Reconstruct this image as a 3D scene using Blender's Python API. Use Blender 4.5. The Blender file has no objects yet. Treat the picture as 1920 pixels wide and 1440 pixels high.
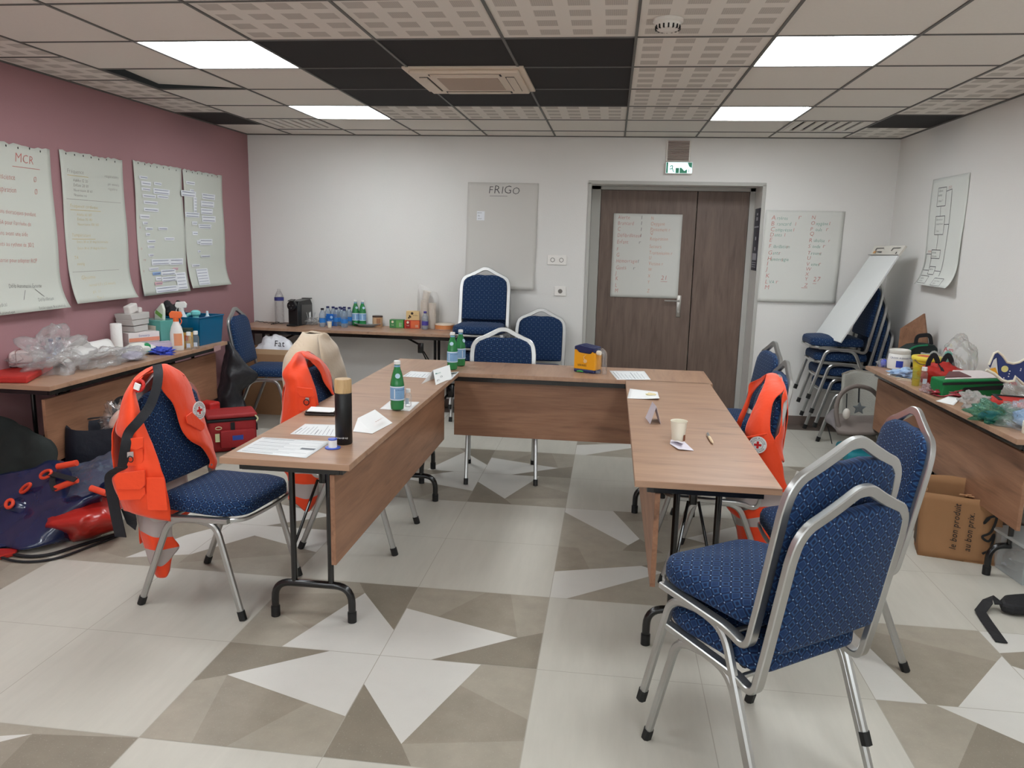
EMIT=12.0; EXPO=0.82; FILL_EMIT=2.6
import bpy, bmesh, math, random
from mathutils import Vector, Matrix, Euler, noise
R=math.radians; PI=math.pi
SC=bpy.context.scene; COL=SC.collection
V=Vector
# ---------------------------------------------------------------- camera
HC=1.5633; YAW,PITCH,ROLL=.1224,-.1825,-.0231; FPX=1457.6
RM=(Matrix.Rotation(YAW,3,'Z')@Matrix.Rotation(PITCH,3,'X')@Matrix.Rotation(ROLL,3,'Y'))
def at(u,v,x=None,y=None,z=None):
    d=RM@V(((u-960)/FPX,1,(720-v)/FPX)); o=V((0,0,HC))
    t = x/d.x if x is not None else (y/d.y if y is not None else (z-HC)/d.z)
    return o+d*t
cam=bpy.data.cameras.new('camera'); co=bpy.data.objects.new('camera',cam); COL.objects.link(co)
cam.sensor_width=36; cam.lens=FPX*36/1920; cam.clip_start=.05
r_,f_,u_=RM.col[0],RM.col[1],RM.col[2]
mw=Matrix(((r_.x,u_.x,-f_.x,0),(r_.y,u_.y,-f_.y,0),(r_.z,u_.z,-f_.z,HC),(0,0,0,1)))
co.matrix_world=mw; SC.camera=co
# ---------------------------------------------------------------- materials
MC={}
def lin(c): 
    return tuple(((x/255)/12.92 if x/255<=.04045 else ((x/255+.055)/1.055)**2.4) for x in c)+(1,)
def mat(name,rgb,rough=.5,metal=0,noise_amt=0,nscale=20,bump=0,bscale=60,trans=0,alpha=1,emit=0,sheen=0,coat=0,spec=.5,ior=1.45):
    if name in MC: return MC[name]
    m=bpy.data.materials.new(name); m.use_nodes=True; nt=m.node_tree; b=nt.nodes['Principled BSDF']
    c=lin(rgb); b.inputs['Base Color'].default_value=c
    b.inputs['Roughness'].default_value=rough; b.inputs['Metallic'].default_value=metal
    b.inputs['Transmission Weight'].default_value=trans; b.inputs['Alpha'].default_value=alpha
    b.inputs['Specular IOR Level'].default_value=spec; b.inputs['IOR'].default_value=ior
    b.inputs['Sheen Weight'].default_value=sheen; b.inputs['Coat Weight'].default_value=coat
    if emit: b.inputs['Emission Color'].default_value=c; b.inputs['Emission Strength'].default_value=emit
    if noise_amt or bump:
        tc=nt.nodes.new('ShaderNodeTexCoord')
    if noise_amt:
        n=nt.nodes.new('ShaderNodeTexNoise'); n.inputs['Scale'].default_value=nscale; n.inputs['Detail'].default_value=6
        nt.links.new(tc.outputs['Object'],n.inputs['Vector'])
        mx=nt.nodes.new('ShaderNodeMix'); mx.data_type='RGBA'; mx.inputs[6].default_value=tuple(x*(1-noise_amt) for x in c[:3])+(1,); mx.inputs[7].default_value=tuple(min(1,x*(1+noise_amt)) for x in c[:3])+(1,)
        nt.links.new(n.outputs['Fac'],mx.inputs[0]); nt.links.new(mx.outputs[2],b.inputs['Base Color'])
    if bump:
        n2=nt.nodes.new('ShaderNodeTexNoise'); n2.inputs['Scale'].default_value=bscale; n2.inputs['Detail'].default_value=4
        nt.links.new(tc.outputs['Object'],n2.inputs['Vector'])
        bp=nt.nodes.new('ShaderNodeBump'); bp.inputs['Strength'].default_value=bump; bp.inputs['Distance'].default_value=.01
        nt.links.new(n2.outputs['Fac'],bp.inputs['Height']); nt.links.new(bp.outputs['Normal'],b.inputs['Normal'])
    MC[name]=m; return m
def nodes(m): return m.node_tree.nodes,m.node_tree.links,m.node_tree.nodes['Principled BSDF']
def mth(N,L,op,a,b=None,c=None):
    n=N.new('ShaderNodeMath'); n.operation=op
    for i,x in enumerate((a,b,c)):
        if x is None: continue
        if isinstance(x,(int,float)): n.inputs[i].default_value=x
        else: L.new(x,n.inputs[i])
    return n.outputs[0]
def mixc(N,L,f,a,b):
    n=N.new('ShaderNodeMix'); n.data_type='RGBA'
    if isinstance(f,(int,float)): n.inputs[0].default_value=f
    else: L.new(f,n.inputs[0])
    for i,x in ((6,a),(7,b)):
        if isinstance(x,tuple): n.inputs[i].default_value=x
        else: L.new(x,n.inputs[i])
    return n.outputs[2]
def wood(name,c1,c2,axis=0,rough=.38,scale=1.0,dark=None):
    m=mat(name,c1,rough); N,L,b=nodes(m)
    tc=N.new('ShaderNodeTexCoord'); mp=N.new('ShaderNodeMapping'); s=[9*scale]*3; s[axis]=1.1*scale; mp.inputs['Scale'].default_value=s
    L.new(tc.outputs['Object'],mp.inputs['Vector'])
    n=N.new('ShaderNodeTexNoise'); n.inputs['Scale'].default_value=1.6; n.inputs['Detail'].default_value=8; n.inputs['Roughness'].default_value=.62; n.inputs['Distortion'].default_value=.6
    L.new(mp.outputs[0],n.inputs['Vector'])
    mp2=N.new('ShaderNodeMapping'); s=[110*scale]*3; s[axis]=5*scale; mp2.inputs['Scale'].default_value=s; L.new(tc.outputs['Object'],mp2.inputs['Vector'])
    n2=N.new('ShaderNodeTexNoise'); n2.inputs['Scale'].default_value=1; n2.inputs['Detail'].default_value=3; L.new(mp2.outputs[0],n2.inputs['Vector'])
    f=mth(N,L,'ADD',mth(N,L,'MULTIPLY',n.outputs['Fac'],.8),mth(N,L,'MULTIPLY',n2.outputs['Fac'],.25))
    rp=N.new('ShaderNodeMapRange'); rp.inputs[1].default_value=.35; rp.inputs[2].default_value=.72; L.new(f,rp.inputs[0])
    col=mixc(N,L,rp.outputs[0],lin(c2),lin(c1))
    n3=N.new('ShaderNodeTexNoise'); n3.inputs['Scale'].default_value=2.2; n3.inputs['Detail'].default_value=2; L.new(mp.outputs[0],n3.inputs['Vector'])
    r3=N.new('ShaderNodeMapRange'); r3.inputs[1].default_value=.62; r3.inputs[2].default_value=.8; L.new(n3.outputs['Fac'],r3.inputs[0])
    dk=dark or tuple(x*.6 for x in c2)
    col=mixc(N,L,mth(N,L,'MULTIPLY',r3.outputs[0],.6),col,lin(dk))
    L.new(col,b.inputs['Base Color']); return m
def film(name,rgb,op=.25,rough=.12,bump=.6,bscale=25,gl=.5):
    """thin clear plastic: mostly see-through with glossy wrinkles"""
    if name in MC: return MC[name]
    m=bpy.data.materials.new(name); m.use_nodes=True; nt=m.node_tree; N,L=nt.nodes,nt.links
    for n in list(N): N.remove(n)
    out=N.new('ShaderNodeOutputMaterial'); t=N.new('ShaderNodeBsdfTransparent'); kk=.04 if min(rgb)>180 else .45; t.inputs[0].default_value=tuple(1-(1-x)*kk for x in lin(rgb)[:3])+(1,)
    d=N.new('ShaderNodeBsdfDiffuse'); d.inputs[0].default_value=lin(rgb); tl=N.new('ShaderNodeBsdfTranslucent'); tl.inputs[0].default_value=lin(rgb)
    g=N.new('ShaderNodeBsdfGlossy'); g.inputs['Roughness'].default_value=rough
    tc=N.new('ShaderNodeTexCoord'); nz=N.new('ShaderNodeTexNoise'); nz.inputs['Scale'].default_value=bscale; nz.inputs['Detail'].default_value=3; nz.inputs['Distortion'].default_value=1.5
    L.new(tc.outputs['Object'],nz.inputs['Vector']); bp=N.new('ShaderNodeBump'); bp.inputs['Strength'].default_value=bump; bp.inputs['Distance'].default_value=.02
    L.new(nz.outputs['Fac'],bp.inputs['Height'])
    for s in (g,d,tl): L.new(bp.outputs[0],s.inputs['Normal'])
    m1=N.new('ShaderNodeMixShader'); m1.inputs[0].default_value=.5; L.new(d.outputs[0],m1.inputs[1]); L.new(tl.outputs[0],m1.inputs[2])
    m2=N.new('ShaderNodeMixShader'); m2.inputs[0].default_value=op; L.new(t.outputs[0],m2.inputs[1]); L.new(m1.outputs[0],m2.inputs[2])
    fr=N.new('ShaderNodeFresnel'); fr.inputs[0].default_value=1.5; L.new(bp.outputs[0],fr.inputs['Normal'])
    m3=N.new('ShaderNodeMixShader'); ff=mth(N,L,'ADD',mth(N,L,'MULTIPLY',fr.outputs[0],gl),.02); L.new(ff,m3.inputs[0]); L.new(m2.outputs[0],m3.inputs[1]); L.new(g.outputs[0],m3.inputs[2])
    L.new(m3.outputs[0],out.inputs[0]); MC[name]=m; return m
# ---------------------------------------------------------------- mesh builder
def frame(t,up):
    t=t.normalized(); s=t.cross(up)
    if s.length<1e-4: s=t.cross(V((1,0,0)))
    s.normalize(); return s, s.cross(t).normalized()
class B:
    def __init__(s): s.bm=bmesh.new(); s.uv=None
    def box(s,c,d,rot=None,bev=0,seg=2,mi=0):
        r=bmesh.ops.create_cube(s.bm,size=1); vs=r['verts']
        M=Matrix.Translation(c)@((rot.to_matrix() if isinstance(rot,Euler) else rot or Matrix.Identity(3)).to_4x4())@Matrix.Diagonal((*d,1))
        bmesh.ops.transform(s.bm,matrix=M,verts=vs)
        fs={f for v in vs for f in v.link_faces}
        if bev:
            es=list({e for v in vs for e in v.link_edges})
            g=bmesh.ops.bevel(s.bm,geom=es,offset=min(bev,min(d)*.45),segments=seg,profile=.5,affect='EDGES')
            fs={f for f in g['faces']}|{f for v in g['verts'] for f in v.link_faces}
        for f in fs:
            if f.is_valid: f.material_index=mi
        return s
    def poly(s,pts,mi=0):
        f=s.bm.faces.new([s.bm.verts.new(p) for p in pts]); f.material_index=mi; return f
    def prism(s,pts,ext,mi=0):
        """closed outline pts extruded by vector ext"""
        ext=V(ext); a=[s.bm.verts.new(p) for p in pts]; b=[s.bm.verts.new(V(p)+ext) for p in pts]
        n=len(a); fs=[s.bm.faces.new(a[::-1]),s.bm.faces.new(b)]
        for i in range(n): fs.append(s.bm.faces.new((a[i],a[(i+1)%n],b[(i+1)%n],b[i])))
        for f in fs: f.material_index=mi
        return s
    def sweep(s,path,prof,up=(0,0,1),closed=False,cap=True,mi=0,scales=None):
        """prof: list of (side,up) offsets; path: points"""
        P=[V(p) for p in path]; n=len(P); rings=[]; up=V(up)
        for i,p in enumerate(P):
            a=P[i-1] if (i>0 or closed) else P[i]; b=P[(i+1)%n] if (i<n-1 or closed) else P[i]
            t=((b-p).normalized() if (b-p).length>0 else V())+((p-a).normalized() if (p-a).length>0 else V())
            if t.length<1e-6: t=b-a
            S,U=frame(t,up); k=scales[i] if scales else 1
            rings.append([s.bm.verts.new(p+S*x*k+U*y*k) for x,y in prof])
        m=len(prof)
        for i in range(n if closed else n-1):
            A,C=rings[i],rings[(i+1)%n]
            for j in range(m):
                f=s.bm.faces.new((A[j],A[(j+1)%m],C[(j+1)%m],C[j])); f.material_index=mi
        if cap and not closed:
            s.bm.faces.new(rings[0][::-1]).material_index=mi; s.bm.faces.new(rings[-1]).material_index=mi
        return s
    def tube(s,path,r,seg=10,up=(0,0,1),closed=False,mi=0,scales=None):
        return s.sweep(path,[(r*math.cos(2*PI*i/seg),r*math.sin(2*PI*i/seg)) for i in range(seg)],up,closed,True,mi,scales)
    def rect(s,path,w,h,up=(0,0,1),closed=False,mi=0,c=.25):
        a,b=w/2,h/2; k=min(a,b)*c*2
        pr=[(a,-b+k),(a,b-k),(a-k,b),(-a+k,b),(-a,b-k),(-a,-b+k),(-a+k,-b),(a-k,-b)]
        return s.sweep(path,pr,up,closed,True,mi)
    def lathe(s,prof,seg=24,c=(0,0,0),axis='z',mi=0,cap=True,rot=None):
        """prof: (r,h)"""
        c=V(c); M=rot or {'z':Matrix.Identity(3),'x':Matrix.Rotation(PI/2,3,'Y'),'y':Matrix.Rotation(-PI/2,3,'X')}[axis]
        rings=[]
        for r,h in prof: rings.append([s.bm.verts.new(c+M@V((r*math.cos(2*PI*i/seg),r*math.sin(2*PI*i/seg),h))) for i in range(seg)])
        for A,C in zip(rings,rings[1:]):
            for j in range(seg): s.bm.faces.new((A[j],A[(j+1)%seg],C[(j+1)%seg],C[j])).material_index=mi
        if cap: 
            s.bm.faces.new(rings[0][::-1]).material_index=mi; s.bm.faces.new(rings[-1]).material_index=mi
        return s
    def grid(s,rows,mi=0,uvs=None,close=False):
        """rows: list of lists of points"""
        vs=[[s.bm.verts.new(p) for p in r] for r in rows]
        for i in range(len(vs)-1):
            m=len(vs[i])
            for j in range(m if close else m-1):
                f=s.bm.faces.new((vs[i][j],vs[i][(j+1)%m],vs[i+1][(j+1)%m],vs[i+1][j])); f.material_index=mi(i,j) if callable(mi) else mi
        return s
    def blob(s,c,d,amp=.1,fr=3,seed=0,sub=3,flat=True,ridge=0,rot=None):
        r=bmesh.ops.create_icosphere(s.bm,subdivisions=sub,radius=.5); off=V((seed*7.3,seed*3.1,seed*1.7))
        for v in r['verts']:
            n=v.co.normalized(); k=noise.noise(n*fr+off)*amp*2
            if ridge: k+=ridge*(.5-abs(noise.noise(n*fr*2.1+off*2)))*2-ridge*.5
            q=n*(.5+k*.5)
            p=V((q.x*d[0],q.y*d[1],q.z*d[2]))
            if rot: p=rot@p
            v.co=p
        if flat:
            for v in r['verts']: v.co.z=max(v.co.z,-d[2]*.42)
        for v in r['verts']: v.co+=V(c)
        return s
    def done(s,name,m,parent=None,smooth=False,bevel=0,sub=0,solid=0,loc=None,thr=40,weld=False):
        bm=s.bm
        if weld: bmesh.ops.remove_doubles(bm,verts=bm.verts,dist=1e-5)
        bmesh.ops.recalc_face_normals(bm,faces=bm.faces)
        if smooth:
            for f in bm.faces: f.smooth=True
            for e in bm.edges:
                if len(e.link_faces)==2 and e.calc_face_angle(0)>R(thr): e.smooth=False
        me=bpy.data.meshes.new(name); bm.to_mesh(me); bm.free()
        for x in (m if isinstance(m,(list,tuple)) else [m]): me.materials.append(x)
        o=bpy.data.objects.new(name,me); COL.objects.link(o)
        if parent: o.parent=parent
        if loc: o.location=loc
        if bevel:
            b=o.modifiers.new('bevel','BEVEL'); b.width=bevel; b.segments=2; b.limit_method='ANGLE'
        if solid:
            q=o.modifiers.new('solid','SOLIDIFY'); q.thickness=solid; q.offset=0
        if sub:
            q=o.modifiers.new('sub','SUBSURF'); q.levels=sub; q.render_levels=sub
        return o
def tag(o,label,cat,group=None,kind=None):
    o['label']=label; o['category']=cat
    if group: o['group']=group
    if kind: o['kind']=kind
    return o
def thing(name,label,cat,loc=(0,0,0),rz=0,group=None,rot=None):
    o=bpy.data.objects.new(name,None); COL.objects.link(o); o.empty_display_size=.05
    o.location=loc; o.rotation_euler=rot or (0,0,R(rz)); return tag(o,label,cat,group)
def struct(o): o['kind']='structure'; return o
def copy_tree(o,loc=None,rz=None,label=None,group=None,parent=None,rot=None):
    c=o.copy(); COL.objects.link(c); c.parent=parent
    if loc is not None: c.location=loc
    if rz is not None: c.rotation_euler=(0,0,R(rz))
    if rot is not None: c.rotation_euler=rot
    if label: c['label']=label
    if group: c['group']=group
    for ch in list(o.children): copy_tree(ch,parent=c)
    return c
def fillet(pts,rad,seg=5):
    """round the corners of an open polyline"""
    P=[V(p) for p in pts]; out=[P[0]]
    for i in range(1,len(P)-1):
        r=rad[i-1] if isinstance(rad,(list,tuple)) else rad
        a,b,c=P[i-1],P[i],P[i+1]; d1=(a-b).normalized(); d2=(c-b).normalized()
        r=min(r,(a-b).length*.49,(c-b).length*.49)
        p1=b+d1*r; p2=b+d2*r
        for k in range(seg+1):
            t=k/seg; out.append(p1*(1-t)**2+b*2*t*(1-t)+p2*t*t)
    out.append(P[-1]); return out
def cr(P,n):
    """catmull-rom through points"""
    P=[V(p) for p in P]; Q=[P[0]*2-P[1]]+P+[P[-1]*2-P[-2]]; out=[]
    for i in range(1,len(Q)-2):
        a,b,c,d=Q[i-1:i+3]
        for k in range(n):
            t=k/n; out.append(.5*((2*b)+(c-a)*t+(2*a-5*b+4*c-d)*t*t+(3*b-a-3*c+d)*t**3))
    out.append(P[-1]); return out
def sheet(ctrl,nu=5,nv=5,amp=0,fr=8,seed=0):
    """bicubic sheet through a grid of control points; optional wrinkles"""
    rows=[cr(r,nu) for r in ctrl]; cols=[cr([r[j] for r in rows],nv) for j in range(len(rows[0]))]
    G=[[cols[j][i].copy() for j in range(len(cols))] for i in range(len(cols[0]))]
    if amp:
        o=V((seed*3.7,seed*1.3,seed))
        for i,r in enumerate(G):
            for j,p in enumerate(r):
                n=noise.noise_vector(p*fr+o)+noise.noise_vector(p*fr*2.3+o)*.4; r[j]=p+n*amp
    return G
# ---------------------------------------------------------------- lettering
GL={}
def glyph(ch,thin=True):
    k=(ch,thin)
    if k in GL: return GL[k]
    cu=bpy.data.curves.new('g','FONT'); cu.body=ch; cu.size=1; cu.resolution_u=2; cu.offset=-.012 if thin else .006
    o=bpy.data.objects.new('g',cu); COL.objects.link(o); bpy.context.view_layer.update()
    me=bpy.data.meshes.new_from_object(o.evaluated_get(bpy.context.evaluated_depsgraph_get()))
    vs=[v.co.copy() for v in me.vertices]; fs=[tuple(p.vertices) for p in me.polygons]
    bpy.data.objects.remove(o); bpy.data.curves.remove(cu); bpy.data.meshes.remove(me)
    w=(max(v.x for v in vs) if vs else .3); GL[k]=(vs,fs,w+.09 if vs else .3); return GL[k]
def write(b,s,o,right,up,size,shear=.0,wob=0,thin=True,mi=0,surf=None,sx=1.0):
    """letters of s as flat faces from origin o"""
    o=V(o); right=V(right).normalized(); up=V(up).normalized(); x=0; rn=random.Random(hash(s)%997 if False else len(s)*31+ord(s[0]))
    for ch in s:
        if ch==' ': x+=.32; continue
        vs,fs,w=glyph(ch,thin); dy=rn.uniform(-wob,wob); sc=1+rn.uniform(-wob,wob)*2
        nv=[]
        for q in vs:
            px=(x+q.x*sc+q.y*shear)*size*sx; py=(q.y*sc+dy)*size
            p=surf(px,py) if surf else o+right*px+up*py
            nv.append(b.bm.verts.new(p))
        for f in fs:
            try: b.bm.faces.new([nv[i] for i in f]).material_index=mi
            except Exception: pass
        x+=w*sc
    return x*size*sx
def line(b,p,q,w,n,mi=0):
    """thin flat stroke from p to q on a plane with normal n"""
    p,q,n=V(p),V(q),V(n); s=(q-p).cross(n).normalized()*w/2
    b.poly([p-s,q-s,q+s,p+s],mi)
# ---------------------------------------------------------------- setting
D=7.063; XL=-3.37; XR=2.336; H=2.4686; YF=-2.6; G0=-.5366
plaster=mat('wall_paint',(222,220,216),.75,bump=.12,bscale=140,noise_amt=.012,nscale=3)
pink=mat('pink_wall_paint',(158,118,122),.7,bump=.12,bscale=140,noise_amt=.02,nscale=3)
def wall(name,p,d,m):
    b=B(); b.box(p,d); return struct(b.done(name,m))
wall('wall_left',(XL-.05,(YF+D)/2,H/2+.15),(.1,D-YF+.2,H+.3),pink)
wall('wall_right',(XR+.05,(YF+D)/2,H/2+.15),(.1,D-YF+.2,H+.3),plaster)
wall('wall_front',((XL+XR)/2,YF-.05,H/2+.15),(XR-XL+.2,.1,H+.3),plaster)
# back wall with the door recess
DX0,DX1,DZ,DD=-.212,1.262,2.078,.38
b=B()
b.box(((XL-.1+DX0)/2,D+.25,H/2+.15),(DX0-XL+.1,.5,H+.3)); b.box(((XR+.1+DX1)/2,D+.25,H/2+.15),(XR+.1-DX1,.5,H+.3))
b.box(((DX0+DX1)/2,D+.25,(DZ+H+.3)/2),(DX1-DX0,.5,H+.3-DZ)); b.box(((DX0+DX1)/2,D+.47,DZ/2),(DX1-DX0,.04,DZ))
struct(b.done('wall_back',plaster))
doorwood=wood('door_wood',(122,103,92),(96,79,70),axis=2,rough=.5,scale=1.3,dark=(70,56,50))
framem=mat('door_frame_paint',(176,174,168),.5)
LY=D+DD
lx0,lxm,lx1=at(1113,700,y=LY).x,at(1293,600,y=LY).x,at(1402,453,y=LY).x
lx1=min(lx1,DX1-.05); lz=at(1200,357,y=LY).z
b=B()
for x0,x1,y0 in ((DX0,lx0,.0),(lx1,DX1,0)): b.box(((x0+x1)/2,LY+.01,DZ/2),(x1-x0-.002,.06,DZ-.002))
b.box(((DX0+DX1)/2,LY+.01,(lz+DZ)/2),(DX1-DX0-.002,.06,DZ-lz-.002))
for x in (DX0-.006,DX1+.006): b.box((x,D-.004,DZ/2),(.03,.012,DZ))
b.box(((DX0+DX1)/2,D-.004,DZ+.004),(DX1-DX0+.04,.012,.03))
struct(b.done('trim_1',framem,bevel=.003))
for i,(x0,x1) in enumerate(((lx0,lxm-.002),(lxm+.002,lx1))):
    b=B(); b.box(((x0+x1)/2,LY,(lz+.006)/2),(x1-x0-.004,.04,lz-.01)); o=struct(b.done('door_%d'%(i+1),doorwood,bevel=.002))
    if i==0:
        steel=mat('handle_steel',(176,172,166),.3,metal=1)
        p=at(1270,564,y=LY-.03); b=B(); b.box((p.x+.015,LY-.024,p.z-.05),(.04,.008,.2),bev=.003)
        b.tube([(p.x+.015,LY-.028,p.z),(p.x+.015,LY-.062,p.z)],.009); b.rect(fillet([(p.x+.02,LY-.06,p.z),(p.x-.12,LY-.06,p.z)],.01),.02,.012)
        b.lathe([(.011,0),(.011,.006)],12,(p.x+.015,LY-.03,p.z-.1),'y')
        h=b.done('door_handle',steel,o,smooth=True); h['label']='brushed steel lever handle'
# baseboard
tilebrown=mat('plinth_tile',(112,98,91),.45,noise_amt=.12,nscale=9)
def base(name,segs):
    b=B()
    for p,d in segs: b.box(p,d)
    struct(b.done(name,tilebrown,bevel=.002))
base('baseboard_back',[(((XL+DX0)/2-.008,D-.006,.04),(DX0-XL-.016,.012,.08)),(((XR+DX1)/2+.008,D-.006,.04),(XR-DX1-.016,.012,.08))])
base('baseboard_left',[((XL+.006,(YF+D)/2,.04),(.012,D-YF-.03,.08))])
base('baseboard_right',[((XR-.006,(YF+D)/2,.04),(.012,D-YF-.03,.08))])
# ---- floor : 60 cm tiles, star blocks and plain blocks in a chequer
GX,GY,T=-.8071,2.6412,.6
def stone(name,rgb,na=.06,streak=False,rough=.42):
    m=mat(name,rgb,rough); N,L,b=nodes(m); tc=N.new('ShaderNodeTexCoord'); mp=N.new('ShaderNodeMapping'); L.new(tc.outputs['Object'],mp.inputs[0])
    if streak: mp.inputs['Scale'].default_value=(7,1.0,1); mp.inputs['Rotation'].default_value=(0,0,R(6))
    n=N.new('ShaderNodeTexNoise'); n.inputs['Scale'].default_value=3 if streak else 9; n.inputs['Detail'].default_value=9; n.inputs['Roughness'].default_value=.65; L.new(mp.outputs[0],n.inputs[0])
    r=N.new('ShaderNodeMapRange'); r.inputs[1].default_value=.3; r.inputs[2].default_value=.7; L.new(n.outputs[0],r.inputs[0])
    c=lin(rgb); col=mixc(N,L,r.outputs[0],tuple(x*(1-na) for x in c[:3])+(1,),tuple(x*(1+na) for x in c[:3])+(1,))
    if not streak:
        n2=N.new('ShaderNodeTexNoise'); n2.inputs['Scale'].default_value=160; n2.inputs['Detail'].default_value=2; L.new(tc.outputs['Object'],n2.inputs[0])
        col=mixc(N,L,mth(N,L,'MULTIPLY',mth(N,L,'GREATER_THAN',n2.outputs[0],.66),.25),col,lin((190,182,172)))
    L.new(col,b.inputs['Base Color']); return m
fm=[stone('floor_cream',(188,184,173),.045,True),stone('floor_white',(202,199,192),.02),stone('floor_grey_light',(156,148,134),.10),stone('floor_grey_mid',(145,136,122),.11),stone('floor_grey_dark',(132,123,109),.10),mat('floor_grout',(168,162,151),.8),mat('floor_border',(98,86,79),.45,noise_amt=.1,nscale=9)]
A_=[(1,[(0,0),(.33,0),(.835,.366),(0,.65)]),(2,[(0,.65),(.25,.565),(.52,1),(0,1)]),(3,[(.25,.565),(.835,.366),(.71,1),(.52,1)]),(2,[(.835,.366),(1,.46),(1,1),(.71,1)]),(4,[(.33,0),(1,0),(1,.46),(.835,.366)])]
B_=[(1,[(0,0),(.125,0),(.87,.6),(.7,.705),(0,.47)]),(3,[(0,.47),(.28,.565),(.17,1),(0,1)]),(2,[(.28,.565),(.7,.705),(1,.9),(1,1),(.17,1)]),(4,[(.7,.705),(.87,.6),(1,.55),(1,.9)]),(2,[(.125,0),(1,0),(1,.55),(.87,.6)])]
def rotp(P,k):
    for _ in range(k%4): P=[(y,1-x) for x,y in P]
    return P
SPEC={(3,0):[(1,[(0,0),(.29,0),(.08,1),(0,1)]),(2,[(.25,.95*0+.19+.0),(.25,.19)]),(1,[(.46,0),(1,0),(1,.66)])],}
SPEC[(3,0)]=[(1,[(0,0),(.29,0),(.08,1),(0,1)]),(3,[(.29,0),(.46,0),(.93,.58),(.17,.9),(.1,.93)]),(2,[(.1,.93),(.17,.9),(.93,.58),(1,.66),(1,1),(.08,1)]),(1,[(.46,0),(1,0),(1,.66),(.93,.58)])]
SPEC[(3,-1)]=[(1,[(.337,1),(1,.4),(1,1)]),(2,[(0,1),(.337,1),(.5,.85),(.18,.36),(0,.39)]),(4,[(.5,.85),(1,.4),(1,0),(.18,.36)]),(3,[(0,.39),(.18,.36),(1,0),(0,0)])]
SPEC[(4,0)]=[(3,[(0,.54),(.3,.35),(1,.6),(.3,.78),(0,.70)]),(1,[(0,0),(1,0),(1,.6),(.3,.35),(0,.54)]),(1,[(0,.7),(.3,.78),(1,.6),(1,1),(0,1)])]
SPEC[(-2,1)]=[(2,[(0,0),(1,0),(1,.5),(.5,.3),(0,.1)]),(3,[(0,.1),(.5,.3),(1,.5),(.334,.758),(0,.265)]),(1,[(0,.265),(.334,.758),(1,.5),(1,1),(0,1)])]
SPEC[(-3,1)]=[(2,[(0,0),(1,0),(1,.27),(.53,.12),(.25,.2),(0,.5)]),(1,[(.53,.12),(1,.27),(1,1),(.75,.66)]),(3,[(0,.5),(.25,.2),(.53,.12),(.75,.66),(1,1),(0,1)])]
SPEC[(-2,-2)]=[(1,[(.44,.94),(0,.82),(0,.62)]),(2,[(0,.82),(.44,.94),(1,1),(0,1)]),(4,[(.44,.94),(1,1),(1,0),(.55,0)]),(3,[(0,.62),(.44,.94),(.55,0),(0,0)])]
b=B(); g=.0016
def cell(a,c,polys):
    for mi,P in polys:
        q=[]
        for x,y in P:
            X=min(max(x*T,g),T-g)+GX+a*T; Y=min(max(y*T,g),T-g)+GY+c*T; q.append((X,Y,0))
        if len(q)>2: b.poly(q,mi)
i0,i1=math.floor((XL-GX)/T)-1,math.ceil((XR-GX)/T)+1; j0,j1=math.floor((YF-GY)/T)-1,7
for a in range(i0,i1):
    for c in range(j0,j1):
        I,J=(a+1)//2,(c+1)//2
        if (I+J)%2: cell(a,c,[(0,[(0,0),(1,0),(1,1),(0,1)])]); continue
        if (a,c) in SPEC: cell(a,c,SPEC[(a,c)]); continue
        lx,ly=(a+1)%2,(c+1)%2
        if (I,J) in ((1,1),(1,3),(-1,3)): # corner type: BL k=0, TL k=1
            k={(0,0):0,(0,1):1,(1,1):2,(1,0):3}[(lx,ly)]; cell(a,c,[(m,rotp(P,k)) for m,P in B_])
        else:
            k={(1,1):0,(1,0):1,(0,0):2,(0,1):3}[(lx,ly)]; cell(a,c,[(m,rotp(P,k)) for m,P in A_])
yb=GY+7*T
for a in range(i0,i1):
    for s in (0,.5): b.poly([(GX+(a+s)*T+g,yb+g,0),(GX+(a+s+.5)*T-g,yb+g,0),(GX+(a+s+.5)*T-g,yb+.7,0),(GX+(a+s)*T+g,yb+.7,0)],6)
b.poly([(XL-.5,YF-.5,-.0006),(XR+.5,YF-.5,-.0006),(XR+.5,D+.5,-.0006),(XL-.5,D+.5,-.0006)],5)
b.box(((XL+XR)/2,(YF+D)/2,-.06),(XR-XL+.6,D-YF+1.2,.1),mi=5)
# clip the tiles to the room
for co_,no in (((XL-.02,0,0),(-1,0,0)),((XR+.02,0,0),(1,0,0)),((0,YF-.02,0),(0,-1,0))):
    bmesh.ops.bisect_plane(b.bm,geom=b.bm.verts[:]+b.bm.edges[:]+b.bm.faces[:],plane_co=co_,plane_no=no,clear_outer=True)
for f in b.bm.faces: f.normal_update()
o=b.done('floor',fm)
for p in o.data.polygons:
    if p.normal.z<-.5 and p.center.z>-.01: p.flip()
struct(o)
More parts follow.
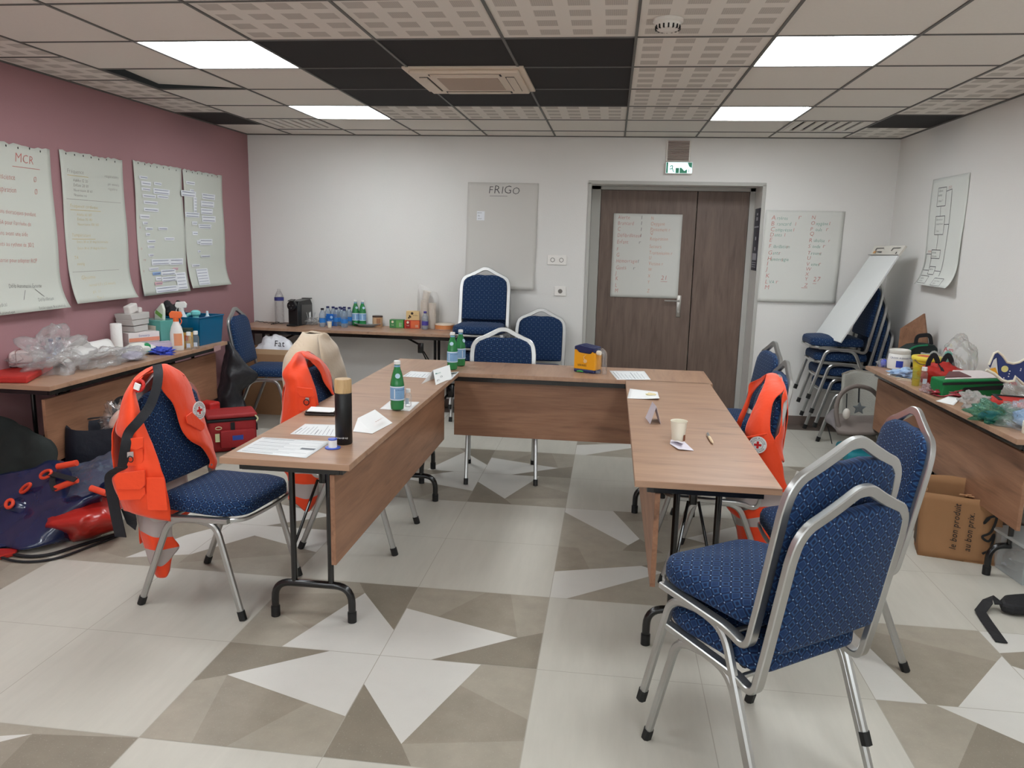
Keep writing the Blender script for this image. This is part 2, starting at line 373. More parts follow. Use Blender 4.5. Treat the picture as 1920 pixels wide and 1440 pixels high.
# ---- ceiling
tilew=mat('ceiling_tile_white',(222,217,209),.9,noise_amt=.03,nscale=60)
tileb=mat('ceiling_tile_black',(34,32,32),.85,noise_amt=.15,nscale=120)
tilep=mat('ceiling_tile_perforated',(222,217,209),.9)
N,L,bs=nodes(tilep); tc=N.new('ShaderNodeTexCoord'); sp=N.new('ShaderNodeSeparateXYZ'); L.new(tc.outputs['UV'],sp.inputs[0])
def blk(s):
    f=mth(N,L,'FRACT',mth(N,L,'MULTIPLY',mth(N,L,'SUBTRACT',s,.03),4/.96)); return mth(N,L,'MULTIPLY',mth(N,L,'GREATER_THAN',f,.12),mth(N,L,'LESS_THAN',f,.72+.0))
def dots(s):
    return mth(N,L,'LESS_THAN',mth(N,L,'FRACT',mth(N,L,'MULTIPLY',s,72)),.62)
mask=mth(N,L,'MULTIPLY',mth(N,L,'MULTIPLY',blk(sp.outputs[0]),blk(sp.outputs[1])),mth(N,L,'ADD',.62,mth(N,L,'MULTIPLY',mth(N,L,'MULTIPLY',dots(sp.outputs[0]),dots(sp.outputs[1])),.38)))
L.new(mixc(N,L,mth(N,L,'MULTIPLY',mask,.9),lin((222,217,209)),lin((172,165,157))),bs.inputs['Base Color'])
gridm=mat('ceiling_grid_grey',(92,90,86),.5)
b=B(); uvl=b.bm.loops.layers.uv.new('UVMap'); rows=[]
def ctile(x0,x1,y0,y1,mi):
    x0,x1,y0,y1=max(x0,XL),min(x1,XR),y0,min(y1,D)
    f=b.poly([(x0,y0,H),(x0,y1,H),(x1,y1,H),(x1,y0,H)],mi)
    for l in f.loops: l[uvl].uv=((l.vert.co.x-x0)/.6,(l.vert.co.y-y0)/.6)
def xk(k): return G0+.6*k
def yk(j): return D-.3371-.6*(j-1)
lights=[]; vents=[]
for k in range(-4,4):
    for j in range(0,17):
        y1=yk(j) if j>0 else D; y0=yk(j+1)
        if y1<YF: continue
        if k in (-3,2) and j>1 and (j-2)%3==0: lights.append((xk(k)+.3,(y0+y1)/2)); continue
        if k in (-4,3) and j==1: vents.append((xk(k)+.3,(y0+y1)/2)); continue
        if k==-4 and j==4: continue
        if k==-1 and j==4: mi=1
        elif k in(-2,-1,0) and j in (3,4,5): mi=1
        elif k in (-2,-1,0,1) and j>1: mi=2
        else: mi=0
        ctile(xk(k),xk(k+1),y0,y1,mi)
for (x0,x1,side) in ((XL,xk(-4),0),(xk(4),XR,1)):
    for j in range(0,17):
        y1=min(D,yk(j)+.3*1 if j else D); y0=yk(j+1)+.3
        if j==0: y1=D; y0=yk(1)+.0
        else: y1=yk(j)+(.0 if j==1 else .3*0); y0=yk(j+1)
        # strips are staggered by half a tile
        y1=D if j==0 else yk(j)+.31; y0=yk(j+1)+.31
        y1=min(y1,D)
        if y1-y0<.02: continue
        ctile(x0,x1,y0,y1,1 if j==2 else (2 if side else (2 if j>2 else 0)))
o=struct(b.done('ceiling',[tilew,tileb,tilep])); 
b=B(); b.box(((XL+XR)/2,(YF+D)/2,H+.33),(XR-XL+.3,D-YF+.4,.06)); b.box((XL+.006,(YF+D)/2,H+.16),(.01,D-YF-.02,.28)); struct(b.done('trim_3',mat('slab_dark',(60,60,58),.9)))  # slab, plus a dark skirt whose colour stands for shade in the tile gap
b=B(); w=.013
for k in range(-4,5): b.box((xk(k),(YF+D)/2,H-.001),(w,D-YF,.008))
for j in range(1,17):
    if yk(j)>YF: b.box((xk(0),yk(j),H-.0005),(4.8,w*.8,.008))
    for (x0,x1) in ((XL,xk(-4)),(xk(4),XR)):
        y=yk(j)+.31
        if YF<y<D: b.box(((x0+x1)/2,y,H-.0005),(x1-x0,w*.8,.008))
for x in (XL+.008,XR-.008): b.box((x,(YF+D)/2,H-.002),(.016,D-YF,.01))
b.box(((XL+XR)/2,D-.008,H-.002),(XR-XL,.016,.01))
struct(b.done('trim_2',gridm))
# recessed led panels
led=mat('led_diffuser',(236,242,246),.5,emit=EMIT)
wpl=mat('white_plastic',(222,217,209),.4)
for i,(x,y) in enumerate(lights):
    near=y>3 
    lb={(0,0):'square LED ceiling panel nearest the pink wall and the back wall',(0,1):'larger-looking LED ceiling panel at upper left beside the black ceiling tiles',(1,0):'square LED ceiling panel above the door, toward the right wall',(1,1):'LED ceiling panel at upper right of the photo, nearer the camera'}
    t=thing('ceiling_light',lb.get((int(x>0),sum(1 for (a,c) in lights if a==x and c>y)),'LED ceiling panel behind the camera'),'light',(x,y,H),group=(None if near else 'LED panels behind the camera'))
    b=B(); b.box((0,0,.012),(.592,.592,.008)); b.done('diffuser',led,t)
    b=B()
    for s in (-1,1): b.box((s*.295,0,.004),(.012,.6,.014)); b.box((0,s*.295,.004),(.6,.012,.014))
    b.done('light_frame',wpl,t)
for i,(x,y) in enumerate(vents):
    t=thing('ceiling_vent',('slotted ceiling air vent near the pink wall' if x<0 else 'slotted ceiling air vent toward the right wall'),'vent',(x,y,H))
    b=B(); n=7
    xs=[-.3]+[-.26+.52*k/(n) for k in range(n+1)]+[.3]
    b.box((0,.27,.006),(.6,.06,.01)); b.box((0,-.27,.006),(.6,.06,.01)); b.box((-.285,0,.006),(.03,.5,.01)); b.box((.285,0,.006),(.03,.5,.01))
    for k in range(7): b.box((-.24+.08*k,0,.006),(.052,.48,.01))
    b.done('vent_plate',tilew,t)
    b=B(); b.box((0,0,.05),(.56,.56,.06)); b.done('vent_box',mat('dark_void',(40,38,36),.9),t)
# lifted tile
t=thing('ceiling_tile','displaced white ceiling tile lifted out of its grid near the pink wall','ceiling tile',(xk(-4)+.3,(yk(4)+yk(5))/2,H))
b=B(); b.box((0,0,.035),(.585,.585,.014),rot=Euler((R(-2.2),R(2.6),0))); b.done('panel',tilew,t)
# detector, cassette
p=at(1253,36,z=H); t=thing('smoke_detector','round white smoke detector on the perforated ceiling tiles','smoke detector',(p.x,p.y,H))
b=B(); b.lathe([(.062,-.001),(.062,-.012),(.052,-.018),(.047,-.04),(.03,-.046)],32); b.done('housing',wpl,t,smooth=True)
b=B()
for k in range(16):
    a=2*PI*k/16; b.box((.047*math.cos(a),.047*math.sin(a),-.034),(.01,.006,.016),rot=Euler((0,0,a)))
b.done('slot',mat('dark_slot',(24,24,24),.7),t)
acm=mat('air_unit_cream',(214,199,180),.45)
t=thing('air_conditioner','cream ceiling air conditioning cassette among the black ceiling tiles','air conditioner',((xk(-1)+xk(0))/2,(yk(4)+yk(5))/2,H))
b=B(); S=.33
b.prism([(-S,-S,-.012),(S,-S,-.012),(S,S,-.012),(-S,S,-.012)],(0,0,.014)); b.box((0,0,-.02),(.6,.6,.02),bev=.008)
b.done('panel',acm,t,bevel=.004)
dk=mat('dark_slot',(24,24,24),.7)
b=B(); b.box((0,0,-.0305),(.34,.33,.004)); b.done('intake_grille',mat('intake_grille',(176,158,142),.7),t)
b=B()
for s in (-1,1):
    b.box((0,s*.24,-.0305),(.4,.05,.002)); b.box((s*.24,0,-.0305),(.05,.4,.002))
b.done('air_slot',dk,t)
b=B()
for s in (-1,1):
    b.box((0,s*.243,-.034),(.38,.042,.005)); b.box((s*.243,0,-.034),(.042,.38,.005))
b.done('louvre',acm,t)
# wall vent + exit sign
p0,p1=at(1250,263,y=D),at(1294,303,y=D)
t=thing('wall_grille','white louvred ventilation grille above the exit sign','vent',((p0.x+p1.x)/2,D,(p0.z+p1.z)/2)); w_,h_=abs(p1.x-p0.x),abs(p0.z-p1.z)
b=B(); b.box((0,-.006,0),(w_,.012,h_),bev=.003); b.done('frame',wpl,t)
b=B()
for k in range(13): b.box((0,-.016,-h_/2+.012+k*(h_-.024)/12),(w_-.03,.012,.006),rot=Euler((R(35),0,0)))
b.done('slat',mat('grille_taupe',(168,154,146),.5),t)
p0,p1=at(1248,304,y=D),at(1297,327,y=D); w_,h_=abs(p1.x-p0.x),abs(p0.z-p1.z)
t=thing('exit_sign','lit green and white emergency exit sign above the double door','exit sign',((p0.x+p1.x)/2,D,(p0.z+p1.z)/2))
b=B(); b.box((0,-.02,0),(w_,.04,h_),bev=.004); b.done('housing',wpl,t)
eg=mat('exit_green',(12,120,84),.4,emit=.12); ew=mat('exit_white',(215,245,250),.4,emit=.55)
b=B(); b.box((0,-.0415,0),(w_-.008,.003,h_-.01)); b.done('face',ew,t)
b=B(); y=-.0435
b.poly([(-w_/2+.006,y,h_/2-.006),(-w_/2+.02,y,h_/2-.006),(-w_/2+.02,y,-h_/2+.006),(-w_/2+.006,y,-h_/2+.006)])
def ln(pts,w):
    for a,c in zip(pts,pts[1:]): line(b,(a[0],y,a[1]),(c[0],y,c[1]),w,(0,1,0))
ln([(-.075,.004),(-.068,.018),(-.055,.016),(-.058,-.008),(-.08,-.012)],.006); ln([(-.057,-.004),(-.047,-.03),(-.04,-.034)],.006)
b.poly([(-.028,y,-.002),(.0,y,-.002),(.0,y,-h_/2+.006),(-.028,y,-h_/2+.006)])
b.poly([(.006,y,0),(.02,y,0),(.045,y,-.026),(.068,y,-.012),(.068,y,-h_/2+.006),(.006,y,-h_/2+.006)])
b.poly([(.07,y,h_/2-.006),(w_/2-.006,y,h_/2-.006),(w_/2-.006,y,0),(.085,y,.01)])
b.poly([(.082,y,-.012),(.086,y,-.012),(.086,y,-h_/2+.012),(.082,y,-h_/2+.012)])
b.done('pictogram',eg,t)
# sockets
def socket(u0,v0,u1,v1,n,lab):
    p0,p1=at(u0,v0,y=D),at(u1,v1,y=D); t=thing('wall_socket',lab,'socket',((p0.x+p1.x)/2,D,(p0.z+p1.z)/2)); w_,h_=abs(p1.x-p0.x),abs(p0.z-p1.z)
    b=B(); b.box((0,-.005,0),(w_,.01,h_),bev=.003); b.done('plate',mat('socket_white',(232,228,222),.35),t)
    b=B()
    for k in range(n):
        x=(k-(n-1)/2)*w_*.46; b.lathe([(.021,-.0105),(.021,-.0125),(.017,-.0125)],20,(x,0,0),'y' ) if 0 else b.lathe([(.02,0),(.02,.002)],20,(x,-.0125,0),'y')
    b.done('socket_ring',mat('socket_grey',(120,114,108),.5),t)
    if n>1:
        b=B()
        for k in range(n): b.lathe([(.015,0),(.015,.002)],20,((k-(n-1)/2)*w_*.46,-.0142,0),'y')
        b.done('socket_face',mat('socket_white',(232,228,222),.35),t)
socket(1027,478,1062,497,2,'white double wall socket between the blank paper sheet and the door')
socket(1040,537,1061,555,1,'white single wall socket with grey centre, below the double socket')
# evacuation notice on the door jamb
t=thing('notice_board','narrow dark blue notice fixed in the door recess on its right side','notice',(DX1-.001,D+.17,1.62))
b=B(); b.box((-.002,0,0),(.003,.25,.54)); b.done('board',mat('notice_navy',(40,44,66),.4),t)
b=B()
for z,w_,h_ in ((.22,.06,.02),(.18,.08,.03),(.11,.2,.012),(.01,.04,.03),(-.08,.04,.03),(-.15,.18,.06),(-.2,.18,.006),(-.22,.18,.006),(-.24,.18,.006)): b.box((-.004,.0,z),(.001,w_,h_))
b.done('print',mat('notice_print',(190,190,200),.5),t)
# ---------------------------------------------------------------- lights / world
W=bpy.data.worlds.new('w'); SC.world=W; W.use_nodes=True; W.node_tree.nodes['Background'].inputs[0].default_value=(.8,.9,1,1); W.node_tree.nodes['Background'].inputs[1].default_value=.3
SC.view_settings.view_transform='Standard'; SC.view_settings.look='None'; SC.view_settings.gamma=1; SC.view_settings.exposure=EXPO; SC.view_settings.use_curve_mapping=False
# framed glowing panels added on the unseen front wall as cool fill light
for i,x in enumerate((-2.0,.4)):
    b=B(); b.box((x,YF+.012,1.35),(1.5,.02,1.3)); struct(b.done('window_%d'%(i+1),mat('window_daylight',(232,240,246),.4,emit=FILL_EMIT)))
    b=B()
    for s in (-1,0,1): b.box((x+s*.75,YF+.03,1.35),(.05,.04,1.36))
    for s in (-1,1): b.box((x,YF+.03,1.35+s*.66),(1.55,.04,.05))
    struct(b.done('trim_%d'%(i+4),wpl))

SC.cycles.diffuse_bounces=6; SC.cycles.max_bounces=10; SC.cycles.transparent_max_bounces=16
# ---------------------------------------------------------------- banquet chair
def fabric():
    m=mat('blue_fabric',(30,58,108),.8,sheen=.05,spec=.25); N,L,b=nodes(m)
    tc=N.new('ShaderNodeTexCoord'); sp=N.new('ShaderNodeSeparateXYZ'); L.new(tc.outputs['UV'],sp.inputs[0])
    s=1/.029
    p=mth(N,L,'MULTIPLY',mth(N,L,'ADD',sp.outputs[0],sp.outputs[1]),s*.7071); q=mth(N,L,'MULTIPLY',mth(N,L,'SUBTRACT',sp.outputs[0],sp.outputs[1]),s*.7071)
    def tri(x): return mth(N,L,'ABSOLUTE',mth(N,L,'SUBTRACT',mth(N,L,'FRACT',mth(N,L,'ADD',x,.5)),.5))   # 0 on a line, .5 mid-cell
    a,c=tri(p),tri(q); mn=mth(N,L,'MINIMUM',a,c)
    chk=mth(N,L,'MODULO',mth(N,L,'ABSOLUTE',mth(N,L,'ADD',mth(N,L,'FLOOR',p),mth(N,L,'FLOOR',q))),2)
    edge=mth(N,L,'LESS_THAN',mn,.07)
    ring=mth(N,L,'MULTIPLY',mth(N,L,'LESS_THAN',mn,.26),mth(N,L,'GREATER_THAN',mn,.15))
    da=mth(N,L,'SUBTRACT',.5,a); dc=mth(N,L,'SUBTRACT',.5,c)
    rad=mth(N,L,'SQRT',mth(N,L,'ADD',mth(N,L,'MULTIPLY',da,da),mth(N,L,'MULTIPLY',dc,dc)))
    core=mth(N,L,'MULTIPLY',mth(N,L,'LESS_THAN',rad,.2),chk)
    dot=mth(N,L,'LESS_THAN',mth(N,L,'MAXIMUM',a,c),.065)
    big=mth(N,L,'MULTIPLY',mth(N,L,'GREATER_THAN',mn,.2),mth(N,L,'SUBTRACT',1,chk))
    col=mixc(N,L,ring,lin((23,47,80)),lin((38,71,110)))
    col=mixc(N,L,big,col,lin((20,43,80)))
    col=mixc(N,L,core,col,lin((14,28,60)))
    col=mixc(N,L,edge,col,lin((13,26,58)))
    col=mixc(N,L,dot,col,lin((140,168,200)))
    L.new(col,b.inputs['Base Color'])
    bp=N.new('ShaderNodeBump'); bp.inputs['Strength'].default_value=.35; bp.inputs['Distance'].default_value=.002
    L.new(mth(N,L,'MINIMUM',mn,.2),bp.inputs['Height']); L.new(bp.outputs[0],b.inputs['Normal'])
    return m
FAB=fabric(); CHR=mat('chair_metal',(184,184,182),.32,metal=.9,noise_amt=.06,nscale=14); RUB=mat('black_rubber',(22,22,22),.6)
def cushion(outline,top,bot,uvf,dome=.012,nr=5,edge=.014):
    """cushion from a 2D outline (x,y) list; returns B with UVs. top/bot are heights; uvf maps co->uv"""
    b=B(); uvl=b.bm.loops.layers.uv.new('UVMap'); n=len(outline)
    cx=sum(p[0] for p in outline)/n; cy=sum(p[1] for p in outline)/n
    def ring(k,h):  # k inset distance
        out=[]
        for i,(x,y) in enumerate(outline):
            dx,dy=x-cx,y-cy; l=math.hypot(dx,dy); f=(l-k)/l; out.append(b.bm.verts.new((cx+dx*f,cy+dy*f,h)))
        return out
    rings=[ring(.012,bot),ring(.002,bot+.004),ring(0,bot+.012),ring(0,top-edge),ring(edge*.3,top-edge*.3),ring(edge,top)]
    for k in range(1,nr): rings.append([b.bm.verts.new((cx+(v.co.x-cx)*(1-k/nr),cy+(v.co.y-cy)*(1-k/nr),top+dome*math.sin(PI/2*k/nr))) for v in rings[5]])
    for A,C in zip(rings,rings[1:]):
        for j in range(n): b.bm.faces.new((A[j],A[(j+1)%n],C[(j+1)%n],C[j]))
    cv=b.bm.verts.new((cx,cy,top+dome)); 
    for j in range(n): b.bm.faces.new((rings[-1][j],rings[-1][(j+1)%n],cv))
    b.bm.faces.new(rings[0][::-1])
    for f in b.bm.faces:
        for l in f.loops: l[uvl].uv=uvf(l.vert.co,f)
    return b
def rounded(pts,r,seg=5,sub=.03):
    """closed outline with rounded corners, resampled"""
    n=len(pts); out=[]
    for i in range(n):
        a,b_,c=V((*pts[i-1],0)),V((*pts[i],0)),V((*pts[(i+1)%n],0)); rr=r[i] if isinstance(r,(list,tuple)) else r
        rr=min(rr,(a-b_).length*.49,(c-b_).length*.49); p1=b_+(a-b_).normalized()*rr; p2=b_+(c-b_).normalized()*rr
        for k in range(seg+1): t=k/seg; out.append(p1*(1-t)**2+b_*2*t*(1-t)+p2*t*t)
    res=[]
    for i,p in enumerate(out):
        q=out[(i+1)%len(out)]; k=max(1,int((q-p).length/sub))
        for j in range(k): res.append(p.lerp(q,j/k))
    return [(p.x,p.y) for p in res]
LEAN=R(10)
def back_pt(x,s,off=0):
    """point on the backrest plane: s = height along the leaning back above z=.46, off = towards the sitter"""
    return V((x,-.185-s*math.sin(LEAN)+off*math.cos(LEAN),.46+s*math.cos(LEAN)+off*math.sin(LEAN)))
def make_chair():
    t=thing('banquet_chair','','chair')
    # seat cushion
    ol=rounded([(-.20,-.165),(.20,-.165),(.218,.15),(.17,.245),(-.17,.245),(-.218,.15)],[.05,.05,.06,.1,.1,.06])
    def uvs(co,f):
        k=.485-co.z; n=f.normal if f.normal.length else V((0,0,1))
        f.normal_update(); n=f.normal
        if abs(n.z)>.5: return (co.x,co.y)
        if abs(n.x)>abs(n.y): return (co.x+math.copysign(k,n.x),co.y)
        return (co.x,co.y+math.copysign(k,n.y))
    cushion(ol,.492,.428,uvs,dome=.02,edge=.026).done('seat',FAB,t,smooth=True,thr=80)
    # back cushion (built flat in x,s then stood up)
    top=[(.196,.35),(.19,.392),(.165,.42),(.115,.442),(.06,.449),(0,.445),(-.06,.449),(-.115,.442),(-.165,.42),(-.19,.392),(-.196,.35)]
    ol=[(-.195,.06),(-.19,.05),(-.1,.047),(0,.047),(.1,.047),(.19,.05),(.195,.06),(.197,.12),(.197,.2),(.197,.3)]+top+[(-.197,.3),(-.197,.2),(-.197,.12)]
    o2=[]
    for i,p in enumerate(ol):
        q=ol[(i+1)%len(ol)]; k=max(1,int(math.hypot(p[0]-q[0],p[1]-q[1])/.03))
        for j in range(k): o2.append((p[0]+(q[0]-p[0])*j/k,p[1]+(q[1]-p[1])*j/k))
    b=cushion(o2,.03,-.014,lambda co,f:(co.x,co.y+.013*0),dome=.012,edge=.016)
    for v in b.bm.verts: v.co=back_pt(v.co.x,v.co.y,v.co.z)
    b.done('backrest',FAB,t,smooth=True,thr=80)
    # back frame: hoop that runs on under the seat
    hoop=[(0,.503),(.028,.499),(.075,.474),(.135,.444),(.18,.422),(.205,.385),(.213,.33)]
    def pt(x,s): return back_pt(x,s,0)
    b=B()
    right=[pt(x,s) for x,s in hoop]; right=cr(right,3)
    low=[pt(.213,.25),pt(.213,.06)]
    rail=fillet([pt(.213,.06),V((.213,-.168,.378)),V((.213,-.09,.403)),V((.213,.19,.417))],[.075,.03],8)
    full=right+[low[0]]+rail
    left=[V((-p.x,p.y,p.z)) for p in full][::-1]
    path=left+full[1:]
    # flat tube, wide face across the hoop
    n=len(path); rings=[]
    prof=[(.016,-.007),(.016,.007),(.013,.010),(-.013,.010),(-.016,.007),(-.016,-.007),(-.013,-.010),(.013,-.010)]
    cen=V((0,-.2,.7))
    vs=[]
    for i,p in enumerate(path):
        a=path[max(0,i-1)]; c=path[min(n-1,i+1)]; tt=(c-a).normalized()
        X=V((1,0,0)); 
        # normal of hoop plane blends from back normal to straight up along the rail
        side=abs(tt.x)
        nrm=V((0,math.cos(LEAN),math.sin(LEAN))) if (p.z>.52) else V((0,0,0))
        if p.z>.52: S=tt.cross(nrm).normalized(); U=nrm
        else: S=V((1,0,0)) if p.x>0 else V((1,0,0)); U=tt.cross(S).normalized()
        if p.z<=.52 : S=S*(1 if p.x>0 else 1)
        vs.append([(p,S,U)])
        if p.z>.52 and S.dot(V((1,0,0)) )<0 and abs(p.x)>.2: S=-S
        if U.dot(V((0,1,0)))<0 and p.z<=.52 and p.z>.44: U=-U
        if p.z<=.44 and U.z<0 : U=U
        rings.append((p,S,U))
    # keep the frames continuous
    fr=[]; ps=None
    for p,S,U in rings:
        if ps is not None:
            if S.dot(ps[0])<0: S=-S
            if U.dot(ps[1])<0: U=-U
        fr.append([b.bm.verts.new(p+S*x+U*y) for x,y in prof]); ps=(S,U)
    for A,C in zip(fr,fr[1:]):
        for j in range(8): b.bm.faces.new((A[j],A[(j+1)%8],C[(j+1)%8],C[j]))
    b.bm.faces.new(fr[0]); b.bm.faces.new(fr[-1])
    b.done('back_frame',CHR,t,smooth=True)
    # strip that wraps the seat front
    b=B(); P=fillet([(.213,.14,.416),(.185,.238,.416),(0,.254,.416),(-.185,.238,.416),(-.213,.14,.416)],[.07,.2,.07],6)
    b.rect(P,.012,.016); b.done('seat_frame',CHR,t,smooth=True)
    # legs: each side one bent tube; front and rear halves are separate legs
    for sx in (1,-1):
        X=.226*sx; Xt=.205*sx
        fp=fillet([(X,.243,.012),(X*.98,.135,.398),(Xt,.03,.402)],[.07],6); rp=fillet([(X,-.243,.012),(X*.98,-.085,.398),(Xt,.03,.402)],[.07],6)
        for nm,P in (('leg',fp),('leg',rp)):
            b=B(); b.rect(P,.025,.023,up=(1,0,0)); lg=b.done('leg',CHR,t,smooth=True)
            b=B(); d=(P[1]-P[0]).normalized(); b.rect([P[0]-d*.012,P[0]+d*.028],.030,.028,up=(1,0,0)); b.done('foot_cap',RUB,lg)
    b=B()
    b.tube([(-.213,-.1,.395),(.213,-.1,.395)],.008); b.tube([(-.213,.12,.398),(.213,.12,.398)],.008)
    b.done('stretcher',CHR,t,smooth=True)
    return t
CH=make_chair(); used=[]
def chair(x,y,rz,label,group=None,z=0,first=[True]):
    if first[0]: first[0]=False; c=CH; c.location=(x,y,z); c.rotation_euler=(0,0,R(rz)); c['label']=label
    else: c=copy_tree(CH,(x,y,z),rz,label)
    c['group']='blue banquet chairs'
    return c
SZ,SF=.118,.036
chair(-1.655,3.07,-97.2,'blue chair at front left with an orange vest over its backrest')
chair(-1.255,3.80,-90,'blue chair behind the first, with the second orange vest')
chair(-2.80,6.12,-84,'blue chair beside the teal crate, in the back left corner')
chair(-.684,5.045,188,'blue chair pushed up behind the far table of the U')
chair(-.605,6.69,180,'single blue chair against the back wall, left of the door')
x0,y0=-1.105,6.73
for k,nm in enumerate(('lowest','second lowest','third up','topmost')): chair(x0,y0-SF*k,180,'blue chair in the back wall stack beside the drinks table, '+nm,z=SZ*k)
chair(.78,5.05,96,'blue chair facing the door end of the right table, beyond the vest chair')
chair(.67,4.22,91,'blue chair at the right table between the vest chair and the far chair')
chair(-1.54,4.50,-90,'blue chair at the left table with a beige coat hiding its backrest')
chair(.53,3.72,93,'blue chair at the right table with an orange vest on its backrest')
chair(.91,3.07,93,'blue chair at right, directly behind the two stacked chairs in front')
fx,fy=-.59,.81; cx,cy=.5065,2.227
ang=math.degrees(math.atan2(-fx,fy))
for k,nm in enumerate(('lower of the two stacked chairs at front right','upper of the two stacked chairs at front right')): chair(cx+fx*SF*k,cy+fy*SF*k,ang,'blue chair, '+nm,z=SZ*k)
for k,nm in enumerate(('lowest','second lowest','third from the floor','topmost, under the flip chart')): chair(1.985-SF*k,6.684,90,'blue chair in the back right corner stack, '+nm,z=SZ*k)
# ---------------------------------------------------------------- folding tables
WT=wood('table_top_wood',(176,141,115),(152,118,95),axis=1,rough=.36)
WP=wood('table_panel_wood',(160,118,91),(124,87,65),axis=0,rough=.42)
BLK=mat('black_metal',(20,19,19),.25,coat=.3)
def table(x,y,rz,label,L_=2.04,Dp=.5,panel=True,leg=.77,setb=.085,ph=(.335,.69),group=None,plen=None):
    t=thing('folding_table',label,'table',(x,y,0),rz,group)
    b=B(); b.box((0,0,.7375),(L_,Dp,.025)); b.done('tabletop',WT,t,bevel=.002)
    b=B()
    for s in (-1,1): b.box((0,s*(Dp/2-.06),.707),(L_-.12,.025,.034))
    for s in (-1,1): b.box((s*(L_/2-.07),0,.707),(.025,Dp-.12,.034))
    b.done('apron_rail',BLK,t)
    if panel:
        b=B(); b.box((0,Dp/2-setb,(ph[0]+ph[1])/2),((plen or L_-.1),.019,ph[1]-ph[0])); b.done('modesty_panel',WP,t,bevel=.0015)
    for s in (-1,1):
        X=s*leg; fw=min(.165,Dp/2-.06)
        b=B(); b.tube(fillet([(X,-fw,.005),(X,-fw,.155),(X,fw,.155),(X,fw,.005)],.085,7),.0155,12,up=(1,0,0))
        for q in (-1,1): b.tube([(X,q*.078,.155),(X,q*.078,.70)],.0125,12,up=(1,0,0))
        lg=b.done('leg_frame',BLK,t,smooth=True)
        for q in (-1,1): b=B(); b.tube([(X,q*fw,.001),(X,q*fw,.045)],.0185,12,up=(1,0,0)); b.done('rubber_foot',RUB,lg,smooth=True)
        b=B(); xb=X-s*.33
        for q in (-1,1): b.tube([(X,q*.07,.33),(X-s*.13,q*.02,.56)],.006,8); 
        b.box((X-s*.15,0,.59),(.05,.03,.09),bev=.005); b.tube([(X-s*.16,0,.62),(xb,0,.70)],.009,8)
        b.done('brace',BLK,t,smooth=True)
    return t
table(-1.16,3.645,-90,'long wood folding table forming the left side of the U')
table(.365,3.665,90,'long wood folding table forming the right side of the U')
table(-.39,4.907,180,'wood folding table closing the far end of the U',Dp=.475,plen=1.12)
table(-3.137,4.66,-90,'wood folding table against the pink wall, covered in supplies',L_=1.94,Dp=.455,ph=(.31,.665),leg=.72)
table(2.062,4.645,90,'wood folding table against the right wall, covered in bags',L_=2.11,Dp=.50,ph=(.31,.668),leg=.78)
table(-2.325,6.805,0,'wood folding table along the back wall with bottles and coffee machine',L_=2.0,Dp=.49,panel=False,leg=.8)
# ---------------------------------------------------------------- orange rescue vests
ORG=mat('vest_orange',(238,68,16),.62,sheen=.2,bump=.4,bscale=22)
REF=mat('reflective_grey',(172,160,156),.45,bump=.15,bscale=40)
NAV=mat('navy_strap',(20,21,27),.6,bump=.2)
WHT=mat('paper_white',(232,232,230),.7)
def grow(rows,cv): return [[cv(*c) for c in r] for r in rows]
def crop(u0,v0,s): return lambda cx,cy,y: at(u0+cx/s,v0+cy/s,y=y)
def on_back(u0,v0,s,cx,cy,rz):
    M=Matrix.Rotation(R(rz),3,'Z'); p0=V((cx,cy,0))+M@back_pt(0,.2,.045); n=(M@V((0,math.cos(LEAN),math.sin(LEAN)))).normalized()
    def f(a,c,e):
        o=V((0,0,HC)); d=at(u0+a/s,v0+c/s,y=1)-o; t=(p0+n*e-o).dot(n)/d.dot(n); return o+d*t
    return f,n
def badge(parent,c,n,r,up=(0,0,1)):
    """round emblem: white disc, dark ring of letters, red cross"""
    n=V(n).normalized(); up=V(up); rt=up.cross(n).normalized(); up=n.cross(rt).normalized(); c=V(c)
    def P(x,y,o=0): return c+rt*x+up*y+n*o
    b=B(); N_=28
    f=[P(r*math.cos(2*PI*i/N_),r*math.sin(2*PI*i/N_),.002) for i in range(N_)]; b.prism(f,n*.002)
    o=b.done('badge',mat('badge_white',(224,222,220),.6),parent); o['label']='round white emblem with red cross'
    b=B()
    for k in range(N_):
        a0,a1=2*PI*k/N_,2*PI*(k+1)/N_
        b.poly([P(q*r*math.cos(a),q*r*math.sin(a),.0045) for q,a in ((.56,a0),(.60,a0),(.60,a1),(.56,a1))])
    def arc(s,a_mid,flip,rr):
        tot=sum(glyph(ch,False)[2] if ch!=' ' else .32 for ch in s); sz=r*.27
        da=tot*sz/rr/2
        if not flip: surf=lambda x,y:P((rr+y)*math.cos(a_mid+da-x/rr),(rr+y)*math.sin(a_mid+da-x/rr),.0046)
        else: surf=lambda x,y:P((rr+sz*.7-y)*math.cos(a_mid-da+x/rr),(rr+sz*.7-y)*math.sin(a_mid-da+x/rr),.0046)
        write(b,s,(0,0,0),(1,0,0),(0,1,0),sz,thin=False,surf=surf)
    arc('CROIX-ROUGE',PI/2,False,r*.68); arc('FRANÇAISE',-PI/2,True,r*.68)
    b.done('badge_lettering',mat('badge_dark',(50,48,58),.6),o)
    b=B(); q=r*.13; l=r*.42
    b.poly([P(-q,-l,.005),P(q,-l,.005),P(q,l,.005),P(-q,l,.005)]); b.poly([P(-l,-q,.0052),P(l,-q,.0052),P(l,q,.0052),P(-l,q,.0052)])
    b.done('badge_cross',mat('badge_red',(200,30,30),.6),o)
def strap(name,pts,w,m,parent,up,th=.003):
    b=B(); b.rect(cr(pts,5),w,th,up=up); return b.done(name,m,parent,smooth=True)
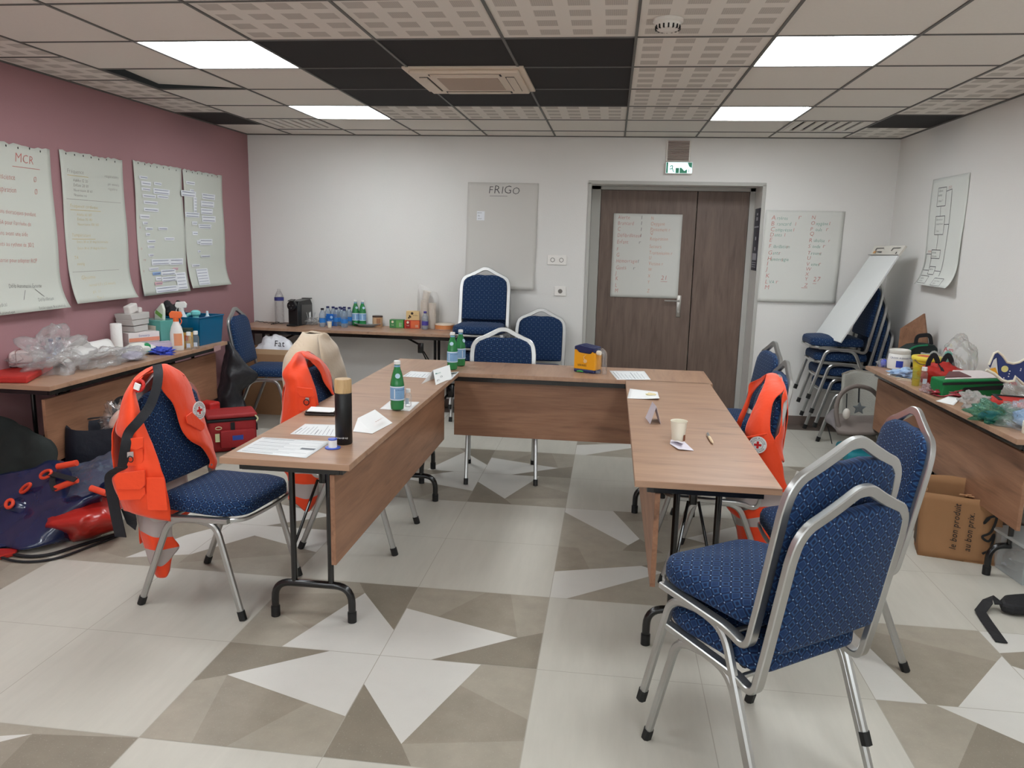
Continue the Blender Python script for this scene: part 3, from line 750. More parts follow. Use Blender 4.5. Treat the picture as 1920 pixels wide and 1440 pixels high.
def raised(name,pts,d,m,parent,lab=None):
    """a stitched-on flap or pocket: outline lifted off the cloth by vector d"""
    b=B(); b.prism(pts,V(d)); o=b.done(name,m,parent,bevel=.002)
    return o
# --- vest on the front left chair
K=crop(200,660,2.7694)
t=thing('rescue_vest','orange rescue vest with black shoulder strap on the front left chair','vest',(-1.9,2.85,.45))
t0=t; inv=-V(t.location)
def tin(pts): return [[p+inv for p in r] for r in pts]
def make_sheets(t,specs,seed=0,amp=.004):
    amp*=1.35
    iv=-V(t.location); b=B()
    for rows,mi in specs:
        G=sheet(rows,6,6,amp,9,seed); b.grid([[p+iv for p in r] for r in G],mi)
    return b
near=grow([[(150,135,2.94),(178,110,2.97),(215,85,3.03),(262,70,3.07)],
 [(100,210,2.87),(120,195,2.86),(140,180,2.87),(152,165,2.90)],
 [(65,320,2.84),(100,312,2.81),(135,306,2.81),(166,310,2.84)],
 [(48,412,2.83),(100,408,2.79),(150,400,2.79),(202,400,2.82)],
 [(98,470,2.83),(140,480,2.79),(190,485,2.78),(240,490,2.81)],
 [(84,580,2.83),(150,585,2.77),(215,590,2.77),(280,595,2.80)],
 [(25,662,2.85),(120,665,2.77),(210,665,2.77),(302,665,2.80)],
 [(58,755,2.85),(140,765,2.77),(230,775,2.77),(326,782,2.80)],
 [(86,822,2.86),(150,842,2.79),(240,865,2.79),(330,885,2.81)]],K)
F1,n1=on_back(200,660,2.7694,-1.655,3.07,-97.2)
far=grow([[(250,72,.0),(300,64,.0),(345,78,.0),(395,116,-.01)],
 [(268,120,.03),(320,120,.03),(375,145,.025),(430,168,-.02)],
 [(290,190,.03),(345,200,.035),(410,215,.03),(470,250,-.02)],
 [(345,280,.03),(390,290,.035),(440,298,.03),(503,335,-.03)],
 [(380,375,.03),(425,380,.035),(475,388,.03),(522,405,-.03)],
 [(425,450,.03),(465,455,.04),(510,462,.03),(546,470,-.02)],
 [(490,500,.03),(515,500,.035),(535,502,.03),(553,508,0)],
 [(535,560,.03),(548,560,.03),(560,561,.03),(572,563,.02)],
 [(530,595,.03),(540,600,.03),(550,604,.03),(560,608,.02)]],F1)
hood=[[at(200+a/2.77,660+c/2.77,y=d)+V((-.03,.03,-.005)) for a,c,d in r] for r in (((150,135,2.94),(205,88,3.02),(262,66,3.07),(320,70,3.13),(395,118,3.2)),)]
yo=[V((-1.93,2.87,.84)),V((-1.935,2.96,.93)),V((-1.94,3.08,.985)),V((-1.93,3.2,.95)),V((-1.92,3.30,.84))]
back=[[p+V((0,0,.005)) for p in yo],[p+V((-.045,.005,-.03)) for p in yo],[V((-2.0,2.86,.70)),V((-2.02,2.97,.72)),V((-2.02,3.09,.73)),V((-2.01,3.2,.72)),V((-1.97,3.31,.70))],
 [V((-1.98,2.86,.45)),V((-2.0,2.97,.45)),V((-2.0,3.09,.45)),V((-1.99,3.2,.45)),V((-1.95,3.31,.46))]]
tops=grow([[(150,135,2.94),(200,95,3.02),(262,70,3.07),(320,72,3.12),(395,118,3.2)],[(140,150,2.9),(200,118,2.98),(265,105,3.05),(310,90,3.1),(400,125,3.2)]],K)
b=make_sheets(t,[(near,0),(far,0),(back,0),([tops[0],tops[1]],0)],1,.0045)
b.done('vest_body',ORG,t,smooth=True,solid=.004,thr=70)
low=grow([[(150,835,2.93),(210,850,2.91),(270,865,2.91),(335,880,2.93)],[(172,925,2.93),(215,945,2.90),(262,962,2.90),(345,960,2.94)],[(198,1020,2.93),(235,1028,2.90),(280,1030,2.90),(378,1008,2.95)],[(228,1105,2.93),(255,1108,2.91),(290,1110,2.91),(338,1065,2.94)],[(262,1168,2.93),(282,1174,2.92),(308,1168,2.92),(326,1135,2.94)]],K)
nb=7
def bandmi(i,j): return 1 if (i<6 or 12<=i<18) else 0
b=make_sheets(t,[(low,bandmi)],2,.003); o=b.done('vest_tail',[ORG,REF],t,smooth=True,solid=.003,thr=70); o['label']='lower tail with grey reflective bands'
behind=[[V((-1.965,2.92,.47)),V((-1.97,3.06,.47)),V((-1.965,3.2,.47)),V((-1.94,3.30,.47))],[V((-1.95,2.93,.36)),V((-1.955,3.06,.35)),V((-1.95,3.2,.36)),V((-1.93,3.30,.37))],[V((-1.95,2.93,.25)),V((-1.955,3.06,.25)),V((-1.95,3.2,.25)),V((-1.93,3.30,.26))]]
b=make_sheets(t,[(behind,lambda i,j:1 if i<8 else 0)],3,.004); b.done('vest_back_hem',[ORG,REF],t,smooth=True,solid=.003,thr=70)
def KP(pts,y): return [K(a,c,y)+inv for a,c in pts]
o=raised('pocket_flap',KP([(112,448),(195,442),(192,492),(160,508),(115,500)],2.765),(0,-.006,0),ORG,t)
raised('pocket',KP([(108,500),(190,502),(192,560),(178,592),(108,590)],2.768),(0,-.004,0),ORG,t)
raised('pocket_flap',KP([(40,655),(60,628),(202,612),(204,688),(180,712),(60,712)],2.755),(0,-.008,0),ORG,t)
raised('pocket',KP([(50,700),(200,700),(204,735),(180,765),(70,768)],2.758),(0,-.006,0),ORG,t)
raised('pocket',KP([(204,650),(300,652),(320,822),(215,820)],2.762),(0,-.004,0),ORG,t)
raised('ring_tab',KP([(108,520),(140,516),(142,545),(108,548)],2.756),(0,-.004,0),REF,t)
c=K(125,556,2.752)+inv; b=B(); b.tube([c+V((.011*math.cos(a),-.002,.012*math.sin(a))) for a in [2*PI*k/16 for k in range(16)]],.002,6,closed=True,up=(0,1,0)); b.done('d_ring',NAV,t,smooth=True)
o=raised('pocket_flap',[F1(a,c,.043)+inv for a,c in [(408,335),(438,312),(505,375),(503,398),(488,412),(415,372)]],n1*.006,ORG,t)
b=B(); b.lathe([(.005,0),(.005,.003)],12,F1(545,585,.035)+inv,'y',rot=Matrix.Rotation(PI/2,3,'X')); b.done('snap_button',mat('pen_silver',(200,200,200),.25,metal=.8),t)
badge(t,F1(478,303,.046)+inv,(.985,-.17,.1),.041)
sp=[F1(262,66,.01),F1(268,115,.045),F1(258,190,.05),F1(222,285,.055),F1(170,355,.08),K(115,420,2.76),K(98,490,2.75),K(82,600,2.76)]
strap('shoulder_strap',[p+inv for p in sp],.037,NAV,t,(.5,-.87,0))
sp=[K(75,600,2.80),K(18,650,2.84),K(38,800,2.84),K(72,960,2.84)]
b=B(); b.grid([[p+inv+V((-.024,0,0)),p+inv+V((.026,0,0))] for p in cr(sp,5)]); b.done('strap_tail',NAV,t,solid=.004)
b=B(); b.grid([[p+inv for p in r] for r in grow([[(75,815,2.86),(150,845,2.87)],[(105,890,2.87),(155,870,2.87)],[(150,925,2.88),(158,895,2.88)]],K)]); b.done('strap_tail',NAV,t,solid=.004)
b=B(); c=K(168,175,2.86)+inv; b.tube([c+V((.022*math.cos(a)*.9,.02*math.sin(a)*.4,.02*math.sin(a))) for a in [2*PI*k/14 for k in range(14)]],.007,8,closed=True); o=b.done('collar_loop',mat('red_webbing',(196,36,30),.6),t,smooth=True)
b=B(); b.box(K(158,180,2.84)+inv,(.024,.006,.026),rot=Euler((0,R(20),0))); b.done('collar_tag',WHT,t)
# --- vest on the second left chair
K=crop(340,560,6)
t=thing('rescue_vest','orange rescue vest with D-ring pocket on the second left chair','vest',(-1.5,3.6,.5)); inv=-V(t.location)
near=grow([[(1275,628,3.68),(1315,600,3.72),(1355,592,3.77),(1395,600,3.80)],
 [(1205,710,3.60),(1265,700,3.60),(1330,680,3.66),(1392,665,3.74)],
 [(1135,835,3.57),(1215,850,3.55),(1300,830,3.56),(1425,770,3.64)],
 [(1165,950,3.57),(1240,960,3.54),(1350,950,3.54),(1475,920,3.60)],
 [(1152,1100,3.57),(1240,1110,3.53),(1360,1110,3.53),(1518,1080,3.58)],
 [(1130,1300,3.57),(1240,1310,3.53),(1370,1310,3.53),(1560,1260,3.58)],
 [(1105,1480,3.57),(1240,1490,3.53),(1370,1490,3.53),(1600,1450,3.58)]],K)
F2,n2=on_back(340,560,6,-1.255,3.80,-90)
far=grow([[(1340,600,.0),(1430,600,.0),(1500,640,.0),(1562,685,-.01)],
 [(1395,655,.03),(1460,660,.03),(1540,695,.03),(1625,750,-.02)],
 [(1470,720,.03),(1530,730,.035),(1590,760,.03),(1668,830,-.02)],
 [(1555,830,.03),(1600,840,.035),(1640,860,.03),(1690,930,-.02)],
 [(1615,950,.03),(1650,960,.035),(1675,980,.03),(1702,1030,-.01)],
 [(1690,1080,.03),(1700,1085,.03),(1712,1090,.03),(1725,1100,.02)]],F2)
back=[[V((-1.53,3.59,.86)),V((-1.535,3.70,.94)),V((-1.54,3.80,.975)),V((-1.535,3.90,.95)),V((-1.53,4.02,.86))],[V((-1.58,3.59,.8)),V((-1.59,3.70,.86)),V((-1.59,3.80,.88)),V((-1.59,3.90,.86)),V((-1.58,4.02,.8))],[V((-1.58,3.58,.45)),V((-1.58,3.70,.45)),V((-1.58,3.80,.45)),V((-1.57,3.90,.45)),V((-1.56,4.02,.45))]]
b=make_sheets(t,[(near,0),(far,0),(back,0)],5,.004); b.done('vest_body',ORG,t,smooth=True,solid=.004,thr=70)
K2=crop(480,620,2.571)
low=grow([[(100,600,3.62),(170,610,3.60),(240,620,3.60),(318,640,3.64)],[(110,655,3.62),(170,665,3.60),(240,672,3.60),(312,680,3.64)],[(150,700,3.62),(190,712,3.6),(240,715,3.6),(300,720,3.64)],[(150,770,3.62),(195,790,3.6),(245,800,3.6),(298,785,3.64)],[(155,815,3.62),(200,840,3.6),(250,876,3.6),(285,835,3.64)]],K2)
b=make_sheets(t,[(low,lambda i,j:1 if (4<=i<9 or 14<=i<19) else 0)],6,.003); o=b.done('vest_tail',[ORG,REF],t,smooth=True,solid=.003,thr=70); o['label']='lower tail with grey reflective bands'
raised('pocket_flap',[K(a,c,3.515)+inv for a,c in [(1302,990),(1480,1010),(1500,1085),(1460,1110),(1340,1095),(1308,1050)]],(0,-.006,0),ORG,t)
raised('pocket',[K(a,c,3.518)+inv for a,c in [(1315,1095),(1500,1110),(1530,1260),(1330,1260)]],(0,-.003,0),ORG,t)
raised('ring_tab',[K(a,c,3.508)+inv for a,c in [(1398,1110),(1440,1115),(1438,1150),(1396,1146)]],(0,-.004,0),REF,t)
c=K(1408,1165,3.503)+inv; b=B(); b.tube([c+V((.013*math.cos(a),-.002,.014*math.sin(a))) for a in [2*PI*k/16 for k in range(16)]],.0022,6,closed=True,up=(0,1,0)); b.done('d_ring',NAV,t,smooth=True)
# --- beige coat on the third left chair
BEI=mat('coat_beige',(196,176,152),.85,sheen=.3,bump=.3,bscale=50)
t=thing('coat','beige coat draped over the chair behind the second orange vest','coat',(-1.77,4.4,.6)); inv=-V(t.location)
ob=[]
CX=-.27
def coatring(z,hw,d0,d1,dy=0):
    cy=4.50+dy
    return [V((CX-1.46+d0,cy-hw*.55,z)),V((CX-1.49+d0*.5,cy-hw,z)),V((CX-1.54,cy-hw-.012,z)),V((CX-1.58-d1,cy-hw*.8,z)),V((CX-1.60-d1,cy,z)),V((CX-1.58-d1,cy+hw*.8,z)),V((CX-1.53,cy+hw+.012,z)),V((CX-1.49+d0*.5,cy+hw,z)),V((CX-1.45+d0,cy+hw*.5,z)),V((CX-1.45+d0,cy,z)),V((CX-1.46+d0,cy-hw*.55,z))]
rows=[coatring(.992,.02,0,-.04),coatring(.98,.07,.01,-.035),coatring(.945,.15,.02,-.02),coatring(.89,.22,.04,-.0),coatring(.82,.262,.06,.015),coatring(.7,.285,.09,.02),coatring(.56,.30,.115,.03),coatring(.42,.31,.13,.04)]
G=sheet(rows,4,5,.02,5,9); b=B(); b.grid([[p+inv for p in r] for r in G]); b.done('coat_cloth',BEI,t,smooth=True,solid=.006,thr=70)
# --- vest on the right chair
K=crop(1120,620,3.6)
t=thing('rescue_vest','orange rescue vest hanging on a chair at the right table','vest',(.75,3.6,.5)); inv=-V(t.location)
A=grow([[(1145,298,3.72),(1180,288,3.73),(1215,294,3.72),(1240,318,3.66)],
 [(1118,380,3.64),(1160,375,3.62),(1210,380,3.60),(1262,395,3.56)],
 [(1078,470,3.58),(1120,470,3.55),(1165,470,3.53),(1200,460,3.52)],
 [(1035,570,3.56),(1080,570,3.52),(1125,570,3.50),(1175,560,3.50)],
 [(1000,680,3.56),(1050,680,3.51),(1110,680,3.48),(1165,670,3.48)],
 [(1010,790,3.55),(1070,780,3.49),(1130,770,3.47),(1200,745,3.47)],
 [(1030,900,3.54),(1090,900,3.48),(1160,890,3.46),(1245,880,3.47)],
 [(1040,1020,3.54),(1110,1020,3.48),(1180,1020,3.46),(1262,1000,3.47)],
 [(1040,1080,3.54),(1110,1090,3.48),(1180,1090,3.46),(1285,1070,3.47)]],K)
Bk=grow([[(1240,325,3.66),(1255,345,3.64),(1262,360,3.62)],[(1262,395,3.56),(1275,420,3.55),(1280,440,3.56)],[(1248,450,3.53),(1268,480,3.54),(1276,500,3.56)],[(1248,560,3.51),(1262,590,3.53),(1268,600,3.55)],[(1230,680,3.49),(1250,700,3.51),(1258,705,3.54)],[(1200,745,3.47),(1230,760,3.49),(1246,765,3.53)],[(1245,880,3.47),(1262,885,3.50),(1255,890,3.55)]],K)
Cn=grow([[(1030,350,3.86),(1080,330,3.82),(1145,298,3.72)],[(1020,372,3.87),(1075,358,3.83),(1130,330,3.74)],[(1015,430,3.87),(1030,430,3.86),(1045,428,3.86)],[(985,520,3.87),(1000,522,3.86),(1015,524,3.86)],[(935,640,3.87),(950,655,3.86),(965,668,3.86)],[(915,700,3.87),(935,720,3.86),(955,740,3.86)]],K)
b=make_sheets(t,[(A,0),(Bk,0),(Cn,0)],7,.0035)
bb=[[V((.80,3.55,.86)),V((.80,3.62,.93)),V((.81,3.72,.97)),V((.81,3.82,.93)),V((.81,3.93,.86))],[V((.82,3.56,.8)),V((.825,3.62,.86)),V((.83,3.72,.88)),V((.83,3.82,.86)),V((.83,3.93,.8))],[V((.80,3.56,.5)),V((.80,3.62,.5)),V((.81,3.72,.5)),V((.81,3.82,.5)),V((.81,3.93,.5))]]
G=sheet(bb,5,5,.004,8,2); b.grid([[p+inv for p in r] for r in G]); b.done('vest_body',ORG,t,smooth=True,solid=.004,thr=70)
lo=grow([[(880,1050,3.60),(1000,1060,3.54),(1120,1070,3.50),(1290,1060,3.52)],[(875,1110,3.60),(990,1130,3.54),(1120,1140,3.50),(1285,1140,3.52)],[(872,1180,3.62),(960,1230,3.54),(1120,1200,3.50),(1285,1200,3.52)],[(930,1260,3.62),(990,1290,3.54),(1120,1290,3.50),(1285,1300,3.52)],[(945,1350,3.62),(990,1360,3.54),(1120,1370,3.50),(1280,1380,3.52)],[(960,1430,3.62),(1010,1440,3.54),(1120,1440,3.50),(1270,1450,3.52)]],K)
b=make_sheets(t,[(lo,lambda i,j:1 if (2<=i<11 or 16<=i<21) else 0)],8,.003); o=b.done('vest_tail',[ORG,REF],t,smooth=True,solid=.003,thr=70); o['label']='lower tail with grey reflective bands'
badge(t,K(1083,770,3.472)+inv,(-.25,-.97,.05),.0385)
raised('pocket_flap',[K(a,c,3.472)+inv for a,c in [(1000,715),(1145,690),(1150,700),(1005,726)]],(0,-.004,0),ORG,t)
# ---------------------------------------------------------------- wall papers
PAP=mat('flipchart_paper',(197,200,191),.7,bump=.08,bscale=5,noise_amt=.015,nscale=4); PAPW=mat('flipchart_paper_white',(208,208,202),.7,bump=.08,bscale=5)
def ink(n,c): return mat('ink_'+n,c,.7)
def wallpaper(label,origin,right,w,h,m,curl=.05,drop=0,hole=True,name='paper_sheet',off=.008,warp=0):
    """large sheet hanging on a wall: origin = top left; returns thing and mapper (x right, y down, in metres)"""
    right=V(right).normalized(); n=right.cross(V((0,0,1))); n=-n if n.dot(V((0,3.5,1.5))-V(origin))<0 else n
    o=V(origin)
    def pos(x,y,e=0):
        c=max(0,(y-h*.72)/(h*.28)); out=off+curl*c*c*(.7+.3*x/w)+e+ .004*math.sin(y*9+x*5)
        zz=y-c*c*curl*.5*c
        return o*0+right*(x+warp*y)+V((0,0,-1))*(zz+drop*x)+n*out
    t=thing(name,label,'paper sheet',o)
    nx,ny=10,24; b=B(); rows=[]
    rn=random.Random(int(abs(o.y*100+o.x*7)))
    for i in range(ny+1):
        r=[]
        for j in range(nx*2+1):
            x=w*j/(nx*2); y=h*i/ny
            if i==0 and hole: y+=rn.choice((0,0,.004,.009,-.003))
            r.append(pos(x,y))
        rows.append(r)
    b.grid(rows); b.done('sheet',m,t,smooth=True,solid=.0008,thr=80)
    if hole:
        b=B()
        for k in range(7):
            x=w*(.08+.13*k)+rn.uniform(-.01,.01); y=.018+rn.uniform(-.004,.004)
            b.poly([pos(x+.005*math.cos(a),y+.007*math.sin(a),.0012) for a in [2*PI*q/8 for q in range(8)]])
        b.done('punched_holes',mat('hole_dark',(40,36,36),.9),t)
    return t,pos
def scrawl(t,pos,items,m,size=.03,name='handwriting',wob=.04,shear=.12,sx=1,thin=True):
    b=B()
    for it in items:
        x0,y0,s=it[:3]; sz=it[3] if len(it)>3 else size; tl=it[4] if len(it)>4 else 0
        write(b,s,(0,0,0),(1,0,0),(0,1,0),sz,shear=shear,wob=wob,thin=thin,surf=lambda px,py:pos(x0+px*sx,y0-py+tl*px,.0016))
    return b.done(name,m,t)
def rules(t,pos,segs,m,w=.003,name='ruled_line'):
    b=B()
    for x0,y0,x1,y1 in segs:
        L_=math.hypot(x1-x0,y1-y0); k=max(1,int(L_/.06)); dx,dy=-(y1-y0)/L_*w/2,(x1-x0)/L_*w/2
        for q in range(k):
            a0,a1=q/k,(q+1)/k; X0,Y0,X1,Y1=x0+(x1-x0)*a0,y0+(y1-y0)*a0,x0+(x1-x0)*a1,y0+(y1-y0)*a1
            b.poly([pos(X0-dx,Y0-dy,.0016),pos(X1-dx,Y1-dy,.0016),pos(X1+dx,Y1+dy,.0016),pos(X0+dx,Y0+dy,.0016)])
    return b.done(name,m,t)
redi,grni,blki,yeli,blui,gryi=ink('red',(186,106,98)),ink('green',(40,130,112)),ink('black',(78,76,78)),ink('yellow',(196,176,120)),ink('blue',(110,120,160)),ink('grey',(132,124,120))
# four sheets on the pink wall (right = +y seen from the room)
zt=2.045
t,ps=wallpaper('white paper sheet with red writing, cut by the left picture edge',(XL,3.78,zt-.01),(0,1,0),.655,.97,PAP,.06)
scrawl(t,ps,[(.36,.10,'MCR',.07)],redi); rules(t,ps,[(.34,.125,.56,.125)],redi)
scrawl(t,ps,[(.2,.2,'conscience',.045),(.5,.2,'Ø',.05),(.2,.27,'respiration',.045),(.5,.27,'Ø',.05),(.1,.38,'compressions thoraciques pendant',.036,.03),(.1,.44,'1 min le DSA pour l\'arrivée de',.036,.03),(.1,.50,'insufflations avant une aide',.036,.03),(.1,.56,'2 fois, mets au rythme de 30/2',.036,.03),(.1,.65,'30:2 à partir pour adapter RCP',.036,.03)],redi,sx=.72)
scrawl(t,ps,[(.22,.80,'Défib Automatisé Externe',.036,.03),(.1,.91,'Médical',.036),(.42,.90,'Défibrillation',.036),(.05,.965,'Semi Automatique',.032),(.40,.96,'Entièrement Automatisé',.032)],blki,sx=.62)
rules(t,ps,[(.34,.82,.31,.88),(.42,.82,.48,.87)],blki)
t,ps=wallpaper('white paper sheet with faint yellow writing, second from left on pink wall',(XL,4.515,zt),(0,1,0),.625,.965,PAP,.06)
scrawl(t,ps,[(.05,.13,'Fréquence',.035),(.3,.11,'FR',.0),(.1,.18,'Adulte  12 20',.026),(.1,.21,'Enfant  20 30',.026),(.1,.24,'Nourrisson  30 60',.024),(.1,.27,'Nouveau  né',.024),(.42,.13,'respiratoire',.028),(.45,.18,'par minute',.026),(.45,.21,'régulière',.026)][:1]+[(.1,.18,'Adulte 12 20',.026),(.1,.21,'Enfant 20 30',.026),(.1,.24,'Nourrisson 30 60',.024),(.1,.27,'Nouveau né',.024),(.42,.13,'respiratoire',.028),(.45,.18,'par minute',.026),(.45,.21,'régulière',.026)],gryi)
scrawl(t,ps,[(.06,.34,'Fréquence cardiaque',.03),(.12,.39,'Adulte 60 100',.024),(.12,.42,'Enfant 70 140',.024),(.12,.45,'Nourrisson 100 160',.024),(.06,.52,'Température',.03),(.1,.56,'Entre 36 et 37 degrés normale',.022),(.1,.60,'Entre 38 et 39 degrés fièvre',.022),(.06,.66,'TA',.03),(.08,.70,'mmHg',.026),(.1,.79,'Glycémie',.034),(.16,.84,'normal 3,3 à 5,5 mmol/L',.026),(.18,.89,'g/L  1,1',.026),(.2,.94,'Tps ?',.03)],yeli)
rules(t,ps,[(.03,.29,.58,.29),(.03,.74,.5,.74)],gryi,.002); rules(t,ps,[(.05,.145,.25,.145),(.06,.355,.36,.355),(.06,.535,.28,.535)],yeli)
WC=mat('paper_strip_white',(226,228,232),.6)
def strips(t,ps,L_,m=WC,e=.004):
    for x,y,w,h,n in L_:
        b=B(); b.grid([[ps(x,y,e),ps(x+w,y,e+.004)],[ps(x,y+h,e+.002),ps(x+w,y+h,e)]]); o=b.done('glued_strip',m,t,solid=.0008)
        b=B()
        for k in range(n):
            yy=y+h*(k+.5)/n; b.poly([ps(x+.01,yy-.0018,e+.0055),ps(x+w*.9,yy-.0018,e+.0055),ps(x+w*.9,yy+.0018,e+.0055),ps(x+.01,yy+.0018,e+.0055)])
        b.done('print_line',mat('ink_strip',(120,124,150),.7),o)
t,ps=wallpaper('white paper sheet covered in glued strips, third on the pink wall',(XL,5.262,zt+.012),(0,1,0),.628,.965,PAP,.03)
strips(t,ps,[(.05,.10,.1,.02,1),(.07,.135,.12,.03,1),(.23,.13,.1,.022,1),(.07,.18,.11,.022,1),(.22,.175,.22,.04,2),(.08,.225,.17,.024,1),(.27,.222,.15,.022,1),(.09,.27,.18,.024,1),(.09,.32,.19,.026,1),(.04,.37,.12,.03,1),(.07,.42,.06,.02,1),(.10,.46,.09,.02,1),(.26,.455,.12,.022,1),(.10,.50,.05,.022,1),(.33,.53,.13,.022,1),(.11,.55,.1,.02,1),(.11,.59,.08,.02,1),(.11,.65,.06,.02,1),(.14,.69,.24,.045,2),(.38,.69,.19,.05,2),(.10,.75,.12,.022,1),(.25,.77,.2,.045,2),(.17,.82,.07,.03,1),(.25,.825,.2,.04,2),(.45,.80,.14,.14,5),(.15,.90,.3,.05,2)])
strips(t,ps,[(.14,.785,.1,.022,1)],mat('strip_blue',(140,170,214),.6)); strips(t,ps,[(.42,.76,.07,.02,1),(.15,.86,.1,.025,1)],mat('strip_pink',(222,180,184),.6))
scrawl(t,ps,[(.03,.47,'o',.03),(.03,.62,'o',.03),(.03,.78,'o',.03),(.05,.70,'re',.03)],redi)
t,ps=wallpaper('white paper sheet with glued strips on its left half, nearest the corner',(XL,5.905,zt+.012),(0,1,0),.63,.955,PAP,.05)
strips(t,ps,[(.03,.09,.13,.025,1),(.08,.15,.06,.02,1),(-.05,.165,.22,.045,2),(.13,.21,.05,.12,5),(.27,.17,.22,.045,2),(.25,.23,.22,.05,2),(.25,.29,.19,.05,2),(.0,.33,.22,.04,2),(.26,.35,.22,.05,2),(.10,.40,.08,.03,1),(.2,.42,.2,.035,2),(.10,.48,.08,.03,1),(.16,.55,.05,.03,1),(.2,.54,.2,.05,2),(.16,.63,.04,.02,1),(.2,.67,.15,.02,1),(.05,.74,.12,.025,1),(.1,.78,.18,.15,6)])
# FRIGO sheet on the back wall
q0=at(878,342,y=D); q1=at(1009,546,y=D); w_=q1.x-q0.x
t,ps=wallpaper('blank white paper sheet headed FRIGO on the back wall',(q0.x,D,q0.z),(1,0,0),w_-.02,.955,mat('frigo_paper',(202,199,193),.7,bump=.08,bscale=5),.03,hole=False,warp=-.02)
scrawl(t,ps,[(.185,.095,'FRIGO',.095)],blki,shear=.1); rules(t,ps,[(.2,.115,.36,.115)],blki)
b=B(); b.grid([[ps(.09,.25,.003),ps(.16,.25,.005)],[ps(.09,.33,.004),ps(.16,.33,.004)]]); o=b.done('sticky_note',WC,t,solid=.0008)
scrawl(o,ps,[(.092,.27,'note',.02),(.098,.295,'du',.02),(.1,.32,'jour',.02)],blki).location.y=-.006
# sheet on the door
q0=at(1151,400,y=LY-.02); q1=at(1280,402,y=LY-.02); q2=at(1144,556,y=LY-.02)
t,ps=wallpaper('white alphabet sheet in orange and red ink taped to the door',(q0.x,LY-.02,q0.z),(1,0,0),q1.x-q0.x,q0.z-q2.z,PAPW,.0,hole=False,off=.006,warp=-.0)
W_=q1.x-q0.x; H_=q0.z-q2.z
Lc=['Alerte','Brancard','C','Défibrillateur','Enfant','F','G','Hémorragie','Gants','J','K','L','M']; Ly=[.06,.12,.185,.25,.32,.4,.46,.525,.6,.66,.72,.79,.85]
s=H_/.9
scrawl(t,ps,[(.04,y*s,w,.05) for w,y in zip(Lc,Ly)],redi,sx=.75); scrawl(t,ps,[(.25,y*s,'I',.045) for y in Ly[:4]]+[(.24,Ly[4]*s,'r',.045),(.24,Ly[7]*s,'I',.04),(.2,Ly[8]*s,'r',.045)],blki)
Rc=[('N',.06),('Oxygène',.12),('Pansement r',.18),('Q',.215),('Respiration',.28),('Secours',.36),('Transmission r',.43),('U',.485),('Victime r',.545),('W',.61),('X',.68),('Y',.745),('Z',.84)]
scrawl(t,ps,[(.34,y*s,w,.045) for w,y in Rc],ink('orange',(200,130,100)),sx=.72); scrawl(t,ps,[(.46,.7*s,'21',.055)],redi); rules(t,ps,[(.46,.72*s,.52,.72*s)],redi)
# sheet right of the door
q0=at(1436,394,y=D); q1=at(1585,396,y=D); q2=at(1428,566,y=D)
t,ps=wallpaper('white alphabet sheet in green and red ink right of the door',(q0.x,D,q0.z),(1,0,0),q1.x-q0.x,q0.z-q2.z,PAPW,.012,hole=False,off=.009,warp=-.02)
s=(q0.z-q2.z)/.8
L2=[('A',.08),('B',.13),('C',.18),('D',.225),('E',.27),('F',.325),('G',.38),('H',.435),('I',.48),('J',.525),('K',.585),('L',.635),('M',.685)]
scrawl(t,ps,[(.05,y*s,w,.05) for w,y in L2]+[(.27,.075*s,'r',.06),(.25,.13*s,'I',.04),(.24,.18*s,'I',.04),(.17,.225*s,'I',.04),(.2,.325*s,'r',.04),(.14,.38*s,'r',.04),(.17,.435*s,'(',.04),(.14,.635*s,'r',.05)],redi)
scrawl(t,ps,[(.095,.08*s,'rtères'),(.1,.13*s,'rancard'),(.09,.18*s,'ompresse'),(.09,.225*s,'ents'),(.09,.325*s,'ibrillation'),(.09,.38*s,'ants'),(.08,.435*s,'émorragie'),(.085,.635*s,'VA')],grni,size=.042,sx=.8)
R2=[('N',.07),('O',.12),('P',.17),('Q',.21),('R',.265),('S',.315),('T',.375),('U',.42),('V',.47),('W',.515),('X',.56),('Y',.60),('Z',.655)]
scrawl(t,ps,[(.38,y*s,w,.045) for w,y in R2]+[(.53,.12*s,'I',.04),(.51,.17*s,'r',.05),(.54,.265*s,'r',.04),(.5,.315*s,'r',.05),(.48,.375*s,'r',.04),(.48,.47*s,'r',.05),(.45,.605*s,'27',.055)],redi); rules(t,ps,[(.45,.625*s,.48,.625*s),(.36,.665*s,.41,.665*s)],redi)
scrawl(t,ps,[(.425,.12*s,'xygène'),(.425,.17*s,'ouls'),(.42,.265*s,'ubalise'),(.415,.315*s,'onde'),(.41,.375*s,'rauma'),(.42,.47*s,'eines')],grni,size=.04,sx=.8)
# flow chart sheet on the right wall
t,ps=wallpaper('white paper flow chart drawn in black boxes on the right wall',(XR,6.26,2.075),(0,-1,0),.60,.80,mat('flow_paper',(212,214,208),.7,bump=.08,bscale=5),.07,hole=False)
def bx(x,y,w,h): return [(x,y,x+w,y),(x+w,y,x+w,y+h),(x+w,y+h,x,y+h),(x,y+h,x,y)]
sg=bx(.13,.07,.14,.13)+bx(.13,.27,.15,.13)+bx(.12,.51,.16,.06)+bx(.14,.63,.11,.06)+bx(.03,.705,.16,.07)+bx(.31,.715,.16,.07)
sg+=[(.2,.20,.2,.27),(.2,.40,.2,.51),(.13,.57,.13,.64),(.27,.10,.36,.09),(.36,.09,.36,.70),(.28,.33,.36,.33),(.03,.54,.12,.54),(.03,.54,.03,.70),(.03,.66,.14,.66),(.25,.66,.36,.66)]
rules(t,ps,sg,blki,.0045,'flow_boxes')
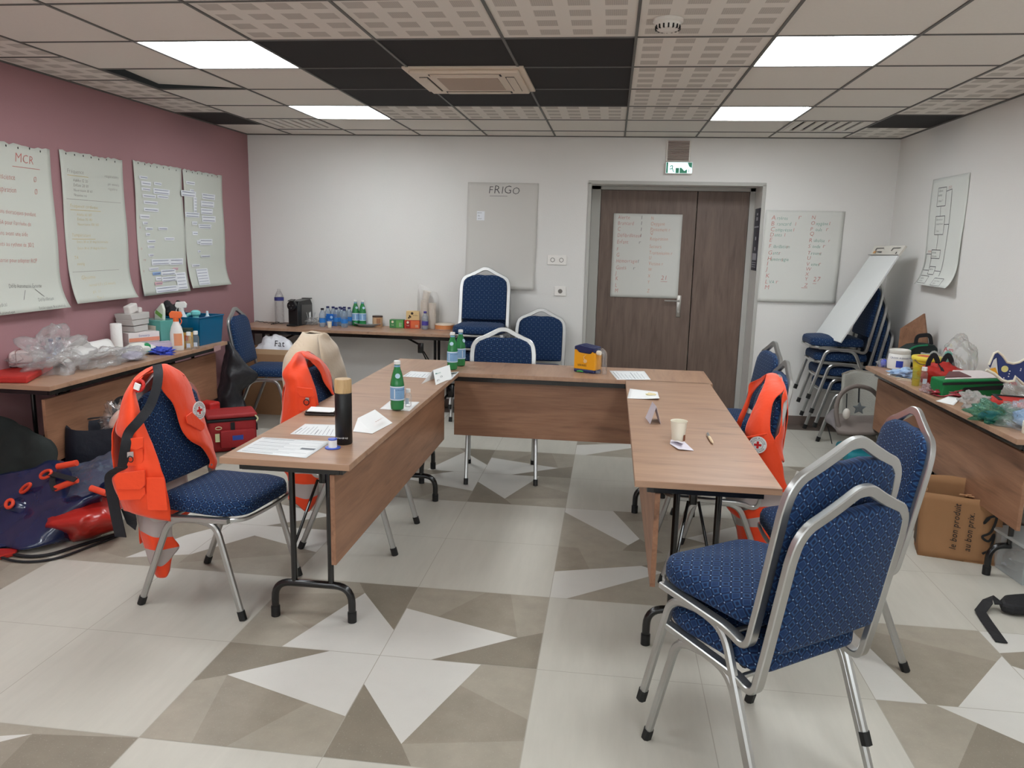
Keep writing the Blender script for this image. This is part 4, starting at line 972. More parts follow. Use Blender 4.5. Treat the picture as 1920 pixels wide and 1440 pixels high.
scrawl(t,ps,[(.14,.10,'Obstr.',.028),(.14,.13,'voies',.028),(.15,.17,'toux ?',.026),(.14,.30,'Obstruction',.02),(.14,.33,'compressions',.02),(.15,.38,'5 fois',.02),(.13,.535,'victime',.024),(.13,.56,'consciente',.02),(.15,.655,'alerter',.022),(.05,.735,'adulte',.024),(.05,.76,'enfant',.024),(.33,.745,'nourrisson',.02),(.33,.77,'bébé',.024)],blki)
scrawl(t,ps,[(.3,.085,'OUI',.028),(.05,.53,'NON',.024)],redi)
# ---------------------------------------------------------------- generic small things
def at75(u,v,z=.7505): return at(u,v,z=z)
CLR=film('clear_plastic',(235,240,242),.08,.12,.5,30); CLRB=film('clear_bag',(248,250,250),.17,.2,.45,22,.45); CLRG=film('clear_green',(90,190,150),.3,.14,.9,18,.7); CLRL=film('clear_blue',(120,160,210),.5,.14,.9,18,.7)
BAGW=film('milky_bag',(240,242,240),.32,.2,1.0,18,.6); REDF=film('red_pack',(170,40,50),.75,.18,.9,20,.6); BLUB=film('bottle_blue_tint',(190,215,238),.3,.1,.1,20)
def glassy(name,rgb,op=.75): 
    m=mat(name,rgb,.08,trans=0,spec=.6); b=m.node_tree.nodes['Principled BSDF']; b.inputs['Alpha'].default_value=op; return m
GRN=glassy('green_bottle_plastic',(40,128,70),.88)
def label_mat(name,c): return mat(name,c,.45)
def bottle(name,label,p,prof,m,cap=None,capm=None,lab=None,labm=None,group=None,seg=24,fill=None,fillm=None,rz=0,rot=None,text=None):
    """prof: (r,z) body; cap:(r,z0,z1); lab:(r,z0,z1)"""
    t=thing(name,label,'bottle',p,rz,group,rot=rot)
    b=B(); b.lathe(prof,seg); b.done('bottle_body',m,t,smooth=True,thr=50)
    if cap: b=B(); b.lathe([(cap[0],cap[1]),(cap[0],cap[2]-.002),(cap[0]-.002,cap[2])],seg); b.done('cap',capm,t,smooth=True)
    if lab: b=B(); b.lathe([(lab[0],lab[1]),(lab[0],lab[2])],seg,cap=False); b.done('label',labm,t,smooth=True)
    if fill: b=B(); b.lathe([(max(.001,r-.003),z+(.003 if i==0 else 0)) for i,(r,z) in enumerate(prof) if z<=fill]+[(prof[0][0]*.98,fill)],seg); b.done('liquid',fillm,t,smooth=True)
    return t
def mineral(p,label,rz=0,group='green sparkling water bottles'):
    """half-litre green bottle with white cap, blue label"""
    r=.033; prof=[(.022,.0),(.031,.006),(r,.03),(r-.001,.04),(r,.05),(r,.125),(.031,.14),(.024,.175),(.016,.20),(.0135,.212),(.0135,.222)]
    t=bottle('water_bottle',label,p,prof,GRN,(.0155,.221,.238),mat('cap_white',(228,228,226),.4),(r+.0008,.05,.118),mat('label_sky',(128,168,205),.5),group,rz=rz)
    b=B(); b.lathe([(r+.0012,.052),(r+.0012,.056)],24,cap=False); b.lathe([(r+.0012,.112),(r+.0012,.117)],24,cap=False)
    for k in range(3):
        a=k*2.1
        surf=lambda px,py:V(((r+.0014)*math.cos(a+px/r),(r+.0014)*math.sin(a+px/r),.08+py)); b.poly([surf(0,-.02),surf(.004,-.02),surf(.004,.025),surf(0,.025)])
    b.done('label_trim',mat('label_white',(222,230,236),.5),t)
    b=B(); a0=-1.9
    write(b,'S.PELLEGRINO',(0,0,0),(1,0,0),(0,0,1),.009,thin=False,surf=lambda px,py:V(((r+.0015)*math.cos(a0+px/r),(r+.0015)*math.sin(a0+px/r),.098+py)))
    for k in range(4): write(b,'naturale',(0,0,0),(1,0,0),(0,0,1),.006,surf=lambda px,py:V(((r+.0015)*math.cos(a0+.2+px/r),(r+.0015)*math.sin(a0+.2+px/r),.085-k*.009+py)))
    b.done('label_print',mat('label_navy',(50,80,140),.5),t)
    b=B(); b.lathe([(.0142,.201),(.0142,.217)],20,cap=False); b.done('neck_band',mat('label_sky',(128,168,205),.5),t)
    b=B(); b.lathe([(.012,0),(.012,.001)],16,(0,-.0275,.168),'y',rot=Matrix.Rotation(PI/2-.35,3,'X')); b.done('round_seal',mat('label_pale',(170,200,215),.5),t)
    return t
def carton(name,label,cat,p,d,rz,m,group=None,bev=.002,tilt=None):
    t=thing(name,label,cat,p,rz,group) if not tilt else thing(name,label,cat,p,0,group,rot=tilt)
    b=B(); b.box((0,0,d[2]/2),d); b.done('carton',m,t,bevel=bev); return t
def patch(t,name,c,w,h,n,m,up=(0,0,1),e=.0008):
    """flat rectangle on a surface with normal n"""
    n=V(n).normalized(); rt=V(up).cross(n).normalized(); up=n.cross(rt); c=V(c)+n*e
    b=B(); b.poly([c-rt*w/2-up*h/2,c+rt*w/2-up*h/2,c+rt*w/2+up*h/2,c-rt*w/2+up*h/2]); return b.done(name,m,t)
def word(t,name,s,c,size,n,m,up=(0,0,1),e=.0014,thin=False,center=True,sx=1,shear=0):
    n=V(n).normalized(); rt=V(up).cross(n).normalized(); up=n.cross(rt)
    tot=sum(glyph(ch,thin)[2] if ch!=' ' else .32 for ch in s)*size*sx if center else 0
    b=B(); write(b,s,V(c)+n*e-rt*tot/2-up*size*.35,rt,up,size,thin=thin,sx=sx,shear=shear); return b.done(name,m,t)
def cupm(p,label,r0,r1,h,m,group=None,name='paper_cup'):
    t=thing(name,label,'cup',p,0,group)
    b=B(); b.lathe([(r0*.96,.004),(r0,0),(r1,h),(r1+.002,h+.001),(r1+.0015,h+.003),(r1-.0015,h+.002),(r0-.001,.006)],28); b.done('cup_wall',m,t,smooth=True)
    return t
def bag(name,label,cat,p,d,m,seed,amp=.3,ridge=.5,inner=None,fr=2.2,rot=None,sub=5,group=None):
    ridge*=.22; d=tuple(q*.86 for q in d); p=V(p)
    p.x=max(XL+.01+d[0]*.56,min(XR-.01-d[0]*.56,p.x))
    t=thing(name,label,cat,p,0,group)
    b=B(); b.blob((0,0,d[2]*.42),d,amp,fr,seed,sub,True,ridge,rot); b.done('crumpled_film',m,t,smooth=True,thr=180)
    for k,(c,dd,mm,nm) in enumerate(inner or []): b=B(); b.blob((c[0],c[1],c[2]+dd[2]*.42),dd,.15,2,seed+k+5,3,True,.1); b.done(nm,mm,t,smooth=True,thr=180)
    return t
def flat(name,label,cat,pts,m,th=.0006,z=.7506,curl=None,lines=None,group=None,inkm=None):
    """sheet of paper lying on a table; pts = 4 world xy corners (a,b,c,d)"""
    P=[V((x,y,0)) for x,y in pts]; c=sum(P,V())/4; t=thing(name,label,cat,(c.x,c.y,z),0,group)
    def S(u,v): return (P[0].lerp(P[1],u)).lerp(P[3].lerp(P[2],u),v)-c
    b=B(); rows=[]
    for i in range(9): rows.append([S(j/8,i/8)+V((0,0,(curl(j/8,i/8) if curl else 0)+th)) for j in range(9)])
    b.grid(rows); b.done('sheet',m,t,smooth=True,solid=th)
    if lines:
        b=B()
        for u0,v0,u1,v1,w in lines:
            du,dv=(0,w) if abs(u1-u0)>abs(v1-v0) else (w,0); k=6
            for q in range(k):
                a0,a1=q/k,(q+1)/k; A=(u0+(u1-u0)*a0,v0+(v1-v0)*a0); C=(u0+(u1-u0)*a1,v0+(v1-v0)*a1)
                f=lambda u,v:S(u,v)+V((0,0,(curl(u,v) if curl else 0)+th*1.5+.0008)); b.poly([f(*A),f(*C),f(C[0]+du,C[1]+dv),f(A[0]+du,A[1]+dv)])
        b.done('print',inkm or mat('print_grey',(120,124,130),.7),t)
    return t
def quad(uvs,z=.7506): return [(at(u,v,z=z).x,at(u,v,z=z).y) for u,v in uvs]
rnd=random.Random(4)
def printed(n=16,seed=1,margin=.07):
    r=random.Random(seed); L_=[]
    for k in range(n):
        v=margin+(1-2*margin)*k/n; L_.append((margin,v,margin+(1-2*margin)*r.uniform(.45,1),v,.009 if k%5 else .018))
    return L_
# ================================================================ things on the U tables
PW=mat('print_paper',(226,228,228),.65)
# left table
q=quad([(443,847),(492,820),(622,828),(574,859)])
flat('printed_form','large printed form at the near end of the left table','paper',q,PW,lines=[(.06+.9*k/13,.06,.06+.9*k/13,.5+.42*((k*7)%3)/2,.007 if k%3 else .016) for k in range(14)]+[(.42,.75,.42,.95,.09)],inkm=mat('print_grey',(120,124,130),.7))
q=quad([(544,814),(572,795),(640,797),(632,819)])
flat('printed_form','printed form partly behind the black flask','paper',q,PW,lines=printed(10,3))
p=at75(645,831); t=thing('thermos_flask','tall matt black flask with wooden lid on the left table','flask',p)
h=.262; b=B(); b.lathe([(.031,0),(.0335,.003),(.0335,h-.058),(.0325,h-.056)],40); b.done('flask_body',mat('flask_black',(18,18,19),.38),t,smooth=True)
b=B(); b.lathe([(.031,h-.056),(.0335,h-.054),(.0335,h-.004),(.031,h),(.0,h)],40); b.done('wooden_lid',wood('bamboo',(196,164,118),(176,142,98),axis=2,rough=.5,scale=4),t,smooth=True)
b=B(); a0=-2.35; rr=.0342; write(b,'waterdrop',(0,0,0),(1,0,0),(0,0,1),.011,thin=False,surf=lambda px,py:V((rr*math.cos(a0+px/rr),rr*math.sin(a0+px/rr),.026+py))); b.done('flask_lettering',WHT,t)
p=at75(624,840); t=thing('tape_spool','small white and blue spool beside the black flask','spool',p)
b=B(); b.lathe([(.029,0),(.03,.001),(.03,.003),(.029,.004)],32); b.lathe([(.016,.033),(.0175,.034),(.0175,.038),(.011,.039)],28); b.done('spool_flange',mat('spool_blue',(60,90,190),.4),t,smooth=True)
b=B(); b.lathe([(.0165,.003),(.0165,.034)],28); b.done('white_roll',WHT,t,smooth=True)
p=at75(604,776); t=thing('notebook','dark wallet with loose white sheets on it, on the left table','notebook',p,4)
b=B(); b.box((0,0,.006),(.14,.09,.010),bev=.003); b.box((0,.004,.016),(.135,.085,.006),bev=.002); b.done('cover',mat('notebook_brown',(48,36,32),.6),t)
b=B(); b.box((.0,.0,.0205),(.12,.085,.003),rot=Euler((R(1),R(2),R(5)))); b.done('loose_sheets',WHT,t)
def folded(name,label,quadA,quadB,m,inkm=None,marks=None):
    """two-leaf folded card: each leaf given by four world points"""
    c=quadA[0]; t=thing(name,label,'card',(c.x,c.y,.7506)); iv=-V(t.location)
    for nm,Q in (('leaf',quadA),('leaf',quadB)):
        b=B(); b.grid([[Q[0]+iv,Q[0].lerp(Q[1],.5)+iv,Q[1]+iv],[Q[3].lerp(Q[0],.5)+iv,(Q[0]+Q[2])/2+iv,Q[1].lerp(Q[2],.5)+iv],[Q[3]+iv,Q[3].lerp(Q[2],.5)+iv,Q[2]+iv]]); b.done(nm,m,t,solid=.0008)
    return t
CARD=mat('card_lilac',(214,208,216),.65)
# open folded note near the edge
Z=.7515
def W(u,v,z=Z): return at(u,v,z=z)
t=folded('folded_note','folded white note with red marks beside the black flask',[W(671,784,.785),W(703,768,.79),W(736,793),W(698,813)],[W(671,784,.785),W(684,797,.755),W(698,813),W(662,809)],WHT)
iv=-V(t.location); b=B()
for k in range(4):
    a=W(705,792,.772).lerp(W(720,783,.775),k/4)+iv+V((0,0,.003)); b.box(a,(.006,.025,.0006),rot=Euler((R(-15),0,R(20+k*9))))
b.done('red_marks',mat('mark_pink',(222,170,160),.7),t)
q=quad([(712,767),(731,752),(787,754),(768,771)]); flat('name_note','white note under the front green bottle','paper',q,WHT)
mineral(at75(745,768,.753),'front green sparkling water bottle with white cap, alone on the left table',20)
def gel(p,label,group,rz=0,r=.017,h=.088,name='gel_bottle'):
    t=bottle(name,label,p,[(r*.9,0),(r,.003),(r,h*.62),(r*.85,h*.72),(r*.55,h*.76),(r*.55,h*.8)],CLR,(r*.72,h*.8,h),mat('cap_white',(228,228,226),.4),None,None,group,rz=rz)
    patch(t,'label',(0,-r,.03),r*1.1,.03,(0,-1,0),mat('gel_label',(190,200,214),.5)); return t
gel(at75(765,762,.753),'small clear gel bottle with white cap beside the front green bottle',None)
q=quad([(756,706),(769,697),(850,700),(846,709)]); flat('printed_form','printed form in the far left corner of the U','paper',quad([(754,706),(770,696),(822,699),(812,710)]),PW,lines=printed(8,4))
flat('magazine','coloured leaflet under the name card at the left corner of the U','paper',quad([(815,717),(826,700),(861,697),(846,712)]),PW,lines=[(.7+.03*k,.05,.7+.03*k,.95,.015) for k in range(8)],inkm=mat('print_dark',(70,84,84),.6))
t=folded('name_card','white folded name card with green writing at the left corner of the U',[W(812,694,.80),W(843,684,.80),W(847,709),W(817,722)],[W(812,694,.80),W(843,684,.80),W(825,705,.7516),W(790,720,.7516)],WHT)
A_=W(812,694,.80)-V(t.location); Bv=W(843,684,.80)-V(t.location); Cv=W(817,722)-V(t.location)
rt=(Bv-A_).normalized(); dn=(Cv-A_); nn=rt.cross(-dn).normalized(); nn=-nn if nn.y>0 else nn
b=B(); write(b,'Manoj',A_+rt*.018+dn*.35+nn*.0015,rt,-dn,.026,thin=False); b.done('handwriting',grni,t)
b=B(); c=A_+rt*.04+dn*.82+nn*.0015; up=-dn.normalized()
for k in range(10):
    a0,a1=PI*k/10,PI*(k+1)/10; line(b,c+rt*.018*math.cos(a0)+up*.02*math.sin(a0),c+rt*.018*math.cos(a1)+up*.02*math.sin(a1),.002,nn)
for x in (-.006,.006): line(b,c+rt*x,c+rt*x+up*.003,.003,nn)
o=A_+rt*.075+dn*.65+nn*.0015
for a_,c_ in (((0,0),(.025,0)),((0,0),(0,.016)),((.025,0),(.025,.016)),((0,.016),(.025,.016)),((.012,.016),(.012,.026))): line(b,o+rt*a_[0]+up*a_[1],o+rt*c_[0]+up*c_[1],.0018,nn)
b.done('drawing',blki,t)
# far table
mineral(at75(848,693),'left of the two green sparkling water bottles at the left corner of the U',0)
mineral(at75(863,686),'right of the two green sparkling water bottles at the left corner of the U',60)
# suction unit
p0,p1=at75(1081,697),at75(1120,702); d=(p1-p0); L_=d.length; rz=math.degrees(math.atan2(d.y,d.x))
t=thing('suction_unit','yellow and navy portable suction unit with clear jar on the far table','suction unit',(p0+p1)/2+V((0,.045,0)),rz)
hw=L_/2; YEL=mat('unit_yellow',(232,160,24),.45); NVY=mat('unit_navy',(34,42,84),.4)
b=B(); b.box((0,0,.012),(L_,.09,.024),bev=.008); b.done('base',NVY,t)
b=B(); b.prism([(-hw,-.042,.02),(hw,-.042,.02),(hw,-.042,.125),(hw*.72,-.042,.138),(hw*.55,-.042,.122),(-hw*.55,-.042,.126),(-hw*.85,-.042,.148),(-hw,-.042,.14)],(0,.084,0)); b.done('housing',YEL,t,bevel=.004)
b=B(); b.prism([(-hw*.98,-.046,.14),(-hw*.82,-.046,.146),(-hw*.5,-.046,.127),(hw*.5,-.046,.123),(hw*.68,-.046,.14),(hw*.95,-.046,.13),(hw*.95,-.046,.165),(-hw*.5,-.046,.178),(-hw*.98,-.046,.165)],(0,.092,0)); b.done('lid',NVY,t,bevel=.006)
word(t,'lettering','SERRES',(0-hw*.2,-.0425,.047),.018,(0,-1,0),mat('unit_dark',(50,44,40),.5),e=.001)
b=B(); b.lathe([(.012,0),(.012,.004)],20,(hw*.1,-.047,.075),'y'); b.tube(cr([(hw*.1,-.05,.08),(0,-.052,.10),(.012,-.05,.115)],6),.0018,6); b.done('dial',mat('dial_cream',(226,190,140),.5),t,smooth=True)
b=B(); b.tube(cr([(-hw*.6,-.05,.006),(-hw*.2,-.06,.012),(.0,-.055,.008)],5),.0035,8); b.done('green_tube',mat('tube_green',(70,190,90),.4),t,smooth=True)
b=B(); b.tube(cr([(.0,-.055,.008),(.02,-.06,.004),(.03,-.05,.002)],5),.0015,6); b.done('lead',NVY,t)
jx=hw+.018; b=B(); b.lathe([(.019,.0),(.021,.004),(.021,.12)],24,(jx-.014,0,0)); b.done('inner_jar',CLR,t,smooth=True)
b=B(); b.tube(fillet([(hw*.62,0,.148),(jx+.028,0,.148),(jx+.032,0,.0)],.03,6),.014,14); b.done('clear_tube',CLR,t,smooth=True)
b=B(); b.lathe([(.013,0),(.015,.008),(.015,.02),(.013,.026)],20,(hw+.002,-.02,.133),'x'); b.done('valve',mat('valve_cream',(230,222,205),.4),t,smooth=True)
b=B(); b.box((jx-.01,-.022,.012),(.035,.003,.018)); b.done('jar_gauge',mat('gauge',(120,124,134),.5),t)
flat('printed_form','printed form at the right end of the far table','paper',quad([(1157,712),(1142,695),(1208,696),(1220,712)]),PW,lines=printed(9,6))
# right table
t=flat('letter','white note with small yellow flower drawing on the right table','paper',quad([(1176,747),(1181,729),(1233,735),(1237,751)]),WHT,curl=lambda u,v:.012*(1-u)**4*v*v)
p=at75(1221,741,.7525); t=thing('paper_scrap','small cream twist of paper on the white note','paper scrap',p); b=B(); b.blob((0,0,.006),(.045,.018,.014),.4,3,5,2,True,.6); b.done('twist',mat('scrap_cream',(216,202,160),.7),t,smooth=True)
t=folded('tent_card','blank pale folded tent card standing on the right table','x' and [W(1209,761),W(1219,796),W(1232,756,.82),W(1221,744,.82)],[W(1232,756,.82),W(1240,795),W(1226,782),W(1221,744,.82)],CARD) if 0 else None
a0,a1,b0,b1=at75(1210,783),at75(1219,795),at75(1233,786),at75(1239,795); topz=.832
r0=(a0+b0)/2; r1=(a1+b1)/2; r0.z=r1.z=topz
t=folded('tent_card','blank pale folded card standing like a tent on the right table',[r0,r1,a1,a0],[r0,r1,b1,b0],CARD)
pc=at75(1271,826); t=cupm(pc,'white paper cup on the right table',.026,.034,.083,mat('cup_white',(226,220,202),.5))
b=B(); b.grid([[V(((.0305+.001)*math.cos(a),(.0305+.001)*math.sin(a),z)) for a in (-.9,-.75,-.6,-.45)] for z in (.004,.03)]); b.done('printed_patch',mat('cup_print',(120,70,50),.5),t)
A0,A1,A2,A3=W(1256,832,.752),W(1272,842,.757),W(1301,845,.752),W(1283,828,.756)
t=folded('open_card','pale open card lying in front of the white paper cup',[W(1258,824,.765),W(1280,832,.768),A3,A0],[A0,A3,A2,A1],CARD)
p0,p1=at75(1327,818),at75(1336,833); d=p1-p0; t=thing('ballpoint_pen','cream ballpoint pen with clip on the right table','pen',(p0+p1)/2,math.degrees(math.atan2(d.y,d.x)))
h=d.length/2+.01; b=B(); b.lathe([(.002,-h*1.0),(.0055,-h*.86),(.006,0),(.0055,h*.7),(.0015,h)],14,(0,0,.007),'x'); b.done('barrel',mat('pen_cream',(220,196,160),.4),t,smooth=True)
b=B(); b.lathe([(.0064,-h*1.0),(.0064,-h*.35)],14,(0,0,.007),'x'); b.box((-h*.7,0,.0155),(h*.55,.004,.0015)); b.done('clip',mat('pen_silver',(200,200,200),.25,metal=.8),t,smooth=True)
# ================================================================ back wall drinks table
def bk(u,v,y=None):
    p=at75(u,v); 
    if y is not None: p=at(u,v,y=y); p.z=.7505
    return V((p.x,p.y,.7505))
# power cable
c0=[at(478,594,y=7.0),at(490,598,y=6.95),at(500,603,y=6.9),at(512,600,y=6.92),at(524,597,y=6.98),at(518,603,y=6.86),at(508,606,y=6.8),at(515,602,y=6.85),at(530,602,y=6.9),at(552,600,y=6.96)]
t=thing('power_cable','black power cable looping on the drinks table','cable',(c0[0].x,c0[0].y,.7505)); b=B(); b.tube([V((p.x,p.y,.7545+.006*math.sin(i)**2))-V(t.location) for i,p in enumerate(cr([V((p.x,min(p.y,7.03),0)) for p in c0],4))],.0032,6); b.done('cable',RUB,t,smooth=True)
q=bk(536,603); q.y=6.96
t=bottle('water_bottle','large clear empty water bottle beside the coffee machine',q,[(.035,0),(.042,.005),(.043,.02)]+[(.043-.0018*(k%2),.03+.014*k) for k in range(13)]+[(.043,.215),(.043,.235),(.036,.262),(.02,.295),(.0135,.305),(.0135,.318)],CLR,None,None,(.0437,.212,.242),mat('label_navy2',(52,56,120),.45))
q=at75(567,607); q=V((q.x+.015,6.90,.7505)); t=thing('coffee_machine','black pod coffee machine on the drinks table','coffee machine',q,-8)
b=B(); b.prism([(-.05,-.13,0),(-.05,-.13,.175),(-.05,-.10,.225),(-.05,.10,.232),(-.05,.13,.19),(-.05,.13,0)],(.1,0,0)); b.done('machine_body',mat('machine_black',(28,28,29),.3),t,bevel=.006)
b=B(); b.prism([(.0505,-.07,.01),(.0505,-.07,.19),(.0505,.12,.18),(.0505,.12,.01)],(.003,0,0)); b.done('side_panel',mat('machine_grey',(92,90,88),.3,metal=.5),t)
b=B(); b.lathe([(.042,0),(.045,.012),(.045,.03),(.038,.034)],28,(0,-.16,.185),'y',rot=Matrix.Rotation(-PI/2,3,'X')); b.done('pod_head',mat('machine_black',(28,28,29),.3),t,smooth=True)
b=B()
for a,z in ((-.018,.19),(.018,.19),(0,.165)): b.lathe([(.006,0),(.006,.003)],12,(a,-.1605,z),'y',rot=Matrix.Rotation(PI/2,3,'X'))
b.done('button',mat('machine_dark_grey',(80,80,82),.4),t)
b=B(); b.box((0,-.15,.235),(.05,.06,.008),rot=Euler((R(12),0,0)),bev=.003); b.box((0,.12,.236),(.09,.04,.008),bev=.003); b.done('lever',mat('machine_black',(28,28,29),.3),t)
b=B(); b.box((0,-.15,.008),(.085,.06,.016),bev=.004); b.done('drip_tray',mat('machine_black',(28,28,29),.3),t)
q=bk(592,606); q.y=6.93
t=thing('plastic_cups','bag of clear plastic cups and stirrers right of the coffee machine','cups',q)
b=B(); b.blob((0,0,.03),(.13,.11,.075),.3,2.4,3,4,True,.5); b.done('crumpled_film',CLRB,t,smooth=True,thr=180)
for k in range(9):
    a=k*2.4; b=B(); x,y=.035*math.cos(a),.03*math.sin(a); b.rect([(x*.6,y*.6,.03),(x*1.5,y*1.2,.115)],.009,.0015); b.done('stirrer',mat('stirrer_clear',(206,206,206),.3),t)
SW=mat('label_blue',(44,120,196),.45); CAPN=mat('cap_navy',(40,44,90),.4)
def small(p,label,labm=SW,capm=CAPN,group='small water bottles on the drinks table',h=.17):
    k=h/.17; r=.03
    return bottle('water_bottle',label,p,[(.022,0),(.028,.004*k),(r,.02*k),(r-.001,.04*k),(r,.045*k),(r,.085*k),(r-.002,.095*k),(r,.10*k),(.028,.118*k),(.016,.142*k),(.0125,.148*k),(.0125,.156*k)],BLUB,(.0145,.154*k,.17*k),capm,(r+.0006,.04*k,.078*k),labm,group)
spots=[(605,612,6.80,mat('cap_black',(26,26,30),.4),'small water bottle at the left front of the group on the drinks table'),
 (615,600,7.0,CAPN,None),(625,600,7.0,CAPN,None),(638,600,7.0,CAPN,None),(646,598,7.01,CAPN,None),(655,600,6.99,CAPN,None),
 (631,605,6.90,CAPN,None),(641,605,6.92,CAPN,None),(646,613,6.80,CAPN,'small water bottle at the right front of the group, behind the grey plate')]
for i,(u,v,y,cm,lb) in enumerate(spots):
    q=at(u,v,y=y); q.z=.7505
    if i<1 or lb or 1: small(q,lb or 'small blue-labelled water bottle in the rear rows of the group on the drinks table',SW,cm)
q=at(622,606,y=6.89); q.z=.7505; t=thing('water_pack','blue shrink-wrapped pack panel among the small water bottles','drinks pack',(q.x,q.y,.7505),-8)
b=B(); b.box((0,0,.055),(.105,.006,.11)); b.done('wrap_panel',mat('wrap_blue',(28,104,190),.35),t,bevel=.002)
b=B(); b.lathe([(.013,0),(.013,.001)],20,(0,-.0045,.08),'y'); b.done('round_logo',mat('logo_pale',(170,205,235),.5),t)
word(t,'lettering','Cristaline',(0,-.0035,.05),.016,(0,-1,0),mat('logo_pale',(170,205,235),.5),e=.0012)
q=at75(618,614); cupm(V((q.x,q.y,.7505)),'small white paper cup in front of the blue water pack',.017,.022,.05,mat('cup_white',(226,220,202),.5))
for u,lb in ((667,'left of the two green bottles on the drinks table'),(680,'right of the two green bottles on the drinks table')):
    q=at(u,605,y=6.99); mineral(V((q.x,q.y,.7505)),lb,40)
q=at75(690,612); t=thing('plate','grey ceramic plate on the drinks table','plate',(q.x,q.y+.02,.7505)); b=B(); b.lathe([(.08,0),(.085,.004),(.13,.028),(.134,.031),(.129,.032),(.082,.012),(.0,.011)],40); b.done('plate_body',mat('plate_grey',(156,168,174),.3),t,smooth=True)
q=at(708,605,y=6.97); t=thing('coffee_tin','beige coffee tin with dark lid on the drinks table','tin',(q.x,q.y,.7505)); b=B(); b.lathe([(.046,0),(.047,.003),(.047,.09)],36); b.done('tin_body',mat('tin_beige',(196,160,124),.4),t,smooth=True)
b=B(); b.lathe([(.048,.088),(.048,.1),(.046,.102)],36); b.done('lid',mat('tin_lid',(62,44,36),.4),t,smooth=True); b=B(); b.grid([[V((.0475*math.cos(a),.0475*math.sin(a),z)) for a in (-1.5,-1.3,-1.1,-.9,-.7)] for z in (.01,.08)]); b.done('tin_label',mat('tin_brown',(160,112,80),.4),t)
def teabox(u,v,y,w,h,rgb,label,deco,txt,z0=0,dp=.07):
    q=at(u,v,y=y); t=carton('tea_box',label,'box',(q.x,q.y,.7505+z0),(w,dp,h),3,mat('box_'+label.split()[0],rgb,.45))
    for (x,z,ww,hh,c) in deco: patch(t,'printed_panel',(x*w,-dp/2,h*z),ww*w,hh*h,(0,-1,0),mat('deco_%d_%d_%d'%c,c,.45),e=.0008)
    b=B(); b.lathe([(.011,0),(.011,.0008)],20,(-w*.28,-dp/2-.0018,h*.74),'y'); b.done('round_logo',mat('logo_cream',(228,214,190),.5),t)
    word(t,'lettering',txt,(-w*.28,-dp/2,h*.35),.012,(0,-1,0),mat('logo_cream',(228,214,190),.5),e=.0016); return t
teabox(745,612,6.95,.13,.075,(60,124,70),'green tea box with leaf print on the drinks table',[(.22,.5,.5,.9,(96,160,84)),(.28,.42,.2,.5,(190,214,180))],'THE')
teabox(774,612,6.95,.14,.075,(196,62,36),'red tea box with fruit print under the cream box',[(.2,.5,.55,.9,(216,104,60)),(-.28,.5,.3,.86,(150,34,30)),(.3,.3,.2,.3,(236,190,160))],'THE')
q=at(775,612,y=6.955); t=carton('coffee_box','cream coffee box with bean print standing on the red tea box','box',(q.x,q.y,.8265),(.12,.07,.082),4,mat('box_cream',(214,184,132),.5))
b=B(); b.lathe([(.012,0),(.012,.0008)],20,(-.005,-.0358,.062),'y'); b.done('round_logo',mat('bean_dark',(52,34,24),.5),t)
b=B(); 
for a,c in ((-.035,.022),(-.02,.03),(-.028,.038)): b.lathe([(.0,-.009),(.006,-.005),(.0075,0),(.006,.005),(0,.009)],12,(a,-.0362,c),'z')
b.done('bean_print',mat('bean_dark',(52,34,24),.5),t); word(t,'lettering','Arabica',(.025,-.035,.045),.013,(0,-1,0),mat('bean_dark',(52,34,24),.5))
q=at(797,614,y=6.88); small(V((q.x,q.y,.7505)),'small clear bottle with purple band in front of the cup stacks',mat('label_purple',(74,66,150),.45),mat('label_purple',(74,66,150),.45),None,h=.165)
q=at(803,604,y=6.99); t=thing('cup_stack_bag','tall clear bag holding two stacks of paper cups','cups',(q.x,q.y,.7505))
PC=mat('cup_cream',(226,214,200),.55)
def cupstack(x,y,n,h): 
    pr=[]; 
    for k in range(n): z=h*k/n; pr+=[(.033,z),(.036,z+h/n*.85),(.0365,z+h/n*.9)]
    b=B(); b.lathe(pr,24,(x,y,0)); return b.done('cup_stack',PC,t,smooth=False)
cupstack(-.035,0,22,.26); cupstack(.04,-.01,22,.235)
b=B(); b.lathe([(.028,.0),(.036,.08)],20,(-.03,0,.262),rot=Matrix.Rotation(R(14),3,'Y')); b.done('loose_cup',PC,t,smooth=True)
b=B(); b.grid(sheet([[V((-.085,.045,0)),V((-.085,-.055,0)),V((0,-.06,0)),V((.09,-.055,0)),V((.09,.045,0))],[V((-.085,.045,.15)),V((-.088,-.055,.15)),V((0,-.062,.15)),V((.092,-.05,.15)),V((.092,.045,.15))],[V((-.09,.045,.28)),V((-.088,-.05,.28)),V((0,-.055,.29)),V((.088,-.05,.28)),V((.09,.045,.28))],[V((-.1,.03,.38)),V((-.08,-.03,.40)),V((-.02,-.04,.385)),V((.04,-.03,.35)),V((.08,.03,.33))]],5,5,.006,14,3)); b.done('crumpled_film',CLRB,t,smooth=True,thr=180)
q=at(834,614,y=6.94); t=thing('biscuit_pack','round orange biscuit pack beside the chair stack','biscuits',(q.x,q.y,.7505)); b=B(); b.lathe([(.085,0),(.09,.004),(.09,.05),(.085,.054)],36); b.done('pack',mat('pack_orange',(208,134,82),.4),t,smooth=True)
b=B(); b.lathe([(.0905,.044),(.0905,.0505),(.084,.0545),(0,.0545)],36,cap=False); b.done('top_wrap',mat('pack_cream',(222,206,186),.4),t,smooth=True)
b=B(); b.lathe([(.1,.0),(.098,.004),(.09,.012)],30,cap=False); b.done('wrap_fold',CLRB,t,smooth=True)
